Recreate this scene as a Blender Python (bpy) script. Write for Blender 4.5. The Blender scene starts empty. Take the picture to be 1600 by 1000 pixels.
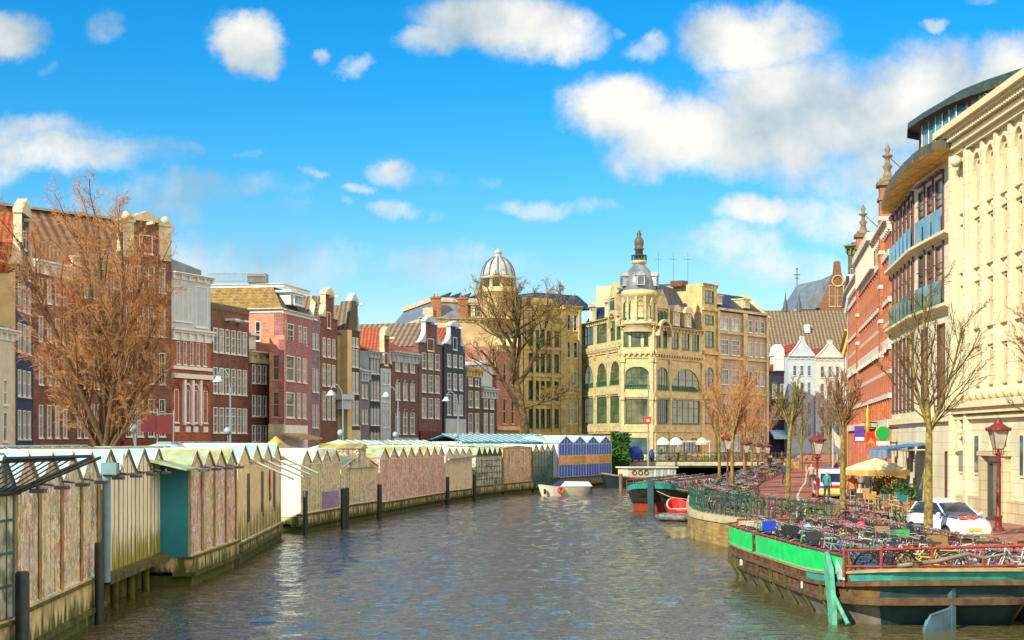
import bpy, math, random
from mathutils import Vector, Matrix
from math import sin, cos, pi, radians, atan2, sqrt
random.seed(7)
SC = bpy.context.scene
COL = SC.collection

# ------------------------------------------------------------------ camera, world, sun, exposure
F = 2400.0      # focal length in photo pixels (photo 1600 wide)
HZ = 690.0      # horizon row
EY = 4.55       # eye height above the water
cam_d = bpy.data.cameras.new('camera'); cam = bpy.data.objects.new('camera', cam_d); COL.objects.link(cam)
cam.location = (0, 0, EY); cam.rotation_euler = (radians(90), 0, 0)
cam_d.sensor_width = 36; cam_d.lens = 36 * F / 1600; cam_d.shift_y = (HZ - 500) / 1600
cam_d.clip_start = 0.3; cam_d.clip_end = 6000
SC.camera = cam
SC.view_settings.view_transform = 'Standard'; SC.view_settings.look = 'None'
SC.view_settings.exposure = 0.55; SC.view_settings.gamma = 1.0
SC.cycles.max_bounces = 6; SC.cycles.diffuse_bounces = 3; SC.cycles.glossy_bounces = 3
SC.cycles.transmission_bounces = 3; SC.cycles.caustics_reflective = False; SC.cycles.caustics_refractive = False

SUN_TO = Vector((-0.64, -0.74, 0.0)).normalized()
SUN_EL = radians(33)
sd = bpy.data.lights.new('sun', 'SUN'); sd.energy = 5.0; sd.angle = radians(0.6); sd.color = (1.0, 0.885, 0.65)
sun = bpy.data.objects.new('sun', sd); COL.objects.link(sun)
sdir = Vector((SUN_TO.x * cos(SUN_EL), SUN_TO.y * cos(SUN_EL), sin(SUN_EL)))
sun.rotation_euler = sdir.to_track_quat('Z', 'Y').to_euler(); sun.location = (-60, -60, 80)

W = bpy.data.worlds.new('World'); SC.world = W; W.use_nodes = True
nt = W.node_tree; nt.nodes.clear()
def wn(t, **k):
    n = nt.nodes.new(t)
    for a, b in k.items(): setattr(n, a, b)
    return n
def wl(a, b): nt.links.new(a, b)
def wmath(op, a, b=None, clamp=False):
    n = wn('ShaderNodeMath', operation=op, use_clamp=clamp)
    for i, v in enumerate((a, b)):
        if v is None: continue
        if isinstance(v, (int, float)): n.inputs[i].default_value = v
        else: wl(v, n.inputs[i])
    return n.outputs[0]
sky = wn('ShaderNodeTexSky', sky_type='NISHITA'); sky.sun_disc = False
sky.sun_elevation = SUN_EL; sky.sun_rotation = atan2(SUN_TO.x, SUN_TO.y)
sky.air_density = 1.0; sky.dust_density = 0.4; sky.ozone_density = 3.0
hs = wn('ShaderNodeHueSaturation'); hs.inputs['Saturation'].default_value = 1.45; hs.inputs['Value'].default_value = 1.0
wl(sky.outputs[0], hs.inputs['Color'])
tint = wn('ShaderNodeMix', data_type='RGBA', blend_type='MULTIPLY'); tint.inputs[0].default_value = 1.0
wl(hs.outputs[0], tint.inputs[6])
tcol = wn('ShaderNodeMix', data_type='RGBA'); tcol.inputs[6].default_value = (1.25, 1.02, 0.98, 1); tcol.inputs[7].default_value = (0.30, 1.10, 1.16, 1); wl(tcol.outputs[2], tint.inputs[7])
tc = wn('ShaderNodeTexCoord'); sx = wn('ShaderNodeSeparateXYZ'); wl(tc.outputs['Generated'], sx.inputs[0])
tel = wn('ShaderNodeMapRange', interpolation_type='SMOOTHSTEP'); wl(sx.outputs[2], tel.inputs[0]); tel.inputs[1].default_value = 0.0; tel.inputs[2].default_value = 0.27; wl(tel.outputs[0], tcol.inputs[0])
yy = wmath('MAXIMUM', wmath('ABSOLUTE', sx.outputs[1]), 0.02)
cu = wmath('DIVIDE', sx.outputs[0], yy); cv = wmath('DIVIDE', sx.outputs[2], yy)
cxy = wn('ShaderNodeCombineXYZ'); wl(cu, cxy.inputs[0]); wl(cv, cxy.inputs[1])
n1 = wn('ShaderNodeTexNoise'); n1.inputs['Scale'].default_value = 9; n1.inputs['Detail'].default_value = 8; n1.inputs['Roughness'].default_value = 0.62
wl(cxy.outputs[0], n1.inputs['Vector'])
# domain warp so that the cloud outlines are ragged
wv = wn('ShaderNodeVectorMath', operation='MULTIPLY_ADD'); wl(n1.outputs['Color'], wv.inputs[0])
wv.inputs[1].default_value = (0.075, 0.06, 0); wv.inputs[2].default_value = (-0.0375, -0.03, 0)
wa = wn('ShaderNodeVectorMath', operation='ADD'); wl(cxy.outputs[0], wa.inputs[0]); wl(wv.outputs[0], wa.inputs[1])
CL = [(385,62,80,58,1.0),(400,80,60,40,.8),(790,45,160,62,1.0),(680,70,90,34,.7),(860,60,90,45,.7),(20,40,70,48,.9),(560,98,34,24,.5),(165,30,40,34,.5),
      (1180,50,130,70,.95),(1010,75,50,32,.55),(960,165,110,68,.95),(1100,215,180,85,1.0),(1250,175,190,130,.9),(1430,170,190,110,.95),(1580,150,120,90,.9),(1390,270,170,70,.65),
      (1170,335,95,35,.8),(1290,340,120,60,.6),(1130,390,150,60,.55),(600,272,44,30,.6),(545,298,40,14,.5),(475,280,34,14,.5),(850,322,130,24,.5),(610,332,60,20,.5),
      (120,245,210,52,.7),(0,250,120,55,.6),(210,330,190,60,.45),(300,240,40,18,.4),(517,70,22,16,.6),(1445,45,26,16,.6),(1545,5,50,14,.5),(80,95,26,14,.35),(955,45,22,12,.4),(520,327,16,14,.4),(680,335,22,14,.35),(385,240,26,12,.35),
      (1250,420,220,50,.55),(300,420,420,70,.52),(700,430,220,50,.46),(60,215,220,50,.55),(330,300,200,40,.42),(1450,330,160,80,.6),(700,280,160,24,.3),(420,330,120,24,.3)]
def cloud_field(vec):
    acc = None
    for (px, py, rx, ry, a) in CL:
        s = wn('ShaderNodeVectorMath', operation='MULTIPLY_ADD'); wl(vec, s.inputs[0])
        ix, iy = F / rx, F / ry
        s.inputs[1].default_value = (ix, iy, 0); s.inputs[2].default_value = (-(px - 800) / F * ix, -(HZ - py) / F * iy, 0)
        ln = wn('ShaderNodeVectorMath', operation='LENGTH'); wl(s.outputs[0], ln.inputs[0])
        m = wn('ShaderNodeMapRange', interpolation_type='SMOOTHSTEP'); wl(ln.outputs['Value'], m.inputs[0])
        m.inputs[1].default_value = 0.25; m.inputs[2].default_value = 1.35; m.inputs[3].default_value = a; m.inputs[4].default_value = 0
        acc = m.outputs[0] if acc is None else wmath('MAXIMUM', acc, m.outputs[0])
    return acc
dens = cloud_field(wa.outputs[0])
n2 = wn('ShaderNodeTexNoise'); n2.inputs['Scale'].default_value = 20; n2.inputs['Detail'].default_value = 10; n2.inputs['Roughness'].default_value = 0.68
wl(cxy.outputs[0], n2.inputs['Vector'])
dn = wmath('ADD', dens, wmath('MULTIPLY', wmath('SUBTRACT', n2.outputs[0], 0.5), 1.15))
mask = wn('ShaderNodeMapRange', interpolation_type='SMOOTHSTEP'); wl(dn, mask.inputs[0]); mask.inputs[1].default_value = 0.18; mask.inputs[2].default_value = 0.88
mask.inputs[4].default_value = 0.93
gate = wn('ShaderNodeMapRange'); wl(dens, gate.inputs[0]); gate.inputs[1].default_value = 0.0; gate.inputs[2].default_value = 0.3
up = wn('ShaderNodeMapRange'); wl(sx.outputs[2], up.inputs[0]); up.inputs[1].default_value = 0.0; up.inputs[2].default_value = 0.05
mk = wmath('MULTIPLY', wmath('MULTIPLY', mask.outputs[0], gate.outputs[0]), up.outputs[0], True)
n3 = wn('ShaderNodeTexNoise'); n3.inputs['Scale'].default_value = 14; n3.inputs['Detail'].default_value = 5
off = wn('ShaderNodeVectorMath', operation='ADD'); wl(cxy.outputs[0], off.inputs[0]); off.inputs[1].default_value = (0.3, 0.1, 0.4); wl(off.outputs[0], n3.inputs['Vector'])
cr = wn('ShaderNodeMapRange'); wl(wmath('ADD', n3.outputs[0], wmath('MULTIPLY', dens, 0.12)), cr.inputs[0]); cr.inputs[1].default_value = 0.42; cr.inputs[2].default_value = 0.68
cc = wn('ShaderNodeMix', data_type='RGBA'); wl(cr.outputs[0], cc.inputs[0]); cc.inputs[6].default_value = (2.7, 3.6, 4.1, 1); cc.inputs[7].default_value = (7.0, 6.7, 6.0, 1)
# added fill: bright cloud glow out of view, opposite the sun, lifts shaded fronts
bank = wn('ShaderNodeVectorMath', operation='DOT_PRODUCT'); wl(tc.outputs['Generated'], bank.inputs[0]); bank.inputs[1].default_value = Vector((.86, -.42, .30)).normalized()
fill_noise = wn('ShaderNodeTexNoise'); fill_noise.inputs['Scale'].default_value = 3.5; fill_noise.inputs['Detail'].default_value = 5; wl(tc.outputs['Generated'], fill_noise.inputs['Vector'])
fill_mask = wn('ShaderNodeMapRange', interpolation_type='SMOOTHSTEP'); wl(wmath('ADD', bank.outputs['Value'], wmath('MULTIPLY', fill_noise.outputs[0], .35)), fill_mask.inputs[0]); fill_mask.inputs[1].default_value = .42; fill_mask.inputs[2].default_value = .85
fill_mix = wn('ShaderNodeMix', data_type='RGBA'); wl(fill_mask.outputs[0], fill_mix.inputs[0]); wl(tint.outputs[2], fill_mix.inputs[6]); fill_mix.inputs[7].default_value = (12.5, 11.2, 9.0, 1)
mx = wn('ShaderNodeMix', data_type='RGBA'); wl(mk, mx.inputs[0]); wl(fill_mix.outputs[2], mx.inputs[6]); wl(cc.outputs[2], mx.inputs[7])
bg = wn('ShaderNodeBackground'); bg.inputs['Strength'].default_value = 0.105; wl(mx.outputs[2], bg.inputs['Color'])
wo = wn('ShaderNodeOutputWorld'); wl(bg.outputs[0], wo.inputs['Surface'])
W.cycles.sampling_method = 'MANUAL'; W.cycles.sample_map_resolution = 512

# ------------------------------------------------------------------ measuring
def PX(x, d): return (x - 800) / F * d
def PZ(y, d): return EY - (y - HZ) * d / F
def XY(x, d): return Vector((PX(x, d), d))

# ------------------------------------------------------------------ materials
MATS = {}
def mat(name, col=(.5,.5,.5), r=.7, var=.25, sc=2.0, metal=0, kind='plain', col2=None, bump=0.0, spec=.4, coat=0, stretch=None, axis='Y', p=None, emit=0):
    if name in MATS: return MATS[name]
    m = bpy.data.materials.new(name); m.use_nodes = True; t = m.node_tree; N = t.nodes; b = N['Principled BSDF']
    L = t.links.new
    b.inputs['Roughness'].default_value = r; b.inputs['Metallic'].default_value = metal
    b.inputs['Specular IOR Level'].default_value = spec; b.inputs['Coat Weight'].default_value = coat
    c4 = tuple(col) + (1,)
    tcn = N.new('ShaderNodeTexCoord'); base = tcn.outputs['Object']
    def mapped(scale):
        mp = N.new('ShaderNodeMapping'); L(base, mp.inputs[0]); mp.inputs['Scale'].default_value = scale; return mp.outputs[0]
    def noise(s, vec, det=4):
        n = N.new('ShaderNodeTexNoise'); n.inputs['Scale'].default_value = s; n.inputs['Detail'].default_value = det; L(vec, n.inputs['Vector']); return n
    def mix(f, a, c, bt='MIX'):
        x = N.new('ShaderNodeMix'); x.data_type = 'RGBA'; x.blend_type = bt
        for i, v in ((0, f), (6, a), (7, c)):
            if isinstance(v, (float, int)): x.inputs[i].default_value = v
            elif isinstance(v, tuple): x.inputs[i].default_value = v
            else: L(v, x.inputs[i])
        return x.outputs[2]
    def rng(v, a, c, d=0., e=1.):
        x = N.new('ShaderNodeMapRange'); L(v, x.inputs[0]); x.inputs[1].default_value = a; x.inputs[2].default_value = c; x.inputs[3].default_value = d; x.inputs[4].default_value = e; return x.outputs[0]
    def math(op, a, c=0.):
        x = N.new('ShaderNodeMath'); x.operation = op
        for i, v in ((0, a), (1, c)):
            if isinstance(v, (float, int)): x.inputs[i].default_value = v
            else: L(v, x.inputs[i])
        return x.outputs[0]
    dark = tuple(c * (1 - var) for c in col) + (1,); lite = tuple(min(1, c * (1 + var * .6)) for c in col) + (1,)
    vec = mapped(stretch) if stretch else base
    n = noise(sc, vec, 6); out = mix(rng(n.outputs[0], .3, .7), dark, lite); h = n.outputs[0]
    if col2 and kind == 'plain':
        n2 = noise(sc * .5, mapped((1.3, 1.3, 1.3)), 5)
        out = mix(rng(n2.outputs[0], .48, .62), out, tuple(col2) + (1,))
    if kind in ('brick', 'stone'):
        sp = N.new('ShaderNodeSeparateXYZ'); L(base, sp.inputs[0]); cb = N.new('ShaderNodeCombineXYZ')
        L(math('ADD', sp.outputs[0], sp.outputs[1]), cb.inputs[0]); L(sp.outputs[2], cb.inputs[1])
        bt = N.new('ShaderNodeTexBrick'); L(cb.outputs[0], bt.inputs['Vector']); bt.inputs['Scale'].default_value = 1
        bw, rh, ms = p or ((.44, .13, .018) if kind == 'brick' else (.95, .42, .018))
        bt.inputs['Brick Width'].default_value = bw; bt.inputs['Row Height'].default_value = rh; bt.inputs['Mortar Size'].default_value = ms
        k1, k2 = (.72, 1.25) if kind == 'brick' else (.9, 1.08)
        bt.inputs['Color1'].default_value = (k1, k1, k1, 1); bt.inputs['Color2'].default_value = (k2, k2, k2, 1)
        mo = (1.5 if kind == 'brick' else .55,) * 3 + (1,)
        if kind == 'brick' and max(col) > .3: mo = (.85, .85, .85, 1)
        bt.inputs['Mortar'].default_value = mo
        out = mix(1.0, out, bt.outputs['Color'], 'MULTIPLY')
        n3 = noise(.35, mapped((1, 1, .45)), 6); out = mix(rng(n3.outputs[0], .42, .75, 0, .55), out, tuple(c * .55 for c in col) + (1,))
        h = bt.outputs['Fac']
    if kind == 'tile':
        w1 = N.new('ShaderNodeTexWave'); w1.bands_direction = axis; w1.inputs['Scale'].default_value = (p or (.8, 1.0))[0]; L(base, w1.inputs['Vector'])
        w2 = N.new('ShaderNodeTexWave'); w2.bands_direction = 'Z'; w2.inputs['Scale'].default_value = (p or (.8, 1.0))[1]; w2.wave_profile = 'SAW'; L(base, w2.inputs['Vector'])
        f = math('MULTIPLY', w1.outputs[1], rng(w2.outputs[1], 0, 1, .55, 1))
        out = mix(f, tuple(c * .3 for c in col) + (1,), out)
        h = w1.outputs[1]
    if kind == 'boards':
        w1 = N.new('ShaderNodeTexWave'); w1.bands_direction = axis; w1.wave_profile = 'SAW'; w1.inputs['Scale'].default_value = (p or (1.,))[0]; L(base, w1.inputs['Vector'])
        out = mix(rng(w1.outputs[1], 0, .12, 1, 0), out, tuple(c * .35 for c in col) + (1,))
        n4 = noise(2.5, mapped((3, 3, .3)), 5); out = mix(rng(n4.outputs[0], .52, .7, 0, .7), out, tuple(col2 or tuple(c * .5 for c in col)) + (1,))
        h = w1.outputs[1]
    if kind == 'mossy':       # stains and algae rising from the waterline
        sp = N.new('ShaderNodeSeparateXYZ'); L(base, sp.inputs[0])
        n4 = noise(1.6, mapped((2.6, 2.6, .35)), 6)
        f = math('ADD', math('MULTIPLY', n4.outputs[0], 1.7), rng(sp.outputs[2], *(p or (0., 1.3)), .12, -.55))
        out = mix(rng(f, .50, .72), out, tuple(col2 or (.22, .2, .03)) + (1,))
        n5 = noise(1.1, mapped((3.4, 3.4, .25)), 4); out = mix(rng(n5.outputs[0], .55, .72, 0, .55), out, tuple(c * .45 for c in col) + (1,))
    if kind == 'flowers':
        v = N.new('ShaderNodeTexVoronoi'); v.inputs['Scale'].default_value = 9; v.inputs['Randomness'].default_value = 1
        nn = noise(4, base, 5); ad = N.new('ShaderNodeVectorMath'); ad.operation = 'MULTIPLY_ADD'; L(nn.outputs['Color'], ad.inputs[0]); ad.inputs[1].default_value = (.3, .3, .35); L(base, ad.inputs[2]); L(ad.outputs[0], v.inputs['Vector'])
        se = N.new('ShaderNodeSeparateColor'); L(v.outputs['Color'], se.inputs[0])
        big = noise(.9, mapped((1, 1, .8)), 3)
        pals = {1: [(.30,.24,.20),(.42,.36,.30),(.12,.11,.09),(.50,.42,.16),(.10,.13,.05),(.46,.36,.33),(.34,.08,.08),(.5,.47,.42)],
                2: [(.45,.28,.26),(.30,.30,.10),(.5,.10,.11),(.10,.12,.05),(.5,.40,.36),(.40,.06,.18),(.5,.46,.42),(.16,.12,.1)],
                3: [(.25,.28,.08),(.42,.40,.16),(.10,.14,.05),(.40,.20,.22),(.30,.26,.20),(.38,.30,.42),(.14,.12,.08),(.5,.46,.36)],
                4: [(.5,.06,.06),(.55,.40,.38),(.3,.05,.06),(.5,.35,.3),(.45,.09,.12),(.6,.55,.5),(.14,.08,.06),(.1,.09,.05)]}
        pals = {k_: [tuple(min(.95, c*2.2) for c in q_) for q_ in v_] for k_, v_ in pals.items()}
        pal = pals[axis]
        rp = N.new('ShaderNodeValToRGB'); rp.color_ramp.interpolation = 'CONSTANT'; e = rp.color_ramp.elements
        e[0].color = pal[0] + (1,); e[1].position = 1 / 8; e[1].color = pal[1] + (1,)
        for i in range(2, 8): q = e.new(i / 8); q.color = pal[i] + (1,)
        L(math('FRACT', math('ADD', se.outputs[0], math('MULTIPLY', big.outputs[0], 1.4))), rp.inputs[0])
        gr = mix(rng(nn.outputs[0], .3, .7), tuple(c * .7 for c in col) + (1,), tuple(min(.95, c * 1.45) for c in col) + (1,))
        out = mix(rng(big.outputs[0], .33, .55, .45, 1), gr, rp.outputs[0])
        vb = N.new('ShaderNodeTexVoronoi'); vb.inputs['Scale'].default_value = 1.7; L(ad.outputs[0], vb.inputs['Vector']); sb = N.new('ShaderNodeSeparateColor'); L(vb.outputs['Color'], sb.inputs[0])
        rp2 = N.new('ShaderNodeValToRGB'); rp2.color_ramp.interpolation = 'CONSTANT'; e2 = rp2.color_ramp.elements; pl2 = [(.70,.66,.56),(.30,.42,.10),(.75,.26,.34),(.80,.62,.12),(.12,.13,.09),(.55,.60,.48)] if axis != 4 else [(.62,.10,.12),(.7,.5,.46),(.5,.12,.14),(.72,.62,.56),(.2,.1,.08),(.66,.36,.36)]
        e2[0].color = pl2[0]+(1,); e2[1].position = 1/6; e2[1].color = pl2[1]+(1,)
        for i in range(2,6): q = e2.new(i/6); q.color = pl2[i]+(1,)
        L(sb.outputs[1], rp2.inputs[0]); out = mix(rng(se.outputs[1], .35, .65, .1, .6), out, rp2.outputs[0])
        sp = N.new('ShaderNodeSeparateXYZ'); L(base, sp.inputs[0])
        n4 = noise(1.6, mapped((3, 3, .35)), 5); f = math('ADD', n4.outputs[0], rng(sp.outputs[2], 0, .8, .4, 0)); out = mix(rng(f, .58, .82), out, (.2, .18, .05, 1))
        st = noise(1.0, mapped((5, 5, .5)), 4); out = mix(rng(st.outputs[0], .54, .66, 0, .6), out, (.05, .055, .04, 1)); st2 = noise(1.0, mapped((4, 4, .6)), 4); out = mix(rng(st2.outputs[0], .60, .7, 0, .4), out, (.70, .72, .66, 1))
    L(out, b.inputs['Base Color'])
    if bump:
        bp = N.new('ShaderNodeBump'); bp.inputs['Strength'].default_value = bump; bp.inputs['Distance'].default_value = .04; L(h, bp.inputs['Height']); L(bp.outputs[0], b.inputs['Normal'])
    if emit:
        b.inputs['Emission Color'].default_value = c4; b.inputs['Emission Strength'].default_value = emit
    MATS[name] = m; return m
def glassmat(name, col, var=.5, sc=.8, r=.06):
    return mat(name, col, r=r, var=var, sc=sc, spec=.9)

# ------------------------------------------------------------------ mesh builder
class MB:
    def __init__(s): s.v = []; s.f = []; s.m = []; s.smooth = []
    def add(s, vs, fs, mi=0, sm=False, M=None):
        o = len(s.v)
        if M is not None: vs = [M @ Vector(v) for v in vs]
        s.v += [tuple(v) for v in vs]
        for f in fs: s.f.append(tuple(i + o for i in f)); s.m.append(mi); s.smooth.append(sm)
        return s
    def box(s, x0, x1, y0, y1, z0, z1, mi=0, M=None):
        v = [(x0,y0,z0),(x1,y0,z0),(x1,y1,z0),(x0,y1,z0),(x0,y0,z1),(x1,y0,z1),(x1,y1,z1),(x0,y1,z1)]
        return s.add(v, [(0,3,2,1),(4,5,6,7),(0,1,5,4),(1,2,6,5),(2,3,7,6),(3,0,4,7)], mi, False, M)
    def quad(s, a, b, c, d, mi=0): return s.add([a, b, c, d], [(0,1,2,3)], mi)
    def prism_z(s, pts, z0, z1, mi=0, mtop=None):
        n = len(pts); v = [(p[0], p[1], z0) for p in pts] + [(p[0], p[1], z1) for p in pts]
        s.add(v, [(i, (i+1) % n, n + (i+1) % n, n + i) for i in range(n)], mi)
        s.add([(p[0], p[1], z1) for p in pts], [tuple(range(n))], mi if mtop is None else mtop)
        return s
    def prism_y(s, pts, y0, y1, mi=0):      # outline in x,z extruded along y
        n = len(pts); v = [(p[0], y0, p[1]) for p in pts] + [(p[0], y1, p[1]) for p in pts]
        return s.add(v, [(i, n + i, n + (i+1) % n, (i+1) % n) for i in range(n)] + [tuple(range(n)), tuple(reversed(range(n, 2*n)))], mi)
    def prism_x(s, pts, x0, x1, mi=0):      # outline in y,z extruded along x
        n = len(pts); v = [(x0, p[0], p[1]) for p in pts] + [(x1, p[0], p[1]) for p in pts]
        return s.add(v, [(i, (i+1) % n, n + (i+1) % n, n + i) for i in range(n)] + [tuple(reversed(range(n))), tuple(range(n, 2*n))], mi)
    def tube(s, a, b, r0, r1=None, n=6, mi=0, caps=True, sm=True):
        a = Vector(a); b = Vector(b); r1 = r0 if r1 is None else r1; d = b - a
        if d.length < 1e-6: return s
        d.normalize(); u = d.orthogonal().normalized(); w = d.cross(u)
        v = [a + (u*cos(2*pi*i/n) + w*sin(2*pi*i/n))*r0 for i in range(n)] + [b + (u*cos(2*pi*i/n) + w*sin(2*pi*i/n))*r1 for i in range(n)]
        s.add(v, [(i, (i+1) % n, n + (i+1) % n, n + i) for i in range(n)], mi, sm)
        if caps: s.add(v[:n], [tuple(reversed(range(n)))], mi); s.add(v[n:], [tuple(range(n))], mi)
        return s
    def path(s, pts, r, n=6, mi=0):
        rs = r if isinstance(r, (list, tuple)) else [r] * len(pts)
        for i in range(len(pts) - 1): s.tube(pts[i], pts[i+1], rs[i], rs[i+1], n, mi, caps=True)
        return s
    def lathe(s, prof, c=(0,0,0), n=12, mi=0, sm=True, a0=0., sc=(1, 1)):
        k = len(prof); v = []
        for (r, z) in prof:
            for i in range(n):
                a = a0 + 2*pi*i/n; v.append((c[0] + r*cos(a)*sc[0], c[1] + r*sin(a)*sc[1], c[2] + z))
        fs = [(j*n + i, j*n + (i+1) % n, (j+1)*n + (i+1) % n, (j+1)*n + i) for j in range(k-1) for i in range(n)]
        s.add(v, fs, mi, sm)
        s.add(v[:n], [tuple(reversed(range(n)))], mi); s.add(v[-n:], [tuple(range(n))], mi)
        return s
    def torus(s, R, r, n=20, m=5, M=None, mi=0):
        v = []; fs = []
        for i in range(n):
            a = 2*pi*i/n
            for j in range(m):
                b = 2*pi*j/m; v.append(((R + r*cos(b))*cos(a), r*sin(b), (R + r*cos(b))*sin(a)))
        for i in range(n):
            for j in range(m): fs.append((i*m+j, ((i+1) % n)*m+j, ((i+1) % n)*m+(j+1) % m, i*m+(j+1) % m))
        return s.add(v, fs, mi, True, M)
    def ball(s, c, r, n=8, mi=0, sc=(1,1,1)):
        k = max(4, n // 2 + 1)
        prof = [(max(1e-3, sin(pi*i/k))*r, -cos(pi*i/k)*r*sc[2]) for i in range(k+1)]
        return s.lathe(prof, c, n, mi, True, 0, (sc[0], sc[1]))
    def mesh(s, name, mats):
        me = bpy.data.meshes.new(name); me.from_pydata(s.v, [], s.f)
        for m in (mats if isinstance(mats, (list, tuple)) else [mats]): me.materials.append(m)
        me.polygons.foreach_set('material_index', s.m); me.polygons.foreach_set('use_smooth', s.smooth); me.update(); return me
    def build(s, name, mats, parent=None, loc=(0,0,0), rz=0, **tags):
        o = bpy.data.objects.new(name, s.mesh(name, mats)); COL.objects.link(o); o.parent = parent; o.location = loc; o.rotation_euler = (0, 0, rz)
        for k, v in tags.items(): o[k] = v
        return o
def thing(name, label, cat, loc=(0,0,0), rz=0, group=None):
    o = bpy.data.objects.new(name, None); COL.objects.link(o); o.location = loc; o.rotation_euler = (0,0,rz); o.empty_display_size = .3
    o['label'] = label; o['category'] = cat
    if group: o['group'] = group
    return o
def tag(o, label, cat, group=None, kind=None):
    o['label'] = label; o['category'] = cat
    if group: o['group'] = group
    if kind: o['kind'] = kind
    return o
def inst(me, name, parent, loc=(0,0,0), rot=(0,0,0), scale=None):
    o = bpy.data.objects.new(name, me); COL.objects.link(o); o.parent = parent; o.location = loc; o.rotation_euler = rot
    if scale: o.scale = scale
    return o
def dup(root, loc, rz, label=None, group=None, rx=0, ry=0, scale=None):
    kids = {}
    for o in bpy.data.objects:
        if o.parent: kids.setdefault(o.parent.name, []).append(o)
    r = root.copy(); COL.objects.link(r); r.location = loc; r.rotation_euler = (rx, ry, rz)
    if scale: r.scale = scale
    if label: r['label'] = label
    if group: r['group'] = group
    for ch in kids.get(root.name, []):
        c = ch.copy(); COL.objects.link(c); c.parent = r
        for g in kids.get(ch.name, []):
            d = g.copy(); COL.objects.link(d); d.parent = c
    return r

# ------------------------------------------------------------------ facade frames
class Fr:
    """a straight facade from photo column/depth a to b; local x runs along it, -y looks out, z up from zg"""
    def __init__(s, th, a, b, zg=1.2, world=False):
        s.th = th; s.A = a if world else XY(*a); s.B = b if world else XY(*b); s.zg = zg
        dv = s.B - s.A; s.W = dv.length; s.dir = dv.normalized(); s.ang = atan2(dv.y, dv.x); s.back = Vector((-s.dir.y, s.dir.x))
    def u(s, x):
        k = (x - 800) / F; return (k * s.A.y - s.A.x) / (s.dir.x - k * s.dir.y)
    def z(s, y, u=0.): return EY - (y - HZ) * (s.A.y + s.dir.y * u) / F - s.zg
    def w(s, u, y=0., z=0.):
        p = s.A + s.dir * u + s.back * y; return Vector((p.x, p.y, z + s.zg))
    def loc(s, u=0., y=0., z=0.): return s.w(u, y, z) - s.th.location
    def put(s, mb, name, mats, u=0., y=0., z=0., parent=None, **t): return mb.build(name, mats, s.th, s.loc(u, y, z), s.ang, **t)
    def puti(s, me, name, u=0., y=0., z=0.): return inst(me, name, s.th, s.loc(u, y, z), (0, 0, s.ang))
WC = {}
def win_mesh(w, h, st, fm, gm, wm):
    key = (round(w, 2), round(h, 2), st, fm.name, gm.name, wm.name)
    if key in WC: return WC[key]
    nx, nz = {'2x3': (2, 3), '2x2': (2, 2), '1x2': (1, 2), '1x1': (1, 1), '2x1': (2, 1), '3x3': (3, 3), '3x2': (3, 2), 'arch': (2, 3), 'arch1': (1, 2), 'french': (2, 3), 'archw': (4, 2), 'shop': (3, 1), '2x4': (2, 4), '4x2': (4, 2), 'lat': (5, 3)}[st]
    t = min(.08, w * .10) if 'arch' not in st else min(.08, w * .09)
    if st in ('2x4',): t *= 1.5
    mt = t * .5
    b = MB(); y0, y1 = -.035, .15
    b.box(0, t, y0, y1, 0, h); b.box(w - t, w, y0, y1, 0, h); b.box(t, w - t, y0 + .002, y1, h - t, h); b.box(t, w - t, y0 + .002, y1, 0, t)
    b.box(-.06, w + .06, -.10, .0, -.09, -.001)
    for i in range(1, nx): b.box(w*i/nx - mt/2, w*i/nx + mt/2, .03, .12, t, h - t)
    for j in range(1, nz):
        k = 1.7 if (nz == 2 or j == 2) else 1
        b.box(t, w - t, .025, .12, h*j/nz - mt*k/2, h*j/nz + mt*k/2)
    if st.startswith('arch'):
        N = 8; R = w / 2; zc = h - R * (.6 if st == 'archw' else .95); rz = h - zc
        for sgn in (-1, 1):
            pts = [(w/2 + sgn*R, h + .002)] + [(w/2 + sgn*R*cos(pi/2*i/N), zc + rz*sin(pi/2*i/N)) for i in range(N+1)]
            b.prism_y(pts, y0 - .004, .10, 1)
    fme = b.mesh('window', [fm, wm]); g = MB(); g.box(t*.8, w - t*.8, .08, .14, t*.8, h - t*.8); gme = g.mesh('pane', gm)
    WC[key] = (fme, gme); return WC[key]
def windows(fr, row, fm, gm, wm, name='window', y=0):
    """row: list of (u0,u1), z0,z1,style"""
    cols, z0, z1, st = row
    for i, (a, c) in enumerate(cols):
        g = gm[int(a * 7.3 + z0 * 3.1 + i) % len(gm)] if isinstance(gm, list) else gm
        fme, gme = win_mesh(c - a, z1 - z0, st, fm, g, wm)
        o = fr.puti(fme, name, a, y, z0); inst(gme, 'pane', o)
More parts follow.
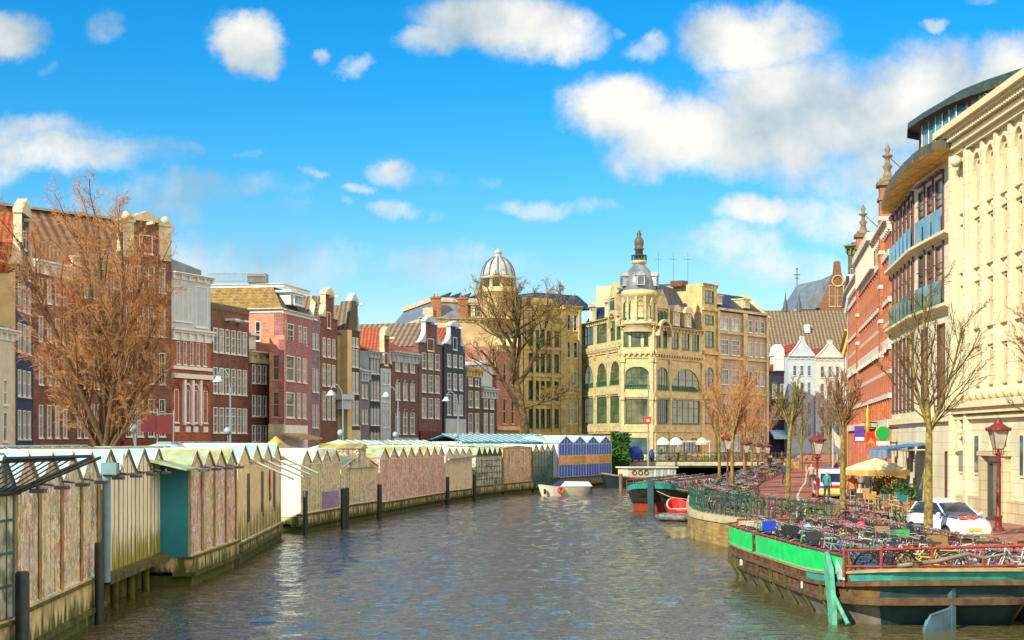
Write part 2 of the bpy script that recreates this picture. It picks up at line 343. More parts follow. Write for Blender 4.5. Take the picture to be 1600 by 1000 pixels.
def wall(fr, z0, z1, rows, mats, name='wall', u0=0., u1=None, depth=0., base=None):
    """front sheet with real openings; depth > 0 closes it to a block (slot 1 = side material)"""
    u1 = fr.W if u1 is None else u1; b = MB(); z = z0
    for cols, a, c, st in sorted(rows, key=lambda r: r[1]):
        if a > z: b.quad((u0,0,z),(u1,0,z),(u1,0,a),(u0,0,a))
        x = u0
        for (p, q) in cols:
            if p > x: b.quad((x,0,a),(p,0,a),(p,0,c),(x,0,c))
            x = q
        if u1 > x: b.quad((x,0,a),(u1,0,a),(u1,0,c),(x,0,c))
        z = c
    if z1 > z: b.quad((u0,0,z),(u1,0,z),(u1,0,z1),(u0,0,z1))
    if depth:
        b.quad((u0,0,z0),(u0,0,z1),(u0,depth,z1),(u0,depth,z0), 1); b.quad((u1,0,z0),(u1,depth,z0),(u1,depth,z1),(u1,0,z1), 1)
        b.quad((u0,depth,z0),(u0,depth,z1),(u1,depth,z1),(u1,depth,z0), 1); b.quad((u0,0,z1),(u1,0,z1),(u1,depth,z1),(u0,depth,z1), 1)
    ms = list(mats) if isinstance(mats, (list, tuple)) else [mats, mats]
    return fr.put(b, name, ms)
def cols(W, n, wf=.6, m0=.08, m1=None):
    m1 = m0 if m1 is None else m1
    a, c = W * m0, W * (1 - m1); s = (c - a) / n
    return [(a + s*(i + .5 - wf/2), a + s*(i + .5 + wf/2)) for i in range(n)]
# ------------------------------------------------------------------ palette
white = mat('white_paint', (.66,.66,.63), r=.5, var=.12, sc=3)
whitew = mat('white_stucco', (.40,.47,.52), r=.7, var=.14, sc=1.2)
cream = mat('cream_paint', (.58,.50,.34), r=.6, var=.25, col2=(.46,.38,.24))
beige = mat('beige_render', (.60,.47,.24), r=.85, var=.2, sc=.6, col2=(.48,.34,.18))
stone = mat('warm_stone', (.54,.44,.20), r=.8, var=.25, sc=1.5, col2=(.42,.31,.16))
stoneb = mat('sandstone_blocks', (.62,.50,.30), r=.8, var=.12, sc=1, kind='stone')
pale = mat('pale_limestone', (.72,.65,.45), r=.75, var=.05, sc=.5, kind='stone', p=(1.3,.55,.012))
pale2 = mat('pale_carved_stone', (.70,.61,.37), r=.75, var=.10, sc=2.5)
bk_red = mat('red_brick', (.30,.085,.045), kind='brick', sc=1.3, var=.3)
bk_brn = mat('brown_brick', (.14,.058,.038), kind='brick', sc=1.3, var=.35)
bk_prp = mat('plum_brick', (.13,.06,.055), kind='brick', sc=1.3, var=.3)
bk_pink = mat('pink_brick_shaded_face', (.26,.11,.11), kind='brick', sc=1.3, var=.25)  # shaded copy of the corner house brick, shade put into its colour
bk_pinkl = mat('pink_brick_lit_face', (.55,.24,.16), kind='brick', sc=1.3, var=.2)  # sunlit copy of the same brick, light put into its colour
bk_drk = mat('black_painted_brick', (.022,.03,.045), kind='brick', sc=1.5, var=.4)
bk_blk = mat('dark_brown_brick', (.06,.035,.035), kind='brick', sc=1.5, var=.4)
bk_nvy = mat('navy_painted_brick', (.012,.035,.085), kind='brick', sc=1.5, var=.35)
bk_gry = mat('grey_violet_brick', (.17,.13,.17), kind='brick', sc=1.5, var=.3)
bk_org = mat('orange_red_brick', (.52,.16,.07), kind='brick', sc=1.2, var=.3)
bk_yel = mat('yellow_brick', (.62,.48,.20), kind='brick', sc=.9, var=.3)
tl_red = mat('red_roof_tiles', (.46,.09,.03), kind='tile', axis='Y', var=.35, sc=3, bump=.6)
tl_brn = mat('brown_roof_tiles', (.28,.16,.09), kind='tile', axis='Y', var=.35, sc=3, bump=.6)
tl_brx = mat('brown_grey_roof_tiles', (.26,.20,.13), kind='tile', axis='X', var=.35, sc=2, bump=.6, p=(.5, .6))
tl_rdx = mat('weathered_red_tiles', (.44,.08,.03), kind='tile', axis='X', var=.35, sc=3, bump=.6)
slate = mat('blue_slate', (.028,.065,.13), r=.45, kind='tile', axis='X', var=.35, sc=2, p=(.35,.7))
slateg = mat('grey_lead_roof', (.16,.19,.22), r=.4, var=.35, sc=1.2, stretch=(1,1,.4))
mans = mat('ochre_brown_mansard_tiles', (.20,.13,.035), kind='brick', var=.4, sc=2, p=(.5,.28,.03))
lead = mat('pale_lead', (.34,.37,.38), r=.4, var=.3, sc=1.5)
gl_d = glassmat('dark_window_glass', (.02,.035,.045)); gl_b = glassmat('blue_grey_window_glass', (.06,.11,.14)); gl_w = glassmat('window_glass_with_blinds', (.30,.36,.36), var=.6, sc=1.1, r=.15)
gl_y = glassmat('olive_window_glass', (.10,.12,.07), var=.7, sc=.6, r=.05); gl_s = glassmat('sky_blue_glass', (.17,.29,.35), r=.05)
gl_t = glassmat('teal_penthouse_glass', (.07,.24,.25), var=.7, sc=.5); GMIX = [gl_d, gl_b, gl_d, gl_w, gl_b]; GDARK = [gl_d, gl_b, gl_d]
grn = mat('green_window_frames', (.03,.13,.07), r=.45, var=.2); brnf = mat('brown_metal_frames', (.12,.05,.045), r=.45, var=.2)
blackm = mat('black_iron', (.018,.02,.022), r=.45, var=.3, sc=6); dgreen = mat('dark_green_iron', (.015,.09,.055), r=.45, var=.3, sc=6)
redm = mat('oxide_red_iron', (.28,.045,.03), r=.5, var=.35, sc=8); wood_d = mat('weathered_dark_timber', (.09,.06,.035), r=.85, var=.5, sc=4, stretch=(1,1,.3), col2=(.10,.10,.03))
asph = mat('dark_asphalt', (.06,.06,.065), r=.9, var=.3, sc=2)
grey = mat('grey_paint', (.25,.26,.27), r=.55); dgrey = mat('dark_grey_metal', (.07,.075,.085), r=.5)

# ------------------------------------------------------------------ water
wm = bpy.data.materials.new('canal_water'); wm.use_nodes = True; t = wm.node_tree; b = t.nodes['Principled BSDF']
b.inputs['Base Color'].default_value = (.085,.078,.032,1); b.inputs['Roughness'].default_value = .035; b.inputs['IOR'].default_value = 1.5; b.inputs['Specular IOR Level'].default_value = .95
tcn = t.nodes.new('ShaderNodeTexCoord')
def wnoise(scale, stretch, det, rot=0):
    mp = t.nodes.new('ShaderNodeMapping'); mp.inputs['Scale'].default_value = stretch; mp.inputs['Rotation'].default_value = (0,0,rot); t.links.new(tcn.outputs['Object'], mp.inputs[0])
    n = t.nodes.new('ShaderNodeTexNoise'); n.inputs['Scale'].default_value = scale; n.inputs['Detail'].default_value = det; n.inputs['Roughness'].default_value = .55; t.links.new(mp.outputs[0], n.inputs['Vector']); return n.outputs[0]
def wm2(op, a, c):
    x = t.nodes.new('ShaderNodeMath'); x.operation = op
    for i, v in ((0, a), (1, c)):
        if isinstance(v, (int, float)): x.inputs[i].default_value = v
        else: t.links.new(v, x.inputs[i])
    return x.outputs[0]
wh = wm2('MULTIPLY', wnoise(3.6, (.7, 1.3, 1), 3, -.2), 1.0)
bp = t.nodes.new('ShaderNodeBump'); bp.inputs['Strength'].default_value = 1.0; bp.inputs['Distance'].default_value = .10
t.links.new(wh, bp.inputs['Height']); t.links.new(bp.outputs[0], b.inputs['Normal'])
import numpy as np
rsn = np.random.RandomState(5)
wx = np.concatenate([[-60, -40, -25], np.arange(-19, 33, .21), [45, 60]]); wy = [-40., 0., 12., 20.]
while wy[-1] < 190: wy.append(wy[-1] + max(.13, wy[-1] * .0038))
wy = np.array(wy + [220., 260.]); GX, GY = np.meshgrid(wx, wy); Z_ = np.zeros_like(GX)
for k_ in range(46):
    lam = .42 * (5.0 ** rsn.rand()); th_ = rsn.normal(pi/2 + .10, .40); ph = rsn.rand() * 2*pi; kk = 2*pi/lam
    wxp = GX + .35*np.sin(GY*.31 + ph) ; wyp = GY + .35*np.sin(GX*.43 + ph*2)
    env = .6 + .4*np.sin(GX*.11*rsn.uniform(.5,1.5) + GY*.07*rsn.uniform(.5,1.5) + ph*3)
    Z_ += .0036 * lam**.9 * env * np.sin(kk*(wxp*cos(th_) + wyp*sin(th_)) + ph)
Z_ = Z_ * 1.0 + .35*np.abs(Z_) - .01
Z_ *= np.clip((GY-14)/6, 0, 1) * np.clip((200-GY)/20, 0, 1)
nX, nY = len(wx), len(wy); vv = np.stack([GX.ravel(), GY.ravel(), Z_.ravel()], 1)
ii = np.arange((nY-1)*(nX-1)); r_, c_ = ii // (nX-1), ii % (nX-1); a_ = r_*nX + c_
me = bpy.data.meshes.new('canal_water'); me.from_pydata(vv.tolist(), [], np.stack([a_, a_+1, a_+nX+1, a_+nX], 1).tolist()); me.materials.append(wm); me.polygons.foreach_set('use_smooth', [True]*len(me.polygons)); me.update()
o = bpy.data.objects.new('canal_water', me); COL.objects.link(o); o['kind'] = 'structure'

def struct(mb, name, m, **k):
    o = mb.build(name, m, **k); o['kind'] = 'structure'; return o
# ------------------------------------------------------------------ land and quays
brickpave = mat('red_brick_paving', (.36,.135,.085), kind='brick', r=.85, var=.25, sc=.8, p=(.3,.11,.012))
for n_ in brickpave.node_tree.nodes:           # paving lies flat: lay the bond in x,y
    if n_.type == 'COMBXYZ':
        tt = brickpave.node_tree; sp_ = [q for q in tt.nodes if q.type == 'SEPXYZ'][0]
        tt.links.new(sp_.outputs[0], n_.inputs[0]); tt.links.new(sp_.outputs[1], n_.inputs[1])
landm = mat('grey_cobbled_quay', (.20,.17,.15), r=.9, var=.3, sc=1.2)
quaym = mat('ochre_quay_brick', (.36,.24,.09), kind='brick', r=.9, var=.4, sc=1.1, p=(.5,.16,.02))
copem = mat('pale_coping_stone', (.50,.42,.26), r=.8, var=.3, sc=2)
KR = [(-15.6,-10),(-15.8,40),(-16.8,60),(-17.5,80),(-14.5,92),(-11,115),(-8.5,128),(-5,142),(0,156),(6,172),(12,185)]     # canal edge of the left quay
mb = MB(); mb.prism_z(KR + [(30,188),(60,200),(60,420),(-400,420),(-400,-10)], -1.5, 1.2, 0, 1)
struct(mb, 'left_quay', [quaym, landm])
QR = [(13.9,-10),(13.8,30),(13.6,40),(13.4,46),(12.9,52),(12.0,56.3),(11.0,59.5),(10,63.5),(9.1,67.5),(8.6,70.5),(8.5,73),(8.8,76.5),(9.6,84),(10.6,92),(12.2,103),(16.6,125),(26.6,168),(31,187)]  # right quay edge
mb = MB(); mb.prism_z([(400,-10),(400,300),(60,300),(60,199),(31,187)] + list(reversed(QR[:-1])), -1.5, 1.2, 0, 1)
struct(mb, 'right_quay', [quaym, mat('brick_footway', (.34,.15,.10), r=.9, var=.3, sc=1.0)])
def strip(pl, off0, off1, z0, z1, mb, mi=0, zf=None):
    """band along a polyline, offset sideways to the right of travel reversed (+x side)"""
    L_ = []; 
    for i, p in enumerate(pl):
        a = Vector(pl[max(i-1,0)]); c = Vector(pl[min(i+1,len(pl)-1)]); d = (c-a).normalized(); nrm = Vector((d.y,-d.x))
        L_.append((Vector(p) + nrm*off0, Vector(p) + nrm*off1))
    for i in range(len(L_)-1):
        (a,b_),(c,d) = L_[i], L_[i+1]; za = zf(a.y) if zf else 0; zc = zf(c.y) if zf else 0
        v = [(a.x,a.y,z0+za),(b_.x,b_.y,z0+za),(d.x,d.y,z0+zc),(c.x,c.y,z0+zc),(a.x,a.y,z1+za),(b_.x,b_.y,z1+za),(d.x,d.y,z1+zc),(c.x,c.y,z1+zc)]
        mb.add(v, [(4,5,6,7),(0,1,5,4),(2,3,7,6),(1,2,6,5),(3,0,4,7)], mi)
mb = MB(); strip(QR, -.06, .5, 1.0, 1.30, mb); struct(mb, 'quay_coping', copem)
rise = lambda y: max(0, (y - 130) / 70) * .85
# street: brick roadway with kerbs, climbing gently towards the far square
ST = [(13.9,20),(13.9,45),(12.6,60),(11.4,74),(13.6,95),(16.3,110),(20.9,130),(30,170),(38,205),(50,262)]
wid = 4.0
mb = MB(); strip(ST, 0, 5.2, 1.204, 1.214, mb, 0, rise)
struct(mb, 'brick_street', brickpave)
kerbm = mat('grey_kerb_stone', (.32,.31,.29), r=.8, var=.25, sc=2)
mb = MB(); strip(ST[3:], -.35, 0, 1.19, 1.33, mb, 0, rise); strip(ST[2:], 5.2, 5.42, 1.19, 1.325, mb, 0, rise)
struct(mb, 'street_kerbs', kerbm)
mb = MB(); ln = [(PX(1282,70),70),(PX(1262,77),77),(PX(1246,86),86),(PX(1244,94),94),(PX(1250,110),110),(PX(1257,125),125),(PX(1259,150),150),(PX(1258,180),180)]
strip(ln, 0, .14, 1.218, 1.224, mb, 0, rise); mb.box(PX(1236,128), PX(1268,128), 127.6, 128, 1.222, 1.228)
struct(mb, 'road_line', mat('worn_white_line', (.62,.52,.42), r=.8, var=.3, sc=4))
mb = MB(); mb.prism_z([(27,180),(60,197),(90,300),(20,300)], 1.21, 2.05, 0); struct(mb, 'far_square', brickpave)

# ------------------------------------------------------------------ bridge
brf = (10.5, 176.); 
t_ = thing('canal_bridge', 'low dark flat bridge with iron railing crossing the canal in front of the corner store', 'bridge', (18,171,0))
mb = MB(); mb.box(-8.5, 12, -5, 14, 1.75, 2.3); mb.box(-8.6, 12, -5.12, -4.9, 1.95, 2.36, 1)
mb.build('deck', [mat('dark_bridge_steel', (.015,.035,.045), r=.6, var=.4), copem], t_)
mb = MB(); mb.box(-9.5, -6.5, -5.3, 14, -1, 2.34); mb.build('pier', quaym, t_)
mb = MB(); mb.box(10.5, 13, -5.3, 14, -1, 2.34); mb.build('pier', quaym, t_)
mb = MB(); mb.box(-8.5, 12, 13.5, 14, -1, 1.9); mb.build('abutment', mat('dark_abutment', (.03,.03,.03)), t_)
for k in range(30):
    mb = MB(); mb.box(-.03,.03,-.03,.03,0,1.02); mb.ball((0,0,1.05),.05,6); mb.build('post', dgreen, t_, (-8.4 + k*.7, -4.9, 2.35))
mb = MB(); mb.box(-8.4, 12, -4.94,-4.88, 3.3, 3.36); mb.box(-8.4, 12, -4.93,-4.89, 2.8, 2.84); mb.box(-8.4, 12, -4.93,-4.89, 2.45, 2.49); mb.build('rail', dgreen, t_)
# ------------------------------------------------------------------ canal houses on the left bank
GRP = 'canal houses along the left quay'
def gable_part(fr, style, z1, zt, m, mtrim, u0=0., u1=None, hook=True):
    u1 = fr.W if u1 is None else u1; W_ = u1 - u0; c = (u0 + u1) / 2; H = zt - z1
    if style == 'neck':
        nw = W_*.24
        pts = [(u0,z1),(u1,z1),(u1,z1+H*.10),(c+nw*1.5,z1+H*.22),(c+nw,z1+H*.5),(c+nw,z1+H*.86),(c+nw*.6,z1+H*.96),(c,zt),(c-nw*.6,z1+H*.96),(c-nw,z1+H*.86),(c-nw,z1+H*.5),(c-nw*1.5,z1+H*.22),(u0,z1+H*.10)]
    elif style == 'bell':
        pts = [(u0,z1),(u1,z1)] + [(c + W_*.5*(1-t)**.7 * (1 if t < .99 else 1) * (.42 + .58*(1-t)), z1 + H*t*.92) for t in (.05,.15,.3,.45,.6,.75,.9)]
        pts += [(c+W_*.06, zt)] + [(c-W_*.06, zt)] + [(c - W_*.5*(1-t)**.7*(.42 + .58*(1-t)), z1 + H*t*.92) for t in (.9,.75,.6,.45,.3,.15,.05)]
    elif style == 'spout':
        pts = [(u0,z1),(u1,z1),(c+W_*.1,z1+H*.85),(c+W_*.1,zt),(c-W_*.1,zt),(c-W_*.1,z1+H*.85)]
    elif style == 'step':
        pts = [(u0,z1),(u1,z1)]; n = 5; R = []
        for i in range(n): 
            x = W_/2*(1 - i/n); R += [(x, z1+H*i/n), (x, z1+H*(i+1)/n)] if i else [(x, z1+H/n)]
        pts += [(c+x, z) for x, z in R] + [(c-x, z) for x, z in reversed(R)]
    else: pts = [(u0,z1),(u1,z1),(c,zt)]
    b = MB(); b.prism_y(pts, 0, .35); o = fr.put(b, 'gable', m)
    # pale coping following the outline and a hoist beam
    q = pts[2:]; b = MB()
    for i in range(len(q)-1):
        a, d = Vector(q[i]), Vector(q[i+1])
        if (d-a).length < .05: continue
        nrm = Vector(((d-a).y, -(d-a).x)).normalized()*.09
        b.prism_y([(a.x,a.y),(d.x,d.y),(d.x+nrm.x,d.y+nrm.y),(a.x+nrm.x,a.y+nrm.y)], -.12, .40)
    if style == 'neck':
        for s_ in (-1,1):
            b.prism_y([(c+s_*nw, z1+H*.12),(c+s_*nw, z1+H*.5),(c+s_*nw*1.25,z1+H*.42),(c+s_*nw*1.4,z1+H*.25),(c+s_*W_*.47,z1+H*.12)], -.16, -.01)
        b.prism_y([(c-nw*1.15,z1+H*.82),(c+nw*1.15,z1+H*.82),(c+nw*1.15,z1+H*.88),(c,zt+H*.05),(c-nw*1.15,z1+H*.88)], -.2, .42)
    fr.put(b, 'gable_trim', mtrim)
    if hook:
        b = MB(); b.box(c-.09, c+.09, -1.0, .1, z1+H*.74, z1+H*.74+.2); fr.put(b, 'hoist_beam', mtrim)
def ridge_roof(fr, z1, zr, m, depth, u0=0., u1=None, y0=.35, cut=None):
    u1 = fr.W if u1 is None else u1; c = (u0+u1)/2
    b = MB(); b.prism_y([(u0-.1,z1-.05),(u1+.1,z1-.05),(c,zr)], y0, depth); return fr.put(b, 'roof', m)
def side_roof(fr, z1, zr, m, depth, u0=0., u1=None, y0=0.):
    u1 = fr.W if u1 is None else u1
    b = MB(); b.prism_x([(y0,z1),(depth,z1),((y0+depth)/2,zr)], u0, u1); return fr.put(b, 'roof', m)
def cornice(fr, z1, h, m, u0=0., u1=None, out=.35, dent=True):
    u1 = fr.W if u1 is None else u1; b = MB()
    b.box(u0-.05, u1+.05, -.08, .05, z1-h, z1-h*.35); b.box(u0-.1, u1+.1, -out*.6, .08, z1-h*.35, z1-h*.15); b.box(u0-.15, u1+.15, -out, .12, z1-h*.15, z1)
    if dent:
        n = max(3, int((u1-u0)/.9))
        for i in range(n+1):
            x = u0 + (u1-u0)*i/n; b.box(x-.07, x+.07, -out*.55, 0, z1-h*.85, z1-h*.36)
    return fr.put(b, 'cornice', m)
def dentband(fr, z, h, m, u0=0., u1=None, out=.10, name='band'):
    u1 = fr.W if u1 is None else u1; b = MB(); b.box(u0, u1, -out, .02, z, z+h); return fr.put(b, name, m)
def chimney(fr, u, y, z0, z1, m=None, w=.8):
    b = MB(); b.box(u-w/2,u+w/2,y-w/2,y+w/2,z0,z1); b.box(u-w*.6,u+w*.6,y-w*.6,y+w*.6,z1-.25,z1-.08)
    for s in (-.2,.2): b.lathe([(.12,0),(.10,.45)], (u+s*w, y, z1), 8)
    return fr.put(b, 'chimney', m or bk_brn)
def house(name, label, x0, d0, x1, d1, ytop, rows, nc, wf, m, mside=None, gab=None, roof=None, gm=None, fm=None, depth=12, corn=None, shop=None, win0=.08, win1=None, cat='house', roofflat=slateg):
    """ytop = eaves row in the photo at the left edge; rows = [(ytop, ybot, style[, n])]"""
    A = XY(x0,d0); th = thing(name, label, cat, (A.x, A.y, 1.2), 0, GRP); fr = Fr(th, (x0,d0), (x1,d1))
    zt = fr.z(ytop); R = []
    for r in rows:
        n = r[3] if len(r) > 3 else nc
        R.append((cols(fr.W, n, wf, win0, win1), fr.z(r[1]), fr.z(r[0]), r[2]))
    wall(fr, 0, zt, R, [m, mside or m], depth=depth)
    for r in R: windows(fr, r, fm or white, gm or GMIX, m)
    if corn: cornice(fr, zt+.02, corn[0], corn[1], out=.45)
    if gab: 
        style, yg, mg, mt = gab[:4]; zg = fr.z(yg); gable_part(fr, style, zt, zg, mg, mt)
        if len(gab) > 4:
            for (gw, gy0, gy1, st) in gab[4]:
                c = fr.W/2; windows(fr, ([(c-gw/2, c+gw/2)], fr.z(gy1), fr.z(gy0), st), fm or white, gm or GMIX, mg)
    if roof:
        kind, yr, mr = roof
        if kind == 'ridge': ridge_roof(fr, zt, fr.z(yr), mr, depth)
        elif kind == 'side': side_roof(fr, zt, fr.z(yr), mr, depth)
    elif not roof:
        b = MB(); b.box(.1, fr.W-.1, .1, depth-.1, zt, zt+.25); fr.put(b, 'roof', roofflat)
    b = MB(); b.box(0, fr.W, -.10, -.003, 0, .7); fr.put(b, 'plinth', grey)
    if shop:
        b = MB(); b.box(.15, fr.W-.15, -.16, -.004, .1, fr.z(shop[0])); fr.put(b, 'shopfront', shop[1])
    return th, fr
R3 = lambda ys, st: [(a, c, st) for a, c in ys]
h0, f0 = house('cream_house', 'cream rendered house with a red tiled roof at the far left edge', -70, 88, 22, 97, 500, R3([(585,628),(640,690)], '1x2'), 5, .45, mat('cream_render_front', (.55,.48,.36), var=.15), beige, corn=(.7, white), roof=None)
b = MB(); b.box(0, f0.W, 1.5, 11, f0.z(500), f0.z(432)); f0.put(b, 'upper_wall', beige)
b = MB(); b.prism_y([(0,f0.z(428)),(f0.W+.2,f0.z(428)),(f0.W+.2,f0.z(322)),(f0.W*.4,f0.z(322))], 1.2, 13); f0.put(b, 'roof', tl_red)
h1, f1 = house('narrow_house', 'narrow blue-black house with neck gable and hoist beam, beside the red tiled roof', 24, 97, 51, 102.3, 425, R3([(440,482),(502,548),(576,618),(640,686)], '1x2') , 3, .62, bk_nvy, beige, gab=('neck', 306, bk_nvy, cream, [(1.0, 352, 382, '1x2')]), roof=('ridge', 322, tl_red), gm=[gl_b, gl_b, gl_d])
for k_ in (-.29, .29):
    windows(f1, ([(f1.W/2+k_*f1.W-.42, f1.W/2+k_*f1.W+.42)], f1.z(428), f1.z(392), '1x2'), white, gl_b, bk_nvy)
h2, f2 = house('brick_house', 'low brown brick house with white cornice behind the left half of the big bare tree', 52, 103, 112, 108, 405, R3([(432,470),(492,532),(556,600),(632,684)], '2x3'), 4, .5, bk_brn, bk_brn, corn=(.9, white), roof=('side', 345, tl_brn), depth=14)
chimney(f2, 1.2, 3, f2.z(400), f2.z(352), bk_red, 1.3)
h3, f3 = house('brick_house', 'wide red-brown brick house with narrow white windows right behind the big bare tree trunk', 112, 108, 186, 112, 400, R3([(420,462),(480,525),(555,606),(630,684)], '2x3'), 6, .52, bk_brn, bk_brn, corn=(.7, cream), roof=('side', 340, tl_brn), depth=14)
h4, f4 = house('tall_brick_house', 'tall brown brick house with ornate gable and long tiled roof behind the big tree', 186, 112, 268, 115.5, 400, R3([(412,452),(476,522),(548,598),(622,682)], '2x3'), 4, .55, bk_brn, bk_prp, gab=('neck', 328, bk_brn, cream, [(1.2, 362, 392, '2x2')]), depth=14)
b = MB(); b.prism_x([(.5, f4.z(440)), (9.0, f4.z(440)), (9.0, f4.z(326)), (5.0, f4.z(326))], -13.5, f4.W-.4); f4.put(b, 'roof', mat('long_brown_tiled_roof', (.30,.17,.09), kind='tile', axis='X', var=.35, sc=2, p=(.42,.5), bump=.5))
b = MB(); b.box(-13.5, f4.W-.4, 4.6, 9, f4.z(327), f4.z(323)); f4.put(b, 'ridge_cap', lead)
for i, u in enumerate((.6, f4.W-.6)): b = MB(); b.box(u-.7,u+.7,-.2,.6,f4.z(345),f4.z(340)); b.box(u-.5,u+.5,-.1,.4,f4.z(400),f4.z(345)); b.ball((u,0,f4.z(336)),.35,8); f4.put(b, 'gable_shoulder', cream)
b = MB(); b.box(.1, 2.2, -.5, -.01, 0, 3.4); f4.put(b, 'shopfront', mat('dark_red_shopfront', (.2,.02,.02)))
# white attic house
h5, f5 = house('red_house', 'red brick house with white glazed attic, white stone bands and white window arches', 268, 115.7, 329, 120.5, 512, [(532,568,'1x2',5)], 5, .45, bk_red, bk_red, corn=(.9, white), depth=13, gm=[gl_b])
W5 = f5.W
b = MB(); b.box(0, W5, .0, 11, f5.z(512)+.02, f5.z(428)); f5.put(b, 'attic', whitew)
cornice(f5, f5.z(424), .5, white, out=.5)
windows(f5, ([(W5*.05+i*W5*.118, W5*.05+i*W5*.118+W5*.1) for i in range(4)], f5.z(500), f5.z(446), '1x2'), white, [gl_w, gl_b], whitew)
windows(f5, ([(W5*.6, W5*.92)], f5.z(506), f5.z(440), 'lat'), white, gl_w, whitew)
b = MB(); b.prism_y([(-.2,f5.z(424)),(W5*.9,f5.z(424)),(W5*.9,f5.z(412)),(-.2,f5.z(400))], .5, 11); f5.put(b, 'roof', slateg)
dentband(f5, f5.z(590), .35, white, out=.3); dentband(f5, f5.z(576), .25, white, out=.2)
for (a, c, st) in ((.06,.17,'arch1'),(.34,.45,'arch1'),(.54,.65,'arch1'),(.80,.91,'arch1')):
    windows(f5, ([(W5*a, W5*c)], f5.z(660), f5.z(608), '1x2'), white, gl_b, bk_red)
    b = MB(); u = W5*(a+c)/2; r_ = W5*.075
    for k in range(8):
        a0, a1 = pi*k/8, pi*(k+1)/8; b.prism_y([(u+r_*cos(a0),f5.z(610)+1.3*r_*sin(a0)),(u+r_*cos(a1),f5.z(610)+1.3*r_*sin(a1)),(u+r_*1.25*cos(a1),f5.z(610)+1.6*r_*sin(a1)),(u+r_*1.25*cos(a0),f5.z(610)+1.6*r_*sin(a0))], -.08, -.002)
    f5.put(b, 'arch', white if .2 < a < .7 else bk_brn)
for a in (.29,.495,.70): b = MB(); b.box(W5*a-.14, W5*a+.14, -.22, -.01, f5.z(664), f5.z(592)); f5.put(b, 'pilaster', white)
for a in (.06,.34,.54,.80): b = MB(); b.box(W5*a, W5*(a+.12), -.07, -.01, f5.z(675), f5.z(666)); f5.put(b, 'stone_panel', white)
h6, f6 = house('flat_brick_house', 'flat topped dark red brick house with six windows per floor, beside the white attic', 329, 120.7, 389, 127.2, 476, [(511,549,'2x3',6),(573,614,'2x3',6),(636,676,'2x3',6)], 6, .72, bk_brn, bk_brn, depth=13, win0=.04)
b = MB(); b.box(0, f6.W, -.05, .3, f6.z(482), f6.z(473)); f6.put(b, 'mossy_parapet', mat('mossy_parapet_brick', (.12,.08,.03), kind='brick'))
for u in (.36,.62): b = MB(); b.box(f6.W*u, f6.W*u+.9, -.9, 0, f6.z(497), f6.z(494)); f6.put(b, 'hoist_beam', white)
h7, f7 = house('small_brick_house', 'small brown brick house with heavy white cornice and blue dormer', 390, 127.4, 420, 130.3, 548, R3([(569,598),(617,650),(664,690)], '1x2'), 3, .66, bk_brn, bk_brn, corn=(1.0, cream), depth=12, gm=[gl_b], roof=('side', 515, slate))
b = MB(); b.box(f7.W*.4,f7.W*.75,.8,3,f7.z(545),f7.z(522)); b.box(f7.W*.35,f7.W*.8,.5,3,f7.z(522),f7.z(518)); f7.put(b, 'dormer', white)
# pink corner house with mansard
h8 = thing('pink_corner_house', 'pink brick corner house with ochre mansard roof and railed roof terrace', 'house', (PX(442,130.5),130.5,1.2), 0, GRP)
fL = Fr(h8, (380,131.5), (442,130.5)); fR = Fr(h8, (442,130.5), (487,138))
ys = [(502,534)]
RL = [([(fL.u(399),fL.u(407))], fL.z(533), fL.z(503), '1x2')]
RR = [([(fR.u(451), fR.u(460))], fR.z(528), fR.z(502), '2x2'), ]
wall(fL, 0, fL.z(486), RL, [bk_pinkl, bk_pinkl], depth=.8); windows(fL, RL[0], white, GMIX, bk_pinkl)
cR = [(fR.u(449), fR.u(459)), (fR.u(466.5), fR.u(471)), (fR.u(474), fR.u(479))]
RR = [(cR, fR.z(533), fR.z(503), '2x3'), (cR[1:], fR.z(594), fR.z(555), '2x3'), (cR[1:], fR.z(653), fR.z(612), '2x3')]
wall(fR, 0, fR.z(486), RR, [bk_pink, bk_pink], depth=.8)
for r_ in RR: windows(fR, r_, white, GMIX, bk_pink)
cornice(fL, fL.z(483), .35, white, out=.35, dent=False); cornice(fR, fR.z(483), .35, white, out=.35, dent=False)
def mansard(fr, yb, yt, m, inset=1.2, depth=9, ul=None):
    b = MB(); W_ = fr.W; zb, zt = fr.z(yb), fr.z(yt)
    b.add([(0,0,zb),(W_,0,zb),(W_,depth,zb),(0,depth,zb),(0 if ul is not None else inset*.0,inset,zt),(W_-0*inset,inset,zt),(W_,depth,zt),(0,depth,zt)], [(0,1,5,4),(1,2,6,5),(4,5,6,7),(3,0,4,7)], 0)
    return fr.put(b, 'roof', m)
fT = Fr(h8,(312,132),(442,130.5))
def hip(fa_, fb_, ins):
    p, d, q, e = fa_.A+fa_.back*ins, fa_.dir, fb_.A+fb_.back*ins, fb_.dir; k = d.x*e.y-d.y*e.x; t_ = ((q.x-p.x)*e.y-(q.y-p.y)*e.x)/k; return p+d*t_
Hp = hip(fT, fR, 1.4); zb = fR.z(483)+1.2; zt = fR.z(445)+1.2; V3 = lambda p, z: (p.x-h8.location.x, p.y-h8.location.y, z-1.2)
b = MB(); b.add([V3(fT.A,zb),V3(fT.B,zb),V3(Hp,zt),V3(fT.A+fT.back*1.4,zt)],[(0,1,2,3)]); b.add([V3(fR.A,zb),V3(fR.B,zb),V3(fR.B+fR.back*1.4-fR.dir*1.2,zt),V3(Hp,zt)],[(0,1,2,3)],1)
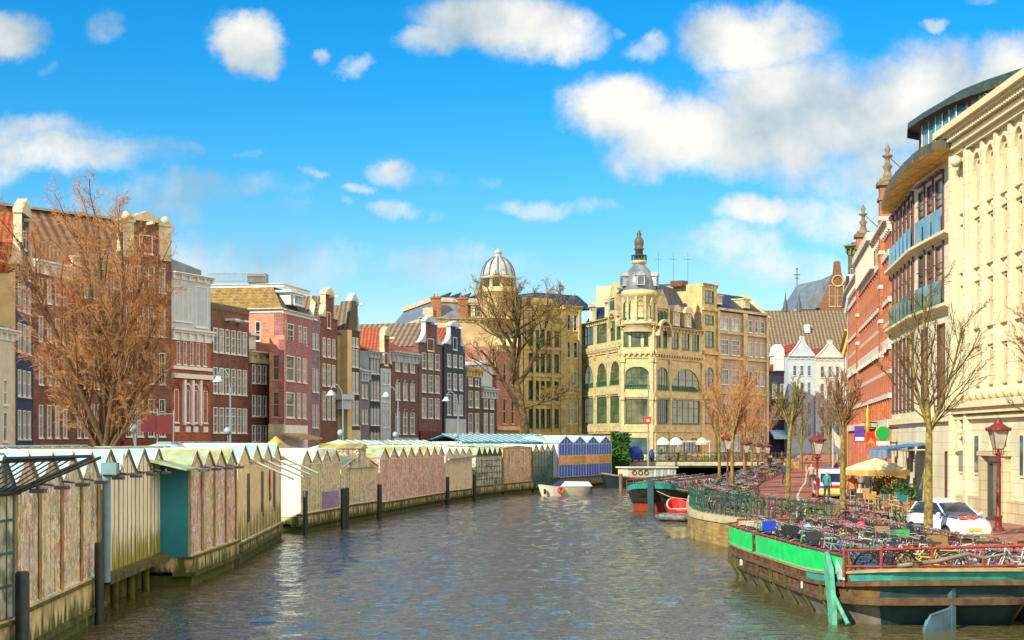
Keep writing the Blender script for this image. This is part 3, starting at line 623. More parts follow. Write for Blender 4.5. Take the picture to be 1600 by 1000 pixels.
b.add([V3(fR.B,zb),V3(fR.B+fR.back*7,zb),V3(fR.B+fR.back*6-fR.dir*1.2,zt),V3(fR.B+fR.back*1.4-fR.dir*1.2,zt)],[(0,1,2,3)],1); b.add([V3(fT.A+fT.back*1.4,zt),V3(Hp,zt),V3(fR.B+fR.back*1.4-fR.dir*1.2,zt),V3(fR.B+fR.back*6-fR.dir*1.2,zt)],[(0,1,2,3)],1)
b.build('roof',[mans, mat('dark_green_slates',(.035,.05,.035),kind='brick',p=(.5,.28,.03))],h8)
cornice(Fr(h8,(315,133.6),(442,132)), fR.z(440), .3, white, out=.2, dent=False); cornice(Fr(h8,(442,132),(482,138.5)), fR.z(440), .3, white, out=.2, dent=False)
b = MB(); b.box(0,fR.W*.62,0,3,0,.01)
b = MB(); b.box(fR.u(452),fR.u(470),-.1,2,fR.z(473),fR.z(454)); b.box(fR.u(450),fR.u(472),-.3,2,fR.z(454),fR.z(450.5)); f_ = fR.put(b, 'dormer', white)
windows(fR, ([(fR.u(454),fR.u(468))], fR.z(472), fR.z(456), '2x1'), white, gl_s, white)
for o_ in [o for o in bpy.data.objects if o.parent == h8 and o.name.startswith('window')][-1:]: o_.location += Vector((fR.back.x*-.32, fR.back.y*-.32, 0))
b = MB()
fB = Fr(h8, (325,134.5), (414,134.5))
for i in range(46):
    u = fB.W*i/45; b.box(u-.014,u+.014,0,.03,fB.z(441),fB.z(427.5))
b.box(0,fB.W,-.01,.06,fB.z(428.5),fB.z(427)); b.box(0,fB.W,0,.05,fB.z(440),fB.z(439.2))
fB.put(b, 'terrace_railing', grey)
b = MB(); b.box(fB.W-1.6,fB.W,.3,2,fB.z(441),fB.z(426)); fB.put(b,'roof_access_hut', grey)
# projecting bay
fbl = Fr(h8, (421,127.6), (444,127.2)); fbr = Fr(h8, (444,127.2), (479,133.5))
cl = [(fbl.u(426), fbl.u(440))]
RB = [(cl, fbl.z(594), fbl.z(554), '1x2'), (cl, fbl.z(652), fbl.z(612), '1x2')]
wall(fbl, 0, fbl.z(524), RB, [bk_pinkl, bk_pinkl], depth=.3)
for r_ in RB: windows(fbl, r_, bk_pinkl and mat('salmon_frames',(.5,.3,.2)), [gl_y], bk_pinkl)
cb = [(fbr.u(446.5), fbr.u(460)), (fbr.u(464.5), fbr.u(469)), (fbr.u(473), fbr.u(477))]
RB = [(cb, fbr.z(594), fbr.z(554), '1x2'), (cb, fbr.z(652), fbr.z(612), '1x2')]
wall(fbr, 0, fbr.z(530), RB, [bk_pink, bk_pink], depth=.5)
for r_ in RB: windows(fbr, r_, white, [gl_w, gl_b], bk_pink)
b = MB(); b.box(-.05,fbl.W+.02,-.12,-.003,0,fbl.z(663)); fbl.put(b,'shopfront', cream); b = MB(); b.box(0,fbr.W,-.12,-.003,0,fbr.z(664)); fbr.put(b,'shopfront', white)
b = MB(); b.prism_x([(-1.8,fbr.z(684)),(0,fbr.z(676)),(0,fbr.z(679)),(-1.8,fbr.z(687))], -1.5, fbr.W*.8); fbr.put(b,'awning', mat('sand_awning',(.42,.30,.12)))
# row of narrow houses to the right
houses = [
 ('narrow_house','narrow grey violet house with white ornate window surrounds, directly right of the pink corner house',486,138,499,140,505,R3([(520,545),(575,612),(632,668)],'2x3'),2,.6,bk_gry,bk_gry,('bell',462,bk_gry,cream,[(.9,478,498,'1x2')]),('ridge',468,tl_brn),None,12,None),
 ('narrow_house','red brown brick house with neck gable and lit yellow scrolls, tiled roof behind',500,140.2,527,145,500,R3([(526,556),(567,602),(611,655)],'2x3'),3,.6,bk_brn,beige,('neck',448,bk_brn,cream,[(1.0,484,510,'1x2')]),('ridge',458,tl_brn),None,12,None),
 ('narrow_house','nearly black brick house with tall white neck gable right of the lit beige wall',542.5,145.6,562,149,522,R3([(507+18,540),(543,572),(580,614),(625,664)],'2x4'),3,.68,bk_blk,beige,('neck',458,bk_blk,whitew,[(1.0,484,510,'1x2')]),('ridge',474,tl_brn),None,14,(672,cream)),
 ('narrow_house','slim white ornate house between the black gabled house and the black house with arched windows',563,149.2,576,151.3,578,R3([(600,622),(640,662)],'2x3'),2,.55,bk_gry,whitew,None,('side',545,whitew),(1.1,whitew),10,None),
 ('narrow_house','black house with arched yellow-edged windows and a white cornice',577,151.5,594,154,548,[(557,583,'arch'),(593,625,'arch'),(635,664,'arch'),(673,690,'arch')],3,.7,bk_drk,whitew,None,('side',515,tl_red),(.7,whitew),12,None),
 ('narrow_house','very slim white fronted house with stacked balconies and a small stepped top',595,154.2,611,156.5,575,[(560+20,600,'2x2'),(612,628,'2x2'),(640,668,'2x3')],2,.5,whitew,whitew,('neck',512,bk_brn,cream,[(.9,550,570,'1x2')]),('ridge',510,tl_red),None,12,None),
 ('wide_brick_house','wide purple brown house with three tall arched white windows per floor and white cornice',612,156.7,653,163,548,[(557,579,'arch'),(592,624,'arch'),(638,678,'arch')],3,.58,bk_prp,bk_prp,None,('side',510,tl_red),(1.1,whitew),12,(684,whitew)),
 ('neck_gable_house','plum brick house with broad white neck gable and wide dark doors',654,163.2,691,169,540,[(550,575,'2x2'),(584,612,'2x3'),(621,653,'2x3')],3,.64,bk_prp,bk_prp,('neck',492,bk_prp,whitew,[(1.7,526,546,'2x2')]),('ridge',500,mat('long_grey_brown_roof', (.26,.19,.13), kind='tile', axis='Y', var=.3, sc=2, p=(.5,.6), bump=.5)),None,13,(674,mat('dark_red_doors',(.10,.015,.015),kind='boards',axis='X'))),
 ('navy_house','navy blue house with white spout gable and red tiled side roof',694,169,727,175,542,[(552,572,'2x2'),(582,608,'2x3'),(615,648,'2x3')],3,.6,bk_nvy,bk_nvy,('neck',500,bk_nvy,whitew,[(1.2,524,544,'2x2')]),('ridge',508,tl_red),None,12,(654,whitew)),
 ('low_dark_house','low dark plum house with decorated parapet and four windows on two rows',728,175.2,752,180,574,R3([(580,602),(610,636),(645,676)],'2x2'),2,.62,bk_blk,beige,None,None,(1.0,stone),10,None),
 ('low_dark_house','low black house with broad white cornice and white attic ending the terrace',752,180.2,775,185,606,R3([(611,638),(645,680)],'2x2'),2,.62,bk_drk,beige,None,None,(1.2,whitew),10,None),
]
for (nm,lb,x0,d0,x1,d1,yt,rows,nc,wf,m,ms,gab,roof,corn,dep,shop) in houses:
    rows = [r if len(r) > 2 else r for r in rows]
    th_, fr_ = house(nm, lb, x0, d0, x1, d1, yt, [r for r in rows if r[0] >= yt], nc, wf, m, ms, gab=gab, roof=roof, corn=corn, depth=dep, shop=shop, gm=([gl_w, gl_b, gl_w] if x0 > 540 else GMIX))
    if lb.startswith('low black house'):
        b = MB(); b.box(.3,fr_.W*.85,.2,3,fr_.z(606),fr_.z(570)); b.prism_y([(.1,fr_.z(570)),(fr_.W*.95,fr_.z(570)),(fr_.W*.5,fr_.z(562))],.1,3); fr_.put(b,'attic', whitew)
# beige house side + tile roof pieces between
t_ = thing('beige_side_house', 'plain lit beige rendered house wall standing between two dark gabled houses', 'house', (PX(527,146),146,1.2), 0, GRP); f_ = Fr(t_, (527,146), (543,145.2))
wall(f_, 0, f_.z(516), [], [beige, beige], depth=.6); b = MB(); b.prism_x([(0,f_.z(516)),(1.2,f_.z(516)),(1.2,f_.z(470)),(.6,f_.z(470))], -.1, f_.W); f_.put(b, 'roof', tl_brx)
b = MB(); b.box(-.2, f_.W+.5, -1.2, .4, f_.z(625), f_.z(617)); b.box(-.05, f_.W+.3, -.9, .2, f_.z(640), f_.z(625)); f_.put(b, 'cornice', whitew)
cc_ = [(f_.W*.15, f_.W*.42), (f_.W*.58, f_.W*.85)]
# red brick building beneath the dome
tb = thing('pinkish_brick_annex', 'weathered pinkish brick building with tall windows behind the gnarled tree', 'building', (PX(776,186),186,1.2)); f_ = Fr(tb, (776,186), (812,192))
bk_wp = mat('weathered_pink_brick', (.30,.13,.10), kind='brick', var=.35)
R = [(cols(f_.W,2,.4,.15), f_.z(662), f_.z(622), '1x2'), (cols(f_.W,2,.4,.15), f_.z(600), f_.z(566), '1x2')]
wall(f_, 0, f_.z(540), R, [bk_wp, bk_wp], depth=14)
for r_ in R: windows(f_, r_, stone, [gl_d], bk_wp)
dentband(f_, f_.z(672), .5, stone, out=.2); cornice(f_, f_.z(538), .8, stone)
# ------------------------------------------------------------------ domed building
td = thing('domed_building', 'large beige building with two brick chimneys and a round tower under a lead dome', 'building', (PX(770,215),215,1.2))
fd = Fr(td, (655,205), (770,208)); fe = Fr(td, (770,208), (811,206))
wall(fd, 0, fd.z(498), [], [beige, beige], depth=22); wall(fe, 0, fe.z(498), [([(fe.u(778),fe.u(786)),(fe.u(800),fe.u(808))], fe.z(575), fe.z(540), '1x2')], [beige, beige], depth=1)
windows(fe, ([(fe.u(778),fe.u(786)),(fe.u(800),fe.u(808))], fe.z(575), fe.z(540), '1x2'), white, gl_d, beige)
cornice(fd, fd.z(496), .5, stone); cornice(fe, fe.z(496), .5, stone)
b = MB(); zb, zt = fd.z(496), fd.z(468)
b.add([(.5,.3,zb),(fd.W+4,.3,zb),(fd.W+4,20,zb),(.5,20,zb),(2.5,2.8,zt),(fd.W+4,2.8,zt),(fd.W+4,20,zt),(2.5,20,zt)], [(0,1,5,4),(1,2,6,5),(4,5,6,7),(3,0,4,7)])
fd.put(b, 'roof', slateg)
b = MB(); b.box(2.2, fd.W+2, 2.5, 20, zt, zt+.6); fd.put(b, 'roof_cornice', cream)
b = MB()
for i in range(7): b.prism_y([(4+i*1.4, zt+.6),(5+i*1.4, zt+.6),(5.6+i*1.4, zt+1.5),(5.4+i*1.4,zt+1.5)], 4, 12)
fd.put(b, 'skylights', slate)
for px_ in (684, 726): chimney(fd, fd.u(px_), 1.0, fd.z(505), fd.z(462), mat('brown_chimney_brick',(.30,.12,.06),kind='brick'), 1.15)
b = MB(); b.box(fd.u(665),fd.u(677),.1,1.5,fd.z(496),fd.z(480)); b.box(fd.u(738),fd.u(758),.1,2.5,fd.z(494),fd.z(474)); b.box(fd.u(736),fd.u(760),-.1,2.6,fd.z(474),fd.z(472)); fd.put(b,'dormer', cream)
windows(fd, ([(fd.u(741),fd.u(755))], fd.z(493), fd.z(476), '3x2'), white, gl_y, cream)
dtw = 206.; cx, cy = PX(778, dtw), dtw; k = dtw/F
def twr(mb, prof, n=16, mi=0): mb.lathe([(r*k, PZ(y, dtw) - 1.2) for r, y in prof], (0,0,0), n, mi)
TL = (cx - td.location.x, cy - td.location.y, 0)
b = MB(); twr(b, [(28,500),(28,462),(30,461),(31,458),(28,457)]); b.build('tower', beige, td, TL)
b = MB(); twr(b, [(33,458),(33,452),(30,451),(26,450),(26,437),(29,436),(29,433),(26,432)]); b.build('drum', stone, td, TL)
for i in range(10):
    a = 2*pi*i/10 + .2; b = MB(); b.box(-.45,.45,-.1,.1, 0, 1.5); b.build('drum_window', gl_d, td, (TL[0]+26.2*k*cos(a), TL[1]+26.2*k*sin(a), PZ(449,dtw)-1.2), a+pi/2)
b = MB(); twr(b, [(27,434),(26,428),(24,420),(20,412),(14,406),(8,402),(6,401),(6,396),(7,395),(5,392),(2,390),(.6,388)]); b.build('dome', lead, td, TL)
for i in range(12):
    a = 2*pi*i/12; b = MB(); P_ = [(27,434),(26.3,428),(24.3,420),(20.3,412),(14.3,406),(8,402)]
    b.path([(r*k*cos(a), r*k*sin(a), PZ(y,dtw)-1.2) for r, y in P_], .09, 4); b.build('rib', dgrey, td, TL)

# ------------------------------------------------------------------ yellow building
ty = thing('yellow_brick_building', 'yellow brick building with tall green windows and slate roof, left of the corner store', 'building', (PX(860,205),205,1.2))
fa = Fr(ty, (815,210), (908,217)); WA = fa.W
def pc(fr, L_): return [(fr.u(a), fr.u(c)) for a, c in L_]
ca = [(826,832),(836.5,842),(845,851),(854,860),(866,873)]; cb_ = [(886,891),(896,902)]
R = [(pc(fa,ca), fa.z(538), fa.z(514), '1x2'), (pc(fa,ca), fa.z(580), fa.z(551), '1x2'), (pc(fa,ca), fa.z(624), fa.z(594), '1x2'), (pc(fa,ca), fa.z(668), fa.z(638), '2x2')]
Rb = [(pc(fa,cb_), fa.z(556), fa.z(530), '1x2'), (pc(fa,cb_), fa.z(612), fa.z(577), '1x2'), (pc(fa,cb_), fa.z(661), fa.z(624), '2x3'), (pc(fa,cb_), fa.z(512), fa.z(486), '1x2')]
wall(fa, 0, fa.z(480), R, [bk_yel, bk_yel], depth=16, u1=fa.u(880)); wall(fa, 0, fa.z(474), Rb, [bk_yel, bk_yel], depth=16, u0=fa.u(880), u1=WA, name='wall')
for r_ in R: windows(fa, r_, grn, [gl_y, gl_d], bk_yel)
for r_ in Rb: windows(fa, r_, white, [gl_w, gl_d], bk_yel)
for y in (545, 588, 631): dentband(fa, fa.z(y), .35, stone, 0, fa.u(880), .18)
for px_ in (819,833.5,862.5,877,881,905): b = MB(); b.box(fa.u(px_)-.22,fa.u(px_)+.22,-.25,-.005,1,fa.z(478)); fa.put(b,'pilaster', stone)
cornice(fa, fa.z(472), .8, stone, fa.u(880), WA); cornice(fa, fa.z(478), .5, stone, 0, fa.u(880))
dentband(fa, 0, fa.z(675), stone, 0, WA, .15, 'plinth')
b = MB(); b.box(fa.u(822),fa.u(878),1,12,fa.z(480),fa.z(462)); fa.put(b,'attic', bk_yel)
windows(fa, (pc(fa,[(824,829),(864,870)]), fa.z(478), fa.z(464), '1x2'), grn, gl_b, bk_yel)
b = MB(); zb, zt = fa.z(475), fa.z(449)
b.add([(fa.u(852),.6,zb),(WA+3,.6,zb),(WA+3,14,zb),(fa.u(852),14,zb),(fa.u(868),4,zt),(WA+3,4,zt),(WA+3,14,zt),(fa.u(868),14,zt)], [(0,1,5,4),(1,2,6,5),(4,5,6,7),(3,0,4,7)]); fa.put(b,'roof', slate)

# ------------------------------------------------------------------ corner store
ts = thing('corner_store', 'ornate corner department store with arched glass bays, slate mansard and bulbous turret', 'building', (PX(1000,205),205,1.2))
sA = Fr(ts, (907,221), (971,203)); sC = Fr(ts, (971,203), (1022,202)); sB = Fr(ts, (1022,202), (1097,213))
st_l = mat('store_limestone', (.54,.46,.23), r=.75, var=.25, sc=1.5, col2=(.40,.33,.2))
def storebays(fr, bays, upper, dorm, cent):
    Z = fr.z; R = []
    for (y0, y1, st, L_) in bays: R.append((pc(fr, L_), Z(y1), Z(y0), st))
    wall(fr, 0, Z(509), R, [st_l, st_l], depth=.6)
    for r_ in R:
        g = [gl_y, gl_d, gl_y] if r_[1] > 4 else [gl_w, gl_b]
        windows(fr, r_, grn, g, st_l)
    for y, h_ in ((675,.9),(621,.7),(560,.9),(553,.5)):
        dentband(fr, Z(y), h_, st_l, 0, fr.W, .14 if y != 553 else .4)
    n = int(fr.W/.7); b = MB()
    for i in range(n): b.box(fr.W*(i+.3)/n, fr.W*(i+.7)/n, -.4, -.2, Z(556), Z(553))
    fr.put(b, 'dentils', st_l)
    cornice(fr, Z(508), .6, st_l, 0, fr.W, .5)
lA = [(912,927),(933,948),(954,969)]
storebays(sA, [(514,541,'3x2'[:3],[(912,927),(933,948),(955,961),(964,970)]),(573,606,'arch',lA),(623,661,'lat',lA),(682,705,'2x2',lA)], 0, 0, 0)
storebays(sC, [(514,541,'2x2',[(974,982),(986,1001),(1006,1013)]),(573,606,'archw',[(977,1014)]),(623,661,'4x2',[(977,1014)]),(684,708,'2x2',[(980,1011)])], 0, 0, 0)
storebays(sB, [(514,541,'2x2',[(1026,1032),(1036,1042),(1050,1060),(1066,1077),(1082,1092)]),(573,608,'archw',[(1026,1043),(1050,1093)]),(623,661,'lat',[(1026,1043),(1050,1093)]),(684,708,'archw',[(1026,1043),(1050,1070),(1073,1093)])], 0, 0, 0)
for fr, L_ in ((sA,(909.5,930,951,970)),(sC,(973,1018)),(sB,(1024,1046,1096))):
    for x in L_:
        b = MB(); u = fr.u(x); b.box(u-.22,u+.22,-.16,-.01,0,fr.z(557)); b.box(u-.3,u+.3,-.28,-.01,fr.z(566),fr.z(560)); b.box(u-.3,u+.3,-.28,-.01,fr.z(625),fr.z(620)); fr.put(b,'pilaster', st_l)
# iron balustrades in front of the arched bays
for fr, L_ in ((sA,lA),(sC,[(977,1014)]),(sB,[(1026,1043),(1050,1093)])):
    for a, c in L_:
        b = MB(); u0, u1 = fr.u(a), fr.u(c); n = int((u1-u0)/.3)
        for i in range(n+1): b.box(u0+(u1-u0)*i/n-.03, u0+(u1-u0)*i/n+.03, -.14, -.08, fr.z(608), fr.z(601))
        b.box(u0,u1,-.16,-.06,fr.z(601.8),fr.z(600.6)); fr.put(b,'balustrade', grn)
# body and mansard behind the three fronts
def P3(x, d, y): return (PX(x,d)-ts.location.x, d-205, PZ(y,d)-1.2)
b = MB(); pts = [sA.w(0,.3), sA.w(sA.W,.3), sC.w(sC.W,.3), sB.w(sB.W,.3)]; pl = [(p.x-ts.location.x, p.y-ts.location.y) for p in pts] + [(20,30),(0,30)]
b.prism_z(pl, sC.z(556), sC.z(509)); b.build('upper_body', st_l, ts)
ZHI = sB.z(452,sB.W)
b = MB(); lo = [sA.w(.2,.5,sA.z(508)), sA.w(sA.W,.5,sC.z(508)), sC.w(sC.W,.5,sC.z(508)), sB.w(sB.W-.2,.5,sC.z(508)), sB.w(sB.W-.2,14,sC.z(508)), sA.w(.2,14,sC.z(508))]
hi = [sA.w(2.2,3.0,ZHI), sA.w(sA.W,3.2,ZHI), sC.w(sC.W,3.2,ZHI), sB.w(sB.W-2.2,3.0,ZHI), sB.w(sB.W-2.2,12,ZHI), sA.w(2.2,12,ZHI)]
v = [tuple(p - ts.location) for p in lo + hi]; b.add(v, [(i,(i+1)%6,6+(i+1)%6,6+i) for i in range(6)] + [tuple(range(6,12))]); b.build('roof', slate, ts)
def dormer(fr, x, y0, y1, w, m=st_l, big=False, dp=1.6):
    u = fr.u(x); z0, z1 = fr.z(y1), fr.z(y0); b = MB()
    b.box(u-w/2, u+w/2, .2, dp, z0, z1)
    pts = [(u-w*.6,z1),(u+w*.6,z1)] + [(u+w*.6*cos(a), z1+w*(.5 if not big else .7)*sin(a)) for a in (pi*.15,pi*.3,pi*.45,pi*.55,pi*.7,pi*.85)]
    b.prism_y(pts, 0, dp-.2)
    if big:
        for s_ in (-1,1): b.box(u+s_*w*.62-.2,u+s_*w*.62+.2,-.1,.8,z0,z1+.4); b.ball((u+s_*w*.62,.3,z1+.7),.25,8)
        b.prism_y([(u-w*.3,z1+w*.6),(u+w*.3,z1+w*.6),(u,z1+w*.95)],0,1)
    fr.put(b, 'dormer', m)
    fme, gme = win_mesh(w*(.62 if not big else .34), (z1-z0)*.82, 'arch', white if not big else grn, gl_b, m)
    for du in ((0,) if not big else (-w*.22, w*.22)):
        o = fr.puti(fme, 'window', u+du-w*(.31 if not big else .17), .13 if not big else -.02, z0+.15); inst(gme, 'pane', o)
for x in (921.5, 945.5): dormer(sA, x, 484, 506, 1.5, cream, dp=.75)
dormer(sA, 957, 480, 507, 2.2, st_l, True, .6); dormer(sB, 1035, 480, 507, 2.7, st_l, True, .9)
for x in (1059, 1077): dormer(sB, x, 482, 505, 1.9, cream)
for fr, x in ((sA,962),(sB,1035)):
    b = MB(); u = fr.u(x)
    for k_ in range(9):
        a0, a1 = pi*k_/9, pi*(k_+1)/9; r_ = 1.9
        b.prism_y([(u+r_*cos(a0),fr.z(524)+1.2*r_*sin(a0)),(u+r_*cos(a1),fr.z(524)+1.2*r_*sin(a1)),(u+r_*.8*cos(a1),fr.z(524)+r_*sin(a1)),(u+r_*.8*cos(a0),fr.z(524)+r_*sin(a0))],-.6,-.01)
    fr.put(b,'arch', st_l)
# turret
dt = 204.; k = dt/F; TT = (PX(998,dt)-ts.location.x, dt-.6-205, 0)
def tw2(prof, n=20): b = MB(); b.lathe([(r*k, PZ(y,dt)-1.2) for r, y in prof], (0,0,0), n); return b
tw2([(25,520),(25,509),(28,508),(28,505),(25,503),(25,466),(28,464),(28,457),(25,455)]).build('turret', st_l, ts, TT)
for a in (-pi/2, -pi/2-.95, -pi/2+.95):
    fme, gme = win_mesh(1.3, 2.3, 'arch', grn, gl_b, st_l); R_ = 25.3*k
    o = inst(fme, 'turret_window', ts, (TT[0]+R_*cos(a)-.65*cos(a+pi/2), TT[1]+R_*sin(a)-.65*sin(a+pi/2), PZ(499,dt)-1.2), (0,0,a+pi/2)); inst(gme,'pane',o)
for i in range(12):
    a = 2*pi*i/12+.26; b = MB(); b.box(-.14,.14,-.14,.14,PZ(503,dt)-1.2,PZ(466,dt)-1.2); b.build('pilaster', st_l, ts, (TT[0]+25.6*k*cos(a),TT[1]+25.6*k*sin(a),0), a)
tw2([(25,457),(26,450),(25,441),(22,432),(17,424),(12,418),(9,415),(9,412)]).build('turret_dome', slateg, ts, TT)
for a in (-pi/2,-pi/2-1.2,-pi/2+1.2):
    b = MB(); b.box(-.55,.55,-.5,.9,0,1.3); b.prism_y([(-.7,1.3),(.7,1.3),(0,1.9)],-.6,.9); o = b.build('turret_dormer', lead, ts, (TT[0]+24*k*cos(a),TT[1]+24*k*sin(a),PZ(449,dt)-1.2), a+pi/2)
    b = MB(); b.box(-.35,.35,-.54,-.5,.15,1.15); b.build('pane', gl_b, o)
tw2([(9,414),(12,412),(13,409),(11,408)],12).build('gallery', st_l, ts, TT)
b = MB()
for i in range(14): a = 2*pi*i/14; b.box(11.5*k*cos(a)-.05,11.5*k*cos(a)+.05,11.5*k*sin(a)-.05,11.5*k*sin(a)+.05,PZ(409,dt)-1.2,PZ(400,dt)-1.2)
b.lathe([(11.8*k,PZ(400.5,dt)-1.2),(11.8*k,PZ(399.5,dt)-1.2)],(0,0,0),14); b.build('gallery_railing', dgreen, ts, TT)
tw2([(6,409),(6,392),(8,391),(8,389),(6,388),(7,384),(7.5,380),(7,376),(4,372),(3,370),(4,367),(2.5,364),(.6,360)],10).build('lantern', mat('dark_bronze_lantern',(.10,.075,.05),r=.5,var=.4), ts, TT)

# ------------------------------------------------------------------ right wing
tr = thing('slate_roofed_building', 'stone fronted building with deep blue slate roof and white windows, right of the corner store', 'building', (PX(1140,222),222,1.2))
fw = Fr(tr, (1097,213.5), (1120,217)); fx = Fr(tr, (1120,217), (1198,228))
grs = mat('grey_sandstone', (.40,.34,.24), kind='stone', var=.25, sc=1.2)
cw = pc(fw,[(1102,1115)]); R = [(cw, fw.z(541), fw.z(516), '2x2'), (cw, fw.z(505), fw.z(491), '2x2'), (cw, fw.z(472), fw.z(452), '2x2'), (cw, fw.z(608), fw.z(573), 'arch'), (cw, fw.z(661), fw.z(623), '2x2')]
wall(fw, 0, fw.z(443), R, [stone, stone], depth=8)
for r_ in R: windows(fw, r_, grn, [gl_y, gl_b], stone)
cornice(fw, fw.z(442), .5, stone); dentband(fw, fw.z(484), .4, stone, out=.3); dentband(fw, fw.z(553), .5, stone, out=.4)
c1 = pc(fx,[(1125,1138),(1143,1155)]); c2 = pc(fx,[(1169,1175),(1179,1184),(1188,1194)])
R = [(c1+c2, fx.z(514), fx.z(494), '2x2'), (c1+c2, fx.z(553), fx.z(529), '2x3'), (c1+c2, fx.z(600), fx.z(576), '2x3'), (c1+c2, fx.z(655), fx.z(625), '2x3'), (c1+c2, fx.z(705), fx.z(680), '2x2')]
wall(fx, 0, fx.z(485), R, [grs, grs], depth=12)
for r_ in R: windows(fx, r_, white, [gl_w, gl_b], grs)
for y in (484, 520, 560, 615, 665): dentband(fx, fx.z(y), .35, st_l, out=.25)
for x in (1121,1161,1164,1197): b = MB(); u = fx.u(x); b.box(u-.3,u+.3,-.3,-.01,0,fx.z(485)); fx.put(b,'pilaster', st_l)
b = MB(); b.prism_x([(-.2,fx.z(486)),(11,fx.z(486)),(8,fx.z(450)),(4.0,fx.z(450))], 0, fx.W); fx.put(b,'roof', slate)
b = MB(); b.prism_x([(-.6,fx.z(487)),(.2,fx.z(487)),(4.2,fx.z(447)),(3.6,fx.z(446))], fx.W-.1, fx.W+.35); fx.put(b,'roof_edge_wall', stone)
for x in (1133, 1176):
    b = MB(); u = fx.u(x); b.box(u-.9,u+.9,1.0,4,fx.z(474),fx.z(460)); b.box(u-1.05,u+1.05,.8,4,fx.z(460),fx.z(458)); fx.put(b,'dormer', st_l); fme,gme = win_mesh(1.3,1.0,'2x1',white,gl_s,white); o = fx.puti(fme,'window',u-.65,.96,fx.z(472)); inst(gme,'pane',o)
b = MB(); b.box(-5.5, -.01, 7.5, 12, fw.z(480), fw.z(444)); b.box(-8.5,-5.5,9,12,fw.z(480),fw.z(448)); fw.put(b,'rooftop_block', mat('yellow_cream_render',(.62,.52,.28)))
b = MB(); b.box(-1.0,.6,2.6,4.5,fw.z(446),fw.z(437)); fw.put(b,'chimney', bk_brn)
b = MB(); b.box(.6,fx.u(1148)-0,4,8,fx.z(450),fx.z(443)); fw.put(b,'roof_lantern', dgrey)
for x, y in ((1053,430),(1076,432),(1030,436)):
    b = MB(); b.tube((0,0,0),(0,0,6.2),.04,.02,5); b.tube((-.5,0,5.2),(.5,0,5.2),.025,.025,4); b.build('aerial', dgrey, tr, (PX(x,215)-tr.location.x, -6, PZ(462,215)-1.2))

# ------------------------------------------------------------------ end of the street
tw_ = thing('long_tiled_hall', 'large hall with a huge grey-brown tiled roof behind the white gabled houses', 'building', (PX(1265,268),268,1.2)); f_ = Fr(tw_, (1190,268), (1345,268))
wall(f_, 0, f_.z(545), [], [bk_blk, bk_blk], depth=16)
b = MB(); b.prism_x([(-.3,f_.z(547)),(16,f_.z(547)),(9,f_.z(479)),(8,f_.z(479))], 0, f_.W); f_.put(b,'roof', tl_brx)
b = MB(); b.box(f_.u(1263),f_.u(1271),3,6,f_.z(518),f_.z(505)); f_.put(b,'roof_window', white)
for x in (1240,1262): b = MB(); b.lathe([(.5,0),(.4,1.2),(.1,2.6),(.05,3.4)],(0,0,0),8); f_.put(b,'roof_vent', dgrey, f_.u(x), 8, f_.z(481))
tc_ = thing('church', 'brown brick church gable with grey slate roof and iron cross', 'church', (PX(1300,300),300,1.2)); f_ = Fr(tc_, (1283,300), (1345,300.3))
zt = f_.z(408); c_ = f_.u(1309); b = MB(); b.prism_y([(0,0),(f_.u(1334),0),(f_.u(1334),f_.z(480)),(c_+.7,f_.z(425)),(c_+.5,zt),(c_-.5,zt),(c_-.7,f_.z(425)),(0,f_.z(480))],0,1.2); f_.put(b,'gable', mat('church_brick',(.17,.09,.05),kind='brick',var=.3))
for x in (1300,1313,1322):
    fme,gme = win_mesh(1.3, 4.2, 'arch1', stone, gl_d, stone); o = f_.puti(fme,'window',f_.u(x)-.6,-.05,f_.z(479)); inst(gme,'pane',o)
b = MB()
for k_ in range(14): a = 2*pi*k_/14; b.tube((c_+1.1*cos(a),-.1,f_.z(439)+1.1*sin(a)),(c_+1.1*cos(a+.45),-.1,f_.z(439)+1.1*sin(a+.45)),.15,n=5)
f_.put(b,'rose_window', stone)
b = MB(); b.add([(-4.5,2,f_.z(482)),(c_,2,f_.z(482)),(c_,2,f_.z(430)),(-1.6,14,f_.z(434)),(-4.5,20,f_.z(482)),(c_,24,f_.z(434))],[(0,1,2,3),(0,3,4),(3,2,5)]); b.prism_y([(c_,f_.z(425)),(c_+4,f_.z(480)),(c_-4,f_.z(480))],1.2,20); f_.put(b,'roof', slateg)
b = MB(); zc = f_.z(434); b.tube((-1.6,14,zc),(-1.6,14,zc+3.2),.08,n=6); b.tube((-2.3,14,zc+2.1),(-.9,14,zc+2.1),.08,n=6); b.tube((-2.0,14,zc+1.4),(-1.2,14,zc+1.4),.08,n=6); b.ball((-1.6,14,zc+3.3),.2,6); f_.put(b,'cross', blackm)
def far_house(name, label, x0, x1, d, ye, rows, n, m, gab, ms=None, roofm=tl_rdx, ztop=None, fm=None, wf=.5):
    A = XY(x0,d); th = thing(name, label, 'house', (A.x,A.y,1.9), 0, 'houses closing the end of the street'); fr = Fr(th, (x0,d), (x1,d+.5), zg=1.9)
    R = [(cols(fr.W,n,wf,.1), fr.z(b_), fr.z(a_), st) for a_, b_, st in rows]
    wall(fr, 0, fr.z(ye), R, [m, ms or m], depth=10)
    for r_ in R: windows(fr, r_, fm or m, [gl_d, gl_d, gl_b], m)
    cornice(fr, fr.z(ye)+.02, .6, m, out=.35)
    if gab: gable_part(fr, gab[0], fr.z(ye), fr.z(gab[1]), m if len(gab) < 3 else gab[2], white, hook=False)
    ridge_roof(fr, fr.z(ye), fr.z(gab[1] + 8 if gab else ye-20), roofm, 9)
    return th, fr
RW = [(571,587,'1x2'),(597,617,'1x2'),(628,648,'1x2'),(662,682,'1x2')]
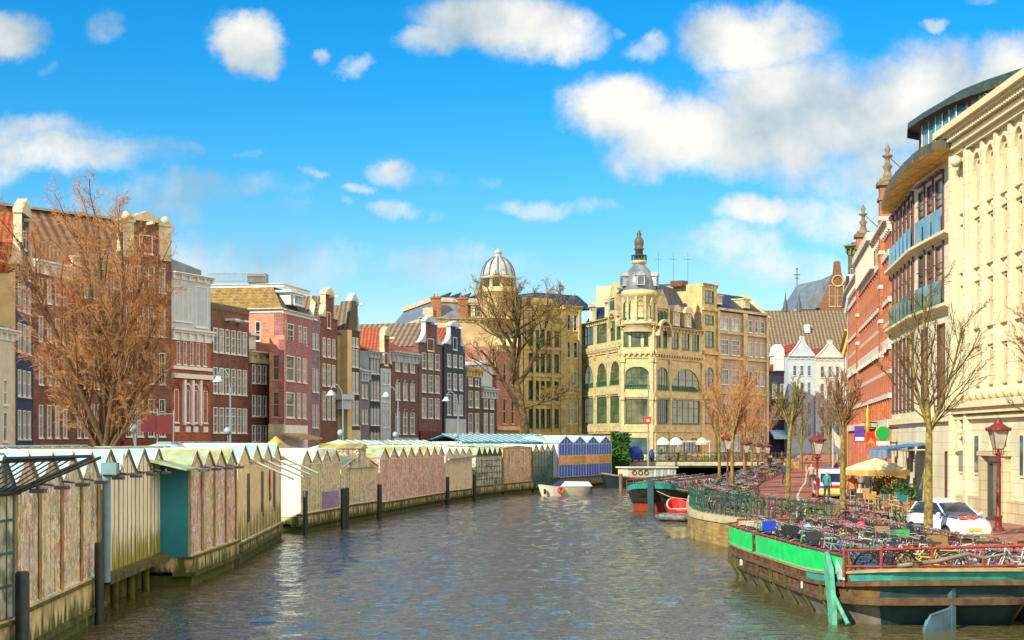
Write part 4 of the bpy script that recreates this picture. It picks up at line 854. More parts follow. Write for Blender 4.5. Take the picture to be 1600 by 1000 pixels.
far_house('white_gabled_house','white painted house with scrolled bell gable, left one of the white pair',1232,1274,247,556,RW,3,whitew,('bell',526))
far_house('white_gabled_house','white painted house with curved grey-edged gable, right one of the white pair',1274.5,1319,247,558,[(572,590,'1x2'),(599,624,'1x2'),(636,655,'1x2'),(665,684,'1x2')],3,mat('offwhite_stucco',(.46,.48,.45),var=.15),('bell',532))
th_, fr_ = far_house('dark_gabled_house','slim black house with white dormer gable and light awning below, left of the white pair',1201,1231,249,580,[(600,622,'2x2'),(635,655,'2x2')],2,bk_drk,None,roofm=tl_red,fm=white)
b = MB(); b.box(fr_.W*.28,fr_.W*.78,-.1,2,fr_.z(582),fr_.z(556)); b.prism_y([(fr_.W*.22,fr_.z(556))]+[(fr_.W*(.53+.31*cos(a)),fr_.z(556)+2*sin(a)) for a in (.0,.6,1.2,1.9,2.5,3.1)],-.12,2); fr_.put(b,'dormer', white); fme,gme = win_mesh(1.6,1.9,'2x2',white,gl_d,white); o = fr_.puti(fme,'window',fr_.W*.53-.8,-.16,fr_.z(578)); inst(gme,'pane',o)
b = MB(); b.prism_x([(-2.2,fr_.z(682)),(0,fr_.z(672)),(0,fr_.z(675)),(-2.2,fr_.z(686))],.2,fr_.W); fr_.put(b,'awning', mat('pale_blue_awning',(.45,.62,.70)))
# buildings beyond the brick bank
def block(name, label, x0,d0,x1,d1,yt,m,rows=(),n=2,corn=None,depth=10,fm=None):
    A = XY(x0,d0); th = thing(name,label,'building',(A.x,A.y,1.2)); fr = Fr(th,(x0,d0),(x1,d1)); R = [(cols(fr.W,n,.45,.1), fr.z(b_), fr.z(a_), st) for a_,b_,st in rows]
    wall(fr,0,fr.z(yt),R,[m,m],depth=depth)
    for r_ in R: windows(fr,r_,fm or white,[gl_d],m)
    if corn: cornice(fr,fr.z(yt)+.02,.9,corn,out=.6)
    b = MB(); b.box(.2,fr.W-.1,.2,depth-.2,fr.z(yt)+.02,fr.z(yt)+.3); fr.put(b,'roof',dgrey)
    return th, fr
block('orange_brick_house','slim orange brick house with bright yellow cornice beyond the red bank',1319,185,1329,150,548,bk_org,[(560,590,'1x2'),(605,635,'1x2')],2,mat('yellow_paint',(.7,.5,.12)))
block('pale_stone_house','slim pale stone house with teal-white cornice just beyond the red brick bank',1324,160,1333.5,130,478,pale2,[(490,530,'1x2'),(545,585,'1x2'),(600,635,'1x2')],2,whitew)
block('dark_attic_building','dark weathered attic building with mossy top rising behind the red bank',1325,142,1346,141,384,mat('dark_weathered_wall',(.10,.09,.05),var=.5),[(420,465,'1x2')],2,mat('moss_green_top',(.16,.17,.04)),depth=6)
# ------------------------------------------------------------------ red brick bank with white bands
t1 = thing('red_brick_building', 'long orange-red brick building with white stone bands, loggia and two finialled pinnacles', 'building', (PX(1328,128),128,1.2))
g1 = Fr(t1, (1328,128), (1393,89.3)); WG = g1.W
wb = mat('white_stone_bands', (.66,.60,.50), r=.7, var=.15)
n = 24; cs = cols(WG, n, .46, .01)
R = [(cs, 6.3, 8.4, '1x2'), (cs, 9.5, 11.2, '1x2'), (cs, 11.9, 13.9, '1x2'), (cs[::2], .8, 3.8, '1x2')]
wall(g1, 0, 16.0, R, [bk_org, bk_org], depth=14)
for r_ in R: windows(g1, r_, mat('dull_red_frames',(.42,.15,.08)), [gl_d], bk_org, y=-.11)
for z, h_, o_ in ((4.2,.45,.25),(5.9,.3,.18),(7.34,.24,.13),(8.75,.65,.2),(10.2,.24,.13),(11.5,.3,.18),(14.2,.35,.2)): dentband(g1, z, h_, wb, 0, WG, o_)
for i in range(n+1):
    u = min(WG-.3, max(.3, cs[0][0] - .4 + i*WG*.98/n)); b = MB(); b.box(u-.24,u+.24,-.12,-.01,0,14.2); g1.put(b,'pier', bk_org)
    if i < n: b = MB(); [b.box(u+.05, u+.65, -.30,-.2, z, z+.25) for z in (8.6,)]; g1.put(b,'bracket', wb)
b = MB()
for i in range(13): u = WG*.38+WG*.34*i/12; b.box(u-.16,u+.16,-.5,-.2,14.6,16.4)
b.box(WG*.36,WG*.74,-.7,-.1,16.4,16.9); b.box(WG*.36,WG*.74,-.45,-.1,14.55,14.7); g1.put(b,'loggia', wb)
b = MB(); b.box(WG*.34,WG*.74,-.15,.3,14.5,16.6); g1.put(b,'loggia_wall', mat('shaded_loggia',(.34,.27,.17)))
cornice(g1, 16.3, .7, wb, WG*.74, WG, .5); cornice(g1, 15.9, .7, wb, 0, WG*.36, .5)
b = MB(); b.prism_x([(.1,16),(9,16),(4.5,19.5)], WG*.3, WG*.86); g1.put(b,'roof', tl_rdx)
for px_, yb_, top in ((1381.5,292,232),(1344.5,372,326)):
    u = g1.u(px_); d_ = g1.A.y + g1.dir.y*u; zz = lambda y: EY-(y-HZ)*d_/F-1.2
    b = MB(); b.box(u-.5,u+.5,-.3,.7,8,zz(yb_)); g1.put(b,'pinnacle_pier', bk_org)
    b = MB(); z0 = zz(yb_); h_ = zz(top)-z0
    b.box(u-.6,u+.6,-.4,.8,z0-.9,z0-.7); b.box(u-.68,u+.68,-.46,.86,z0,z0+.25)
    b.lathe([(.5,0),(.5,.08*h_),(.3,.12*h_),(.18,.3*h_),(.32,.40*h_),(.15,.48*h_),(.13,.60*h_),(.32,.66*h_),(.32,.69*h_),(.09,.73*h_),(.19,.84*h_),(.10,.93*h_),(.03,h_)],(u,.2,z0+.3),10)
    for j in range(5): b2 = MB(); b2.box(u-.55,u+.55,-.36,.76,8.5+j*2.1,8.72+j*2.1); g1.put(b2,'stone_band', wb)
    g1.put(b,'finial', mat('weathered_finial_stone',(.20,.15,.08),var=.5,sc=3))
    b = MB(); b.tube((u,.4,z0+.3+h_*.6),(u+3.2,3.5,z0-2.0),.035,n=4); g1.put(b,'stay_rod', dgrey)
# shop signs hanging from the facade
def sign_arm(fr, u, z, mb_, out): mb_.tube((u,0,z),(u,-out,z),.03,n=5)
GS = 'projecting shop signs'
def proj_sign(label, px_, d_, y, kind, w, h_, m, mt=None):
    X = PX(px_, d_); Z = PZ(y, d_); u = g1.u(px_)
    s_ = thing('shop_sign', label, 'sign', (X, d_, Z), 0, GS)
    b = MB()
    if kind == 'round': b.tube((0,-.12,0),(0,.12,0),w/2,n=28); b.build('panel', m, s_); b = MB(); b.torus(w/2,.05,28,5,None); b.build('rim', mt, s_)
    else: b.box(-w/2,w/2,-.07,.07,-h_/2,h_/2); b.build('panel', m, s_)
    b = MB(); b.tube((w*.3,0,h_*.5-.1),(w*.3+1.6,.9,h_*.5-.1),.04,n=5); b.build('bracket', blackm, s_)
    return s_
proj_sign('round green sign with gold rim projecting from the red brick facade',1379,86,677,'round',.78,.78,mat('sign_green',(.01,.30,.07),r=.3,var=.05),mat('gold_paint',(.6,.4,.08)))
s_ = proj_sign('red square sign with orange wedge beside the round green sign',1360.5,90,684,'sq',.52,.66,mat('sign_red',(.7,.03,.02),r=.4,var=.05))
b = MB(); b.prism_y([(-.24,-.32),(.24,-.32),(0,.02)],-.09,.09); b.build('wedge', mat('sign_orange',(.8,.25,.03)), s_)
s_ = proj_sign('purple and blue banner sign over white panel, furthest of the projecting signs',1343,97,678,'sq',.62,1.0,mat('sign_purple',(.12,.05,.35),r=.5,var=.3,sc=6))
b = MB(); b.box(-.28,.28,-.085,.085,-.44,-.2); b.build('white_panel', white, s_)
s_ = proj_sign('small white rectangular sign under the round green sign',1379.5,86,692.5,'sq',.72,.24,white)
tag(g1.put(MB().box(-.1,.1,-.1,.1,0,.01),'wall_plate',dgrey),'','') if False else None
b = MB(); b.lathe([(.12,0),(.22,.15),(.14,.5),(.24,.8),(.10,1.1),(.18,1.5),(.07,1.8),(.02,2.1)],(0,0,0),8)
o = b.build('gilded_ornament', mat('gilded_metal',(.72,.45,.05),r=.35,metal=.6,var=.3), None, (PX(1353,96),95.5,PZ(655,96)-1.2)); tag(o,'gilded tall ornament fixed to the red brick facade above the signs','ornament')
b = MB(); b.tube((0,1,1.0),(2.5,2,1.0),.04,n=5); b.build('bracket', blackm, o)

# ------------------------------------------------------------------ curved cream building with balconies
t2 = thing('curved_cream_building', 'cream stone building with curved overhanging eave, brown framed windows and glass balconies', 'building', (PX(1432,78.6),78.6,1.2))
ga = Fr(t2, (1393,89.3), (1432,78.6)); gb = Fr(t2, (1432,78.6), (1490,71.3)); ZR = 16.9
na = 6; ca_ = [(ga.W*(.04+i*.155), ga.W*(.04+i*.155+.095)) for i in range(na)]; gl_c = glassmat('glass_painted_cream_reflection',(.42,.33,.20),var=.7,sc=.9,r=.1) ; cb2 = pc(gb, [(1435.5,1445.5),(1449,1459),(1462,1475)])  # gl_c has cream reflections put into its glass colour
R0 = [(ca_,13.45,16.0,'1x2'),(ca_,10.1,12.8,'1x2'),(ca_,5.1,9.0,'1x2')]
wall(ga,0,ZR,R0+[([(.3,3.6),(4.4,8.0),(8.6,10.6)],0.1,3.0,'shop')],[pale,pale],depth=9)
for r_ in R0: windows(ga,r_,brnf,[gl_c,gl_w,gl_b],pale)
windows(ga,([(.3,3.6),(4.4,8.0),(8.6,10.6)],0.1,3.0,'shop'),cream,[gl_d,gl_b],pale)
cb3 = pc(gb, [(1440,1450),(1465,1477)])
R0 = [(cb2,13.45,16.0,'1x2'),(cb2,10.1,12.8,'1x2'),(cb3,5.1,9.0,'1x1'),(pc(gb,[(1477,1480.5)]),.6,2.9,'1x1')]
wall(gb,0,ZR,R0,[pale,pale],depth=9)
for r_ in R0: windows(gb,r_,brnf,[mat('bronze_panel',(.20,.13,.06),r=.3),gl_y] if r_[3]=='1x1' else [gl_w,gl_b,gl_c],pale)
for fr, cs_ in ((ga,ca_),(gb,cb2)):
    for z in (9.55, 12.95): 
        b = MB(); b.prism_x([(-.42,z+.14),(-.42,z+.28),(0,z+.28),(0,z-.05)],-.0,fr.W); fr.put(b,'balcony_ledge', pale2)
    for (a, c) in cs_:
        for z, m_ in ((13.3,gl_s),(9.9,gl_t)):
            b = MB(); b.box(a-.03,c+.03,-.20,-.17,z,z+1.15); fr.put(b,'balcony_glass', m_)
        for z, zt_ in ((13.3,16.2),(9.95,13.0)):
            b = MB(); b.box(c+.01,c+.06,-.10,-.01,z,zt_); b.box(a-.1,c+.1,-.22,-.01,zt_,zt_+.12); b.box(a,c,-.12,-.08,z+1.9,z+1.95); fr.put(b,'shutter_frame', brnf)
    dentband(fr, 4.3, .3, pale2, 0, fr.W, .2)
# curved canopy roof
EV = [(1380,90.5),(1378,89),(1383,84.7),(1390,81.4),(1400,78.8),(1412,76.3),(1426,74.0),(1440,72.2),(1458,70.9),(1478,70.2),(1490,70.2)]
inn = [ga.w(0,.0),ga.w(0,.0),ga.w(2,.0),ga.w(5,0),ga.w(8,0),ga.w(ga.W,0),gb.w(1,0),gb.w(2.5,0),gb.w(4,0),gb.w(6,0),gb.w(gb.W,0)]
b = MB(); L0 = t2.location
for i in range(len(EV)-1):
    p, q = XY(*EV[i])-L0.xy, XY(*EV[i+1])-L0.xy; r_, s_ = inn[i].xy-L0.xy, inn[i+1].xy-L0.xy; zo = ZR-.15; zi = ZR-.05
    b.add([(p.x,p.y,zo),(q.x,q.y,zo),(s_.x,s_.y,zi-.25),(r_.x,r_.y,zi-.25)],[(0,1,2,3)],1)
    b.add([(p.x,p.y,zo),(q.x,q.y,zo),(q.x,q.y,zo+.45),(p.x,p.y,zo+.45)],[(0,1,2,3)],0)
    b.add([(p.x,p.y,zo+.45),(q.x,q.y,zo+.45),(s_.x+4,s_.y+1,zi+1.3),(r_.x+4,r_.y+1,zi+1.3)],[(0,1,2,3)],0)
    b.tube((p.x,p.y,zo+.45),(p.x,p.y,zo),.05,n=4,mi=0)
b.build('curved_eave', [mat('dark_olive_standing_seam',(.09,.085,.05),r=.5,var=.4), mat('yellow_wood_soffit',(.85,.55,.14),kind='boards',axis='X',p=(.5,),col2=(.45,.25,.05))], t2)

# ------------------------------------------------------------------ ornate stone building on the right edge
t3 = thing('ornate_stone_building', 'tall ornate cream stone bank building with slender arched window bays, at the right edge', 'building', (PX(1490,71.3),71.3,1.2))
gc = Fr(t3, (1490,71.3), (1720,53.5)); n_b = 9; sp = 1.86
uc = [gc.u(1505)] + [gc.u(1528)+i*sp for i in range(n_b)]
def bay(ws): return [(u-w_/2,u+w_/2) for u, w_ in zip(uc, [ws*.8]+[ws]*n_b)]
R0 = [(bay(1.0),13.9,15.85,'arch1'),(bay(1.0),11.2,13.2,'1x2'),(bay(1.0),8.5,10.4,'1x2'),(bay(1.0),5.9,7.5,'1x2')]
RG = [(pc(gc,[(1544,1575)]),0.1,2.5,'2x1'),(pc(gc,[(1546,1575)]),3.05,4.0,'2x1')]
RS = [(pc(gc,[(1500,1507),(1525,1531)])+pc(gc,[(1596,1601)]),2.0,3.6,'1x1')]
wall(gc,4.9,17.0,[(bay(1.3),5.5,16.1,'x')],[pale,pale],depth=12)
gcb = Fr(t3, gc.A+gc.back*.13, gc.B+gc.back*.13, world=True); wall(gcb,5.4,16.2,R0,[pale2,pale2],name='recessed_wall')
b = MB()
for i_, (a_, c_) in enumerate(bay(1.3)):
    b.box(a_-.03,a_,.0,.13,5.5,16.1); b.box(c_,c_+.03,.0,.13,5.5,16.1)
    R_ = (c_-a_)/2; m_ = (a_+c_)/2
    for sg in (-1,1): b.prism_y([(m_+sg*R_,16.102)]+[(m_+sg*R_*cos(pi/2*k/8),14.9+1.2*sin(pi/2*k/8)) for k in range(9)],-.004,.12)
gc.put(b,'recess_reveal', pale)
frs = mat('cream_frames',(.62,.50,.30))
for r_ in R0: windows(gcb,r_,frs,[mat('pinkish_blind_glass',(.42,.30,.24),r=.2,var=.3),mat('grey_reflecting_glass',(.20,.20,.17),r=.1,var=.5)],pale2)
wall(gc,0,4.9,[(sorted(RG[0][0]),0.1,2.5,'2x1'),(sorted(RG[1][0]),3.05,4.0,'2x1')],[pale,pale],depth=12,name='ground_floor_wall')
windows(gc,RG[0],dgrey,[gl_y],pale); windows(gc,RG[1],pale2,[gl_y],pale); 
for (a,c) in RS[0][0]: b = MB(); b.box(a-.1,c+.1,-.06,-.002,1.9,3.7); b2 = MB(); b2.box(a,c,-.075,-.05,2.0,3.6); o = gc.put(b,'slit_window',pale2); o2 = gc.put(b2,'slit_pane',gl_b)
for i, u in enumerate(uc):
    w_ = sp if i else 1.5
    for s_ in (-1,1):
        b = MB(); x = u+s_*.73; b.box(x-.07,x+.07,-.06,-.004,5.3,14.9); gc.put(b,'pier', pale2)
    b = MB(); r1, r2 = .65, .80; zc = 14.9
    for k_ in range(10):
        a0, a1 = pi*k_/10, pi*(k_+1)/10; b.prism_y([(u+r1*cos(a0),zc+1.84*r1*sin(a0)),(u+r2*cos(a0),zc+1.7*r2*sin(a0)),(u+r2*cos(a1),zc+1.7*r2*sin(a1)),(u+r1*cos(a1),zc+1.84*r1*sin(a1))],-.07,-.006)
    gc.put(b,'arch', pale2)
    for z0,z1 in ((13.25,13.85),(10.45,11.15),(7.55,8.45)):
        b = MB(); b.box(u-.44,u+.44,-.03,-.004,z0,z1); b.box(u-.60,u+.60,-.16,-.004,z1-.11,z1); b.box(u-.60,u+.60,-.12,-.004,z0,z0+.07); b.ball((u,-.04,(z0+z1)/2),.16,8,sc=(1,.6,1)); b.prism_y([(u-.3,(z0+z1)/2),(u,(z0+z1)/2-.2),(u+.3,(z0+z1)/2),(u,(z0+z1)/2+.2)],-.07,-.035); gcb.put(b,'spandrel', pale2)
    if i: b = MB(); b.box(u-sp/2-.16,u-sp/2+.16,-.16,-.004,5.2,16.4); gc.put(b,'pilaster', pale)
b = MB(); b.box(uc[0]+.8,uc[0]+1.15,-.25,-.005,0,16.6); b.box(uc[0]-.95,uc[0]-.75,-.4,-.005,0,16.6); b.ball((uc[0]-.1,-.3,16.1),.28,8); gc.put(b,'corner_pilaster', pale)
b = MB(); WL = gc.W
b.box(0,WL,-.25,0,16.45,16.7); b.box(0,WL,-.45,.1,16.7,16.95); b.box(-.1,WL,-.95,.3,17.35,17.65); b.box(-.05,WL,-.75,.3,17.2,17.35); b.box(-.05,WL,-.4,.3,16.95,17.2); b.box(0,WL,-.1,.6,17.65,18.2)
for i in range(int(WL/.32)): b.box(i*.32,i*.32+.17,-.68,-.38,17.0,17.2)
gc.put(b,'cornice', pale2)
b = MB(); b.box(0,WL,-.5,.0,4.85,5.15); b.box(0,WL,-.35,.0,4.6,4.85); b.box(0,WL,-.2,0,4.35,4.5)
for i in range(len(uc)): b.lathe([(.05,0),(.22,.12),(.26,.3),(.2,.45)],(uc[i]-.5,-.3,5.15),7); b.lathe([(.05,0),(.22,.12),(.26,.3),(.2,.45)],(uc[i]+.4,-.3,5.15),7)
gc.put(b,'ledge', pale2)
b = MB(); b.box(0,gc.u(1543),-.16,-.003,0,.95); b.box(gc.u(1576),WL,-.16,-.003,0,.95); b.box(gc.u(1540),gc.u(1543.5),-.3,-.01,0,2.75); b.box(gc.u(1575.5),gc.u(1579),-.3,-.01,0,2.75); b.box(gc.u(1538),gc.u(1581),-.34,-.01,2.75,2.95); gc.put(b,'plinth', stoneb)
b = MB(); u = gc.u(1503.5)
b.box(u-.42,u+.42,-.3,-.02,2.95,3.05); b.prism_y([(u-.4,3.05),(u+.4,3.05),(u,3.45)],-.26,-.02)
for k_ in range(6): b.ball((u+.06*((-1)**k_),-.12,3.55+k_*.13),.12+.03*((k_*7)%3),6,sc=(1,.8,1))
gc.put(b,'carved_relief', pale2)
# penthouse
t4 = thing('glass_penthouse', 'oval glass walled penthouse with dark overhanging roof disc on top of the stone building', 'building', (22,75,18.4))
OL = [(21.6,84),(21.0,81.5),(21.1,79),(21.4,76),(22.0,73.7),(22.9,71.4),(24.0,69.3),(25.4,67),(27.0,64.6),(29,62),(34,62),(34,84),(24,86)]
b = MB(); b.prism_z([(x-22,y-75) for x,y in OL],2.75,3.05,0); cen = Vector((27,74))
b.prism_z([((x-cen.x)*.86+cen.x-22,(y-cen.y)*.86+cen.y-75) for x,y in OL],3.05,3.5,0)
b.build('roof', mat('dark_green_zinc',(.05,.075,.06),r=.4,var=.4), t4)
IN = [((x-cen.x)*.90+cen.x-22,(y-cen.y)*.90+cen.y-75) for x,y in OL]
for i in range(0,len(IN)-4):
    a, c = Vector(IN[i]), Vector(IN[i+1]); nseg = max(1,int((c-a).length/.9))
    for j in range(nseg):
        p = a+(c-a)*j/nseg; q = a+(c-a)*(j+1)/nseg; b = MB(); b.add([(p.x,p.y,0),(q.x,q.y,0),(q.x,q.y,2.75),(p.x,p.y,2.75)],[(0,1,2,3)]); b.build('window', [gl_t,gl_s,gl_t][(i+j)%3], t4)
        b = MB(); rr = .11 if (i*3+j)%5 == 0 else .035; b.tube((p.x-.05,p.y-.05,0),(p.x-.05,p.y-.05,2.75),rr,n=6); b.build('column', brnf if rr > .1 else white, t4)
b = MB(); b.prism_z([(x-22,y-75) for x,y in OL],-.6,-.02,0); b.build('terrace_floor', pale, t4)
# awnings and shop front items
GA = 'blue awnings over the cafe front'
for i,(px_,d_) in enumerate(((1387,80.5),(1404,77))):
    t_ = thing('awning', ['blue folded awning nearer the round green sign','blue folded awning on the right, nearer the bare tree'][i], 'awning', (PX(px_+12,d_+1.5)-.2, d_, PZ(712,d_)), 0, GA)
    b = MB(); b.prism_y([(-1.25,.28),(1.0,.62),(1.0,.68),(-1.25,.34)],-1.2,1.2); b.build('canopy', mat('blue_awning',(.07,.20,.42),r=.8,var=.3,sc=6), t_)
    b = MB(); b.box(-1.28,-1.24,-1.2,1.2,-.12,.30); b.build('valance', mat('blue_grey_valance',(.20,.30,.40),r=.8), t_)
    b = MB(); b.tube((1,-1.1,.3),(-1.2,-1.1,.28),.03); b.tube((1,1.1,.3),(-1.2,1.1,.28),.03); b.build('arm', white, t_)
# ------------------------------------------------------------------ floating flower stalls
GK = 'floating flower market stalls'
rf_b = mat('pale_blue_painted_roof', (.36,.55,.58), r=.35, var=.25, sc=1.5, col2=(.42,.58,.50)); rf_g = mat('pale_green_mossy_roof', (.34,.42,.27), r=.5, var=.35, sc=2, col2=(.26,.30,.08)); rf_w = mat('whitish_roof', (.62,.64,.56), r=.4, var=.2, col2=(.5,.52,.32))
fl1 = mat('stall_glass_dried_flowers', (.52,.46,.38), kind='flowers', axis=1, r=.3, spec=.6); fl2 = mat('stall_glass_pink_flowers', (.56,.44,.36), kind='flowers', axis=2, r=.3, spec=.6)
fl3 = mat('stall_glass_green_plants', (.58,.52,.34), kind='flowers', axis=3, r=.3, spec=.6); fl4 = mat('stall_glass_red_flowers', (.66,.46,.40), kind='flowers', axis=4, r=.3, spec=.6)
bd_c = mat('cream_boards_algae', (.84,.76,.60), kind='mossy', r=.7, sc=3, var=.10, col2=(.30,.27,.02), p=(1.0,2.3)); bd_y = mat('yellowed_boards_algae', (.84,.66,.36), kind='mossy', r=.7, sc=2.5, var=.2, col2=(.26,.21,.02), p=(.8,2.2))
teal = mat('teal_painted_panel', (.015,.22,.30), r=.45, var=.2, sc=1.5); tealg = mat('teal_glass', (.05,.16,.17), r=.2, var=.6, sc=2.5, col2=(.10,.16,.10)); whitep = mat('white_stall_end', (.62,.66,.62), r=.5, var=.08)
moss = mat('mossy_float_side', (.56,.44,.24), kind='mossy', sc=2.5, var=.5, col2=(.06,.09,.012), p=(.1,1.1), r=.9); mossd = mat('dark_mossy_beam', (.08,.075,.02), var=.6, sc=3, col2=(.10,.12,.015), r=.9)
bar_w = mat('grimy_white_bars', (.80,.74,.60), var=.3, sc=4); bar_k = mat('brown_ochre_posts', (.36,.22,.07), var=.5, sc=3); bar_g = mat('pale_grey_bars', (.62,.58,.50), var=.4, sc=4); bar_o = mat('ochre_bars', (.50,.34,.13), var=.4, sc=4); bar_d = mat('dark_board_gaps', (.16,.13,.07), var=.4, sc=4); bar_t = mat('dark_teal_bars', (.03,.10,.12), r=.5)
stw = mat('striped_beige_panels', (.80,.68,.46), r=.6, var=.2, sc=3, kind='mossy', p=(-.1,1.3), col2=(.2,.18,.04)); gridg = mat('murky_grid_glass', (.55,.56,.44), r=.25, var=.6, sc=2.2, col2=(.10,.12,.08)); blu = mat('royal_blue_boards', (.02,.15,.70), r=.5, var=.25, sc=3); orn = mat('orange_peach_band', (.88,.46,.24), r=.6, var=.3, sc=2, col2=(.60,.40,.12))
wood_s = mat('grey_timber_skirt', (.22,.20,.16), r=.9, var=.5, sc=3, stretch=(4,4,.4))
def stall(label, a, c, zb, ze, zr, ng, npan, mp, mend, mroof, mbar=bar_w, depth=5.5, hull=True, hbars=(), gmat=None, lamps=True, barw=.06, gx=None, skirt=moss, ridge=True, nm='flower_stall'):
    th = thing(nm, label, 'stall', (PX(*a), a[1], 0), 0, GK); fr = Fr(th, a, c, zg=0); W_ = fr.W
    b = MB(); b.box(0,W_,0,.12,zb,ze); fr.put(b, 'glazed_front', mp)
    b = MB(); b.box(0,.1,.12,depth,zb,ze); b.box(W_-.1,W_,.12,depth,zb,ze); b.box(.1,W_-.1,depth-.1,depth,zb,ze)
    b.prism_x([(1.2,ze),(depth,ze),(2.6,zr-.04)],.02,.1); fr.put(b, 'end_wall', mend)
    gw = W_/ng
    for i in range(ng):
        b = MB(); b.prism_y([(gw*i+.02,ze),(gw*(i+1)-.02,ze),(gw*(i+.5),zr-.05)],.0,.1); fr.put(b,'gable', gmat or mp)
        b = MB(); c_ = gw*(i+.5); y0, y1 = -.03, 2.7
        for s_ in (-1,1):
            e = c_+s_*gw/2; 
            b.add([(c_,y0,zr),(e,y0,ze),(e,y1,ze),(c_,y1,zr),(c_,y0,zr+.06),(e,y0,ze+.06),(e,y1,ze+.06),(c_,y1,zr+.06)],[(0,1,2,3),(4,7,6,5),(0,4,5,1),(3,2,6,7)])
        fr.put(b,'roof', mroof)
        b = MB()
        for s_ in (-1,1): e = c_+s_*gw/2; b.tube((c_,y0-.01,zr+.03),(e,y0-.01,ze+.03),.025,n=4)
        b.tube((c_,y0,zr+.06),(c_,y1,zr+.06),.03,n=4); fr.put(b,'roof_edge', mbar if mbar is not bar_o else bar_w)
        if lamps:
            b = MB(); e = gw*i; b.box(e-.16,e+.16,-.62,-.34,ze-.1,ze-.02); b.tube((e,-.3,ze),(e,0,ze+.02),.03,n=5); b.box(e-.05,e+.05,-.5,-.44,ze-.02,ze+.06); fr.put(b,'floodlight', dgrey)
    if ridge:
        b = MB(); b.prism_x([(1.0,ze+.05),(2.5,zr+.1),(2.9,zr+.1),(depth+.2,ze+.05)],-.08,W_+.08); fr.put(b,'back_roof', mroof)
        n_ = max(3,int(W_/1.1)); b = MB()
        for i in range(n_+1): u = W_*i/n_; b.tube((u,1.5,ze+.35),(u,2.5,zr+.13),.025,n=4)
        b.box(-.1,W_+.1,2.45,2.95,zr+.10,zr+.15); fr.put(b,'ridge_cap', rf_b if mroof is not rf_b else lead)
    b = MB()
    for i in range(npan+1):
        u = W_*i/npan; w_ = barw*(1.6 if i % max(1,npan//ng) == 0 else .7)
        # the bar runs up into the gable as far as the slope
        f_ = (u/gw) % 1; zt = ze + (zr-ze)*(1-abs(f_-.5)*2) - .1
        b.box(u-w_/2,u+w_/2,-.014,-.002,zb,max(ze,zt))
    for z in (ze-.03,zb)+tuple(hbars): b.box(0,W_,-.022,-.002,z-.025,z+.025)
    if mbar in (bar_g, bar_o):
        b3 = MB()
        for i in range(ng+1):
            u = min(W_-.1,max(.1,gw*i)); b3 = MB(); b3.box(u-.13,u+.13,-.032,-.022,zb,ze); fr.put(b3,'timber_post', bar_k)
    fr.put(b,'glazing_bars', mbar)
    if hull:
        b = MB(); b.box(-.03,W_+.03,-.10,depth,.42,zb-.002); fr.put(b,'skirt', skirt)
        b = MB(); b.box(-.1,W_+.1,-.20,.5,.30,.42); b.box(-.1,W_+.1,-.16,.2,zb-.1,zb-.03); fr.put(b,'deck_edge', mossd)
        b = MB(); b.box(.1,W_-.1,-.05,depth,-.5,.30); fr.put(b,'float', moss)
    else:
        b = MB(); b.box(-.1,W_+.1,-.3,depth,zb-.22,zb-.02); fr.put(b,'deck', mossd)
        b = MB()
        for i in range(int(W_/2.2)+1): b.tube((.3+i*2.2,.15,-1),(.3+i*2.2,.15,zb-.2),.12,n=7)
        b.box(0,W_,.5,depth,-.6,zb-.35); fr.put(b,'piles', mossd)
    return th, fr
s0, q0 = stall('greenhouse-like stall with square panes and open awning frame, at the far left edge', (-90,27.2),(21,30.6),1.05,3.65,4.25,3,9,gridg,gridg,rf_b,bar_t,hbars=(1.7,2.35,3.0),lamps=False)
b = MB()
for i in range(9):
    u = q0.W-.05-i*.45; b.tube((u,-.1,3.55),(u-.25,-1.25,4.2),.016,n=5)
b.tube((-.5,-1.25,4.2),(q0.W-.1,-1.25,4.2),.03,n=5); b.tube((q0.W+.8,-1.3,4.25),(-.5,-1.3,4.25),.035,n=5); b.tube((-.5,-.12,3.55),(q0.W,-.12,3.55),.06,n=5); b.tube((q0.W,-.12,3.55),(q0.W+1.6,-1.25,4.22),.035,n=5); b.tube((q0.W-.5,-.12,3.55),(q0.W+1.0,-1.25,4.22),.035,n=5)
q0.put(b,'awning_frame', blackm)
s1, q1 = stall('stall with four gables and murky glass full of dried flowers, nearest on the left', (21.5,30.8),(154,39.6),1.15,3.62,4.28,4,16,fl1,fl1,rf_b,bar_g,barw=.055)
s2, q2 = stall('cream boarded stall with four pale blue gables on a timber deck', (156,40.0),(257,49.2),1.05,3.66,4.30,4,16,bd_c,bd_c,rf_b,bar_d,hull=False,barw=.045)
b = MB(); b.box(.12,1.15,-.055,-.01,1.1,3.3); b.box(.2,1.07,-.07,-.05,2.1,3.2); b.box(.2,1.07,-.07,-.05,1.2,2.0); q2.put(b,'door', whitep)
b = MB(); b.prism_y([(1.15,3.85),(1.5,3.85),(1.5,4.15),(1.32,4.3),(1.15,4.15)],-.35,-.29); q2.put(b,'notice_board', whitep)
b = MB(); b.tube((-.15,-.2,.9),(-.15,-.2,3.7),.11,n=8); b.box(-.35,.05,-.5,-.1,3.7,4.0); q2.put(b,'downpipe', mat('blue_grey_pipe',(.15,.26,.32)))
s3, q3 = stall('mossy green roofed stall with solid teal end wall and reddish flower panes', (295,48.5),(369,56.5),.95,3.70,4.25,4,16,fl2,teal,rf_g,bar_g,lamps=True,depth=4.2,barw=.05)
b = MB(); b.box(-.08,-.01,0,2.0,.9,3.72); b.box(-.12,0,-.1,2.1,3.68,3.8); q3.put(b,'teal_end_wall', teal)
b = MB(); b.prism_x([(-.3,3.72),(2.2,4.3),(2.2,4.25),(-.3,3.66)],-1.7,.0); q3.put(b,'side_roof', rf_g)
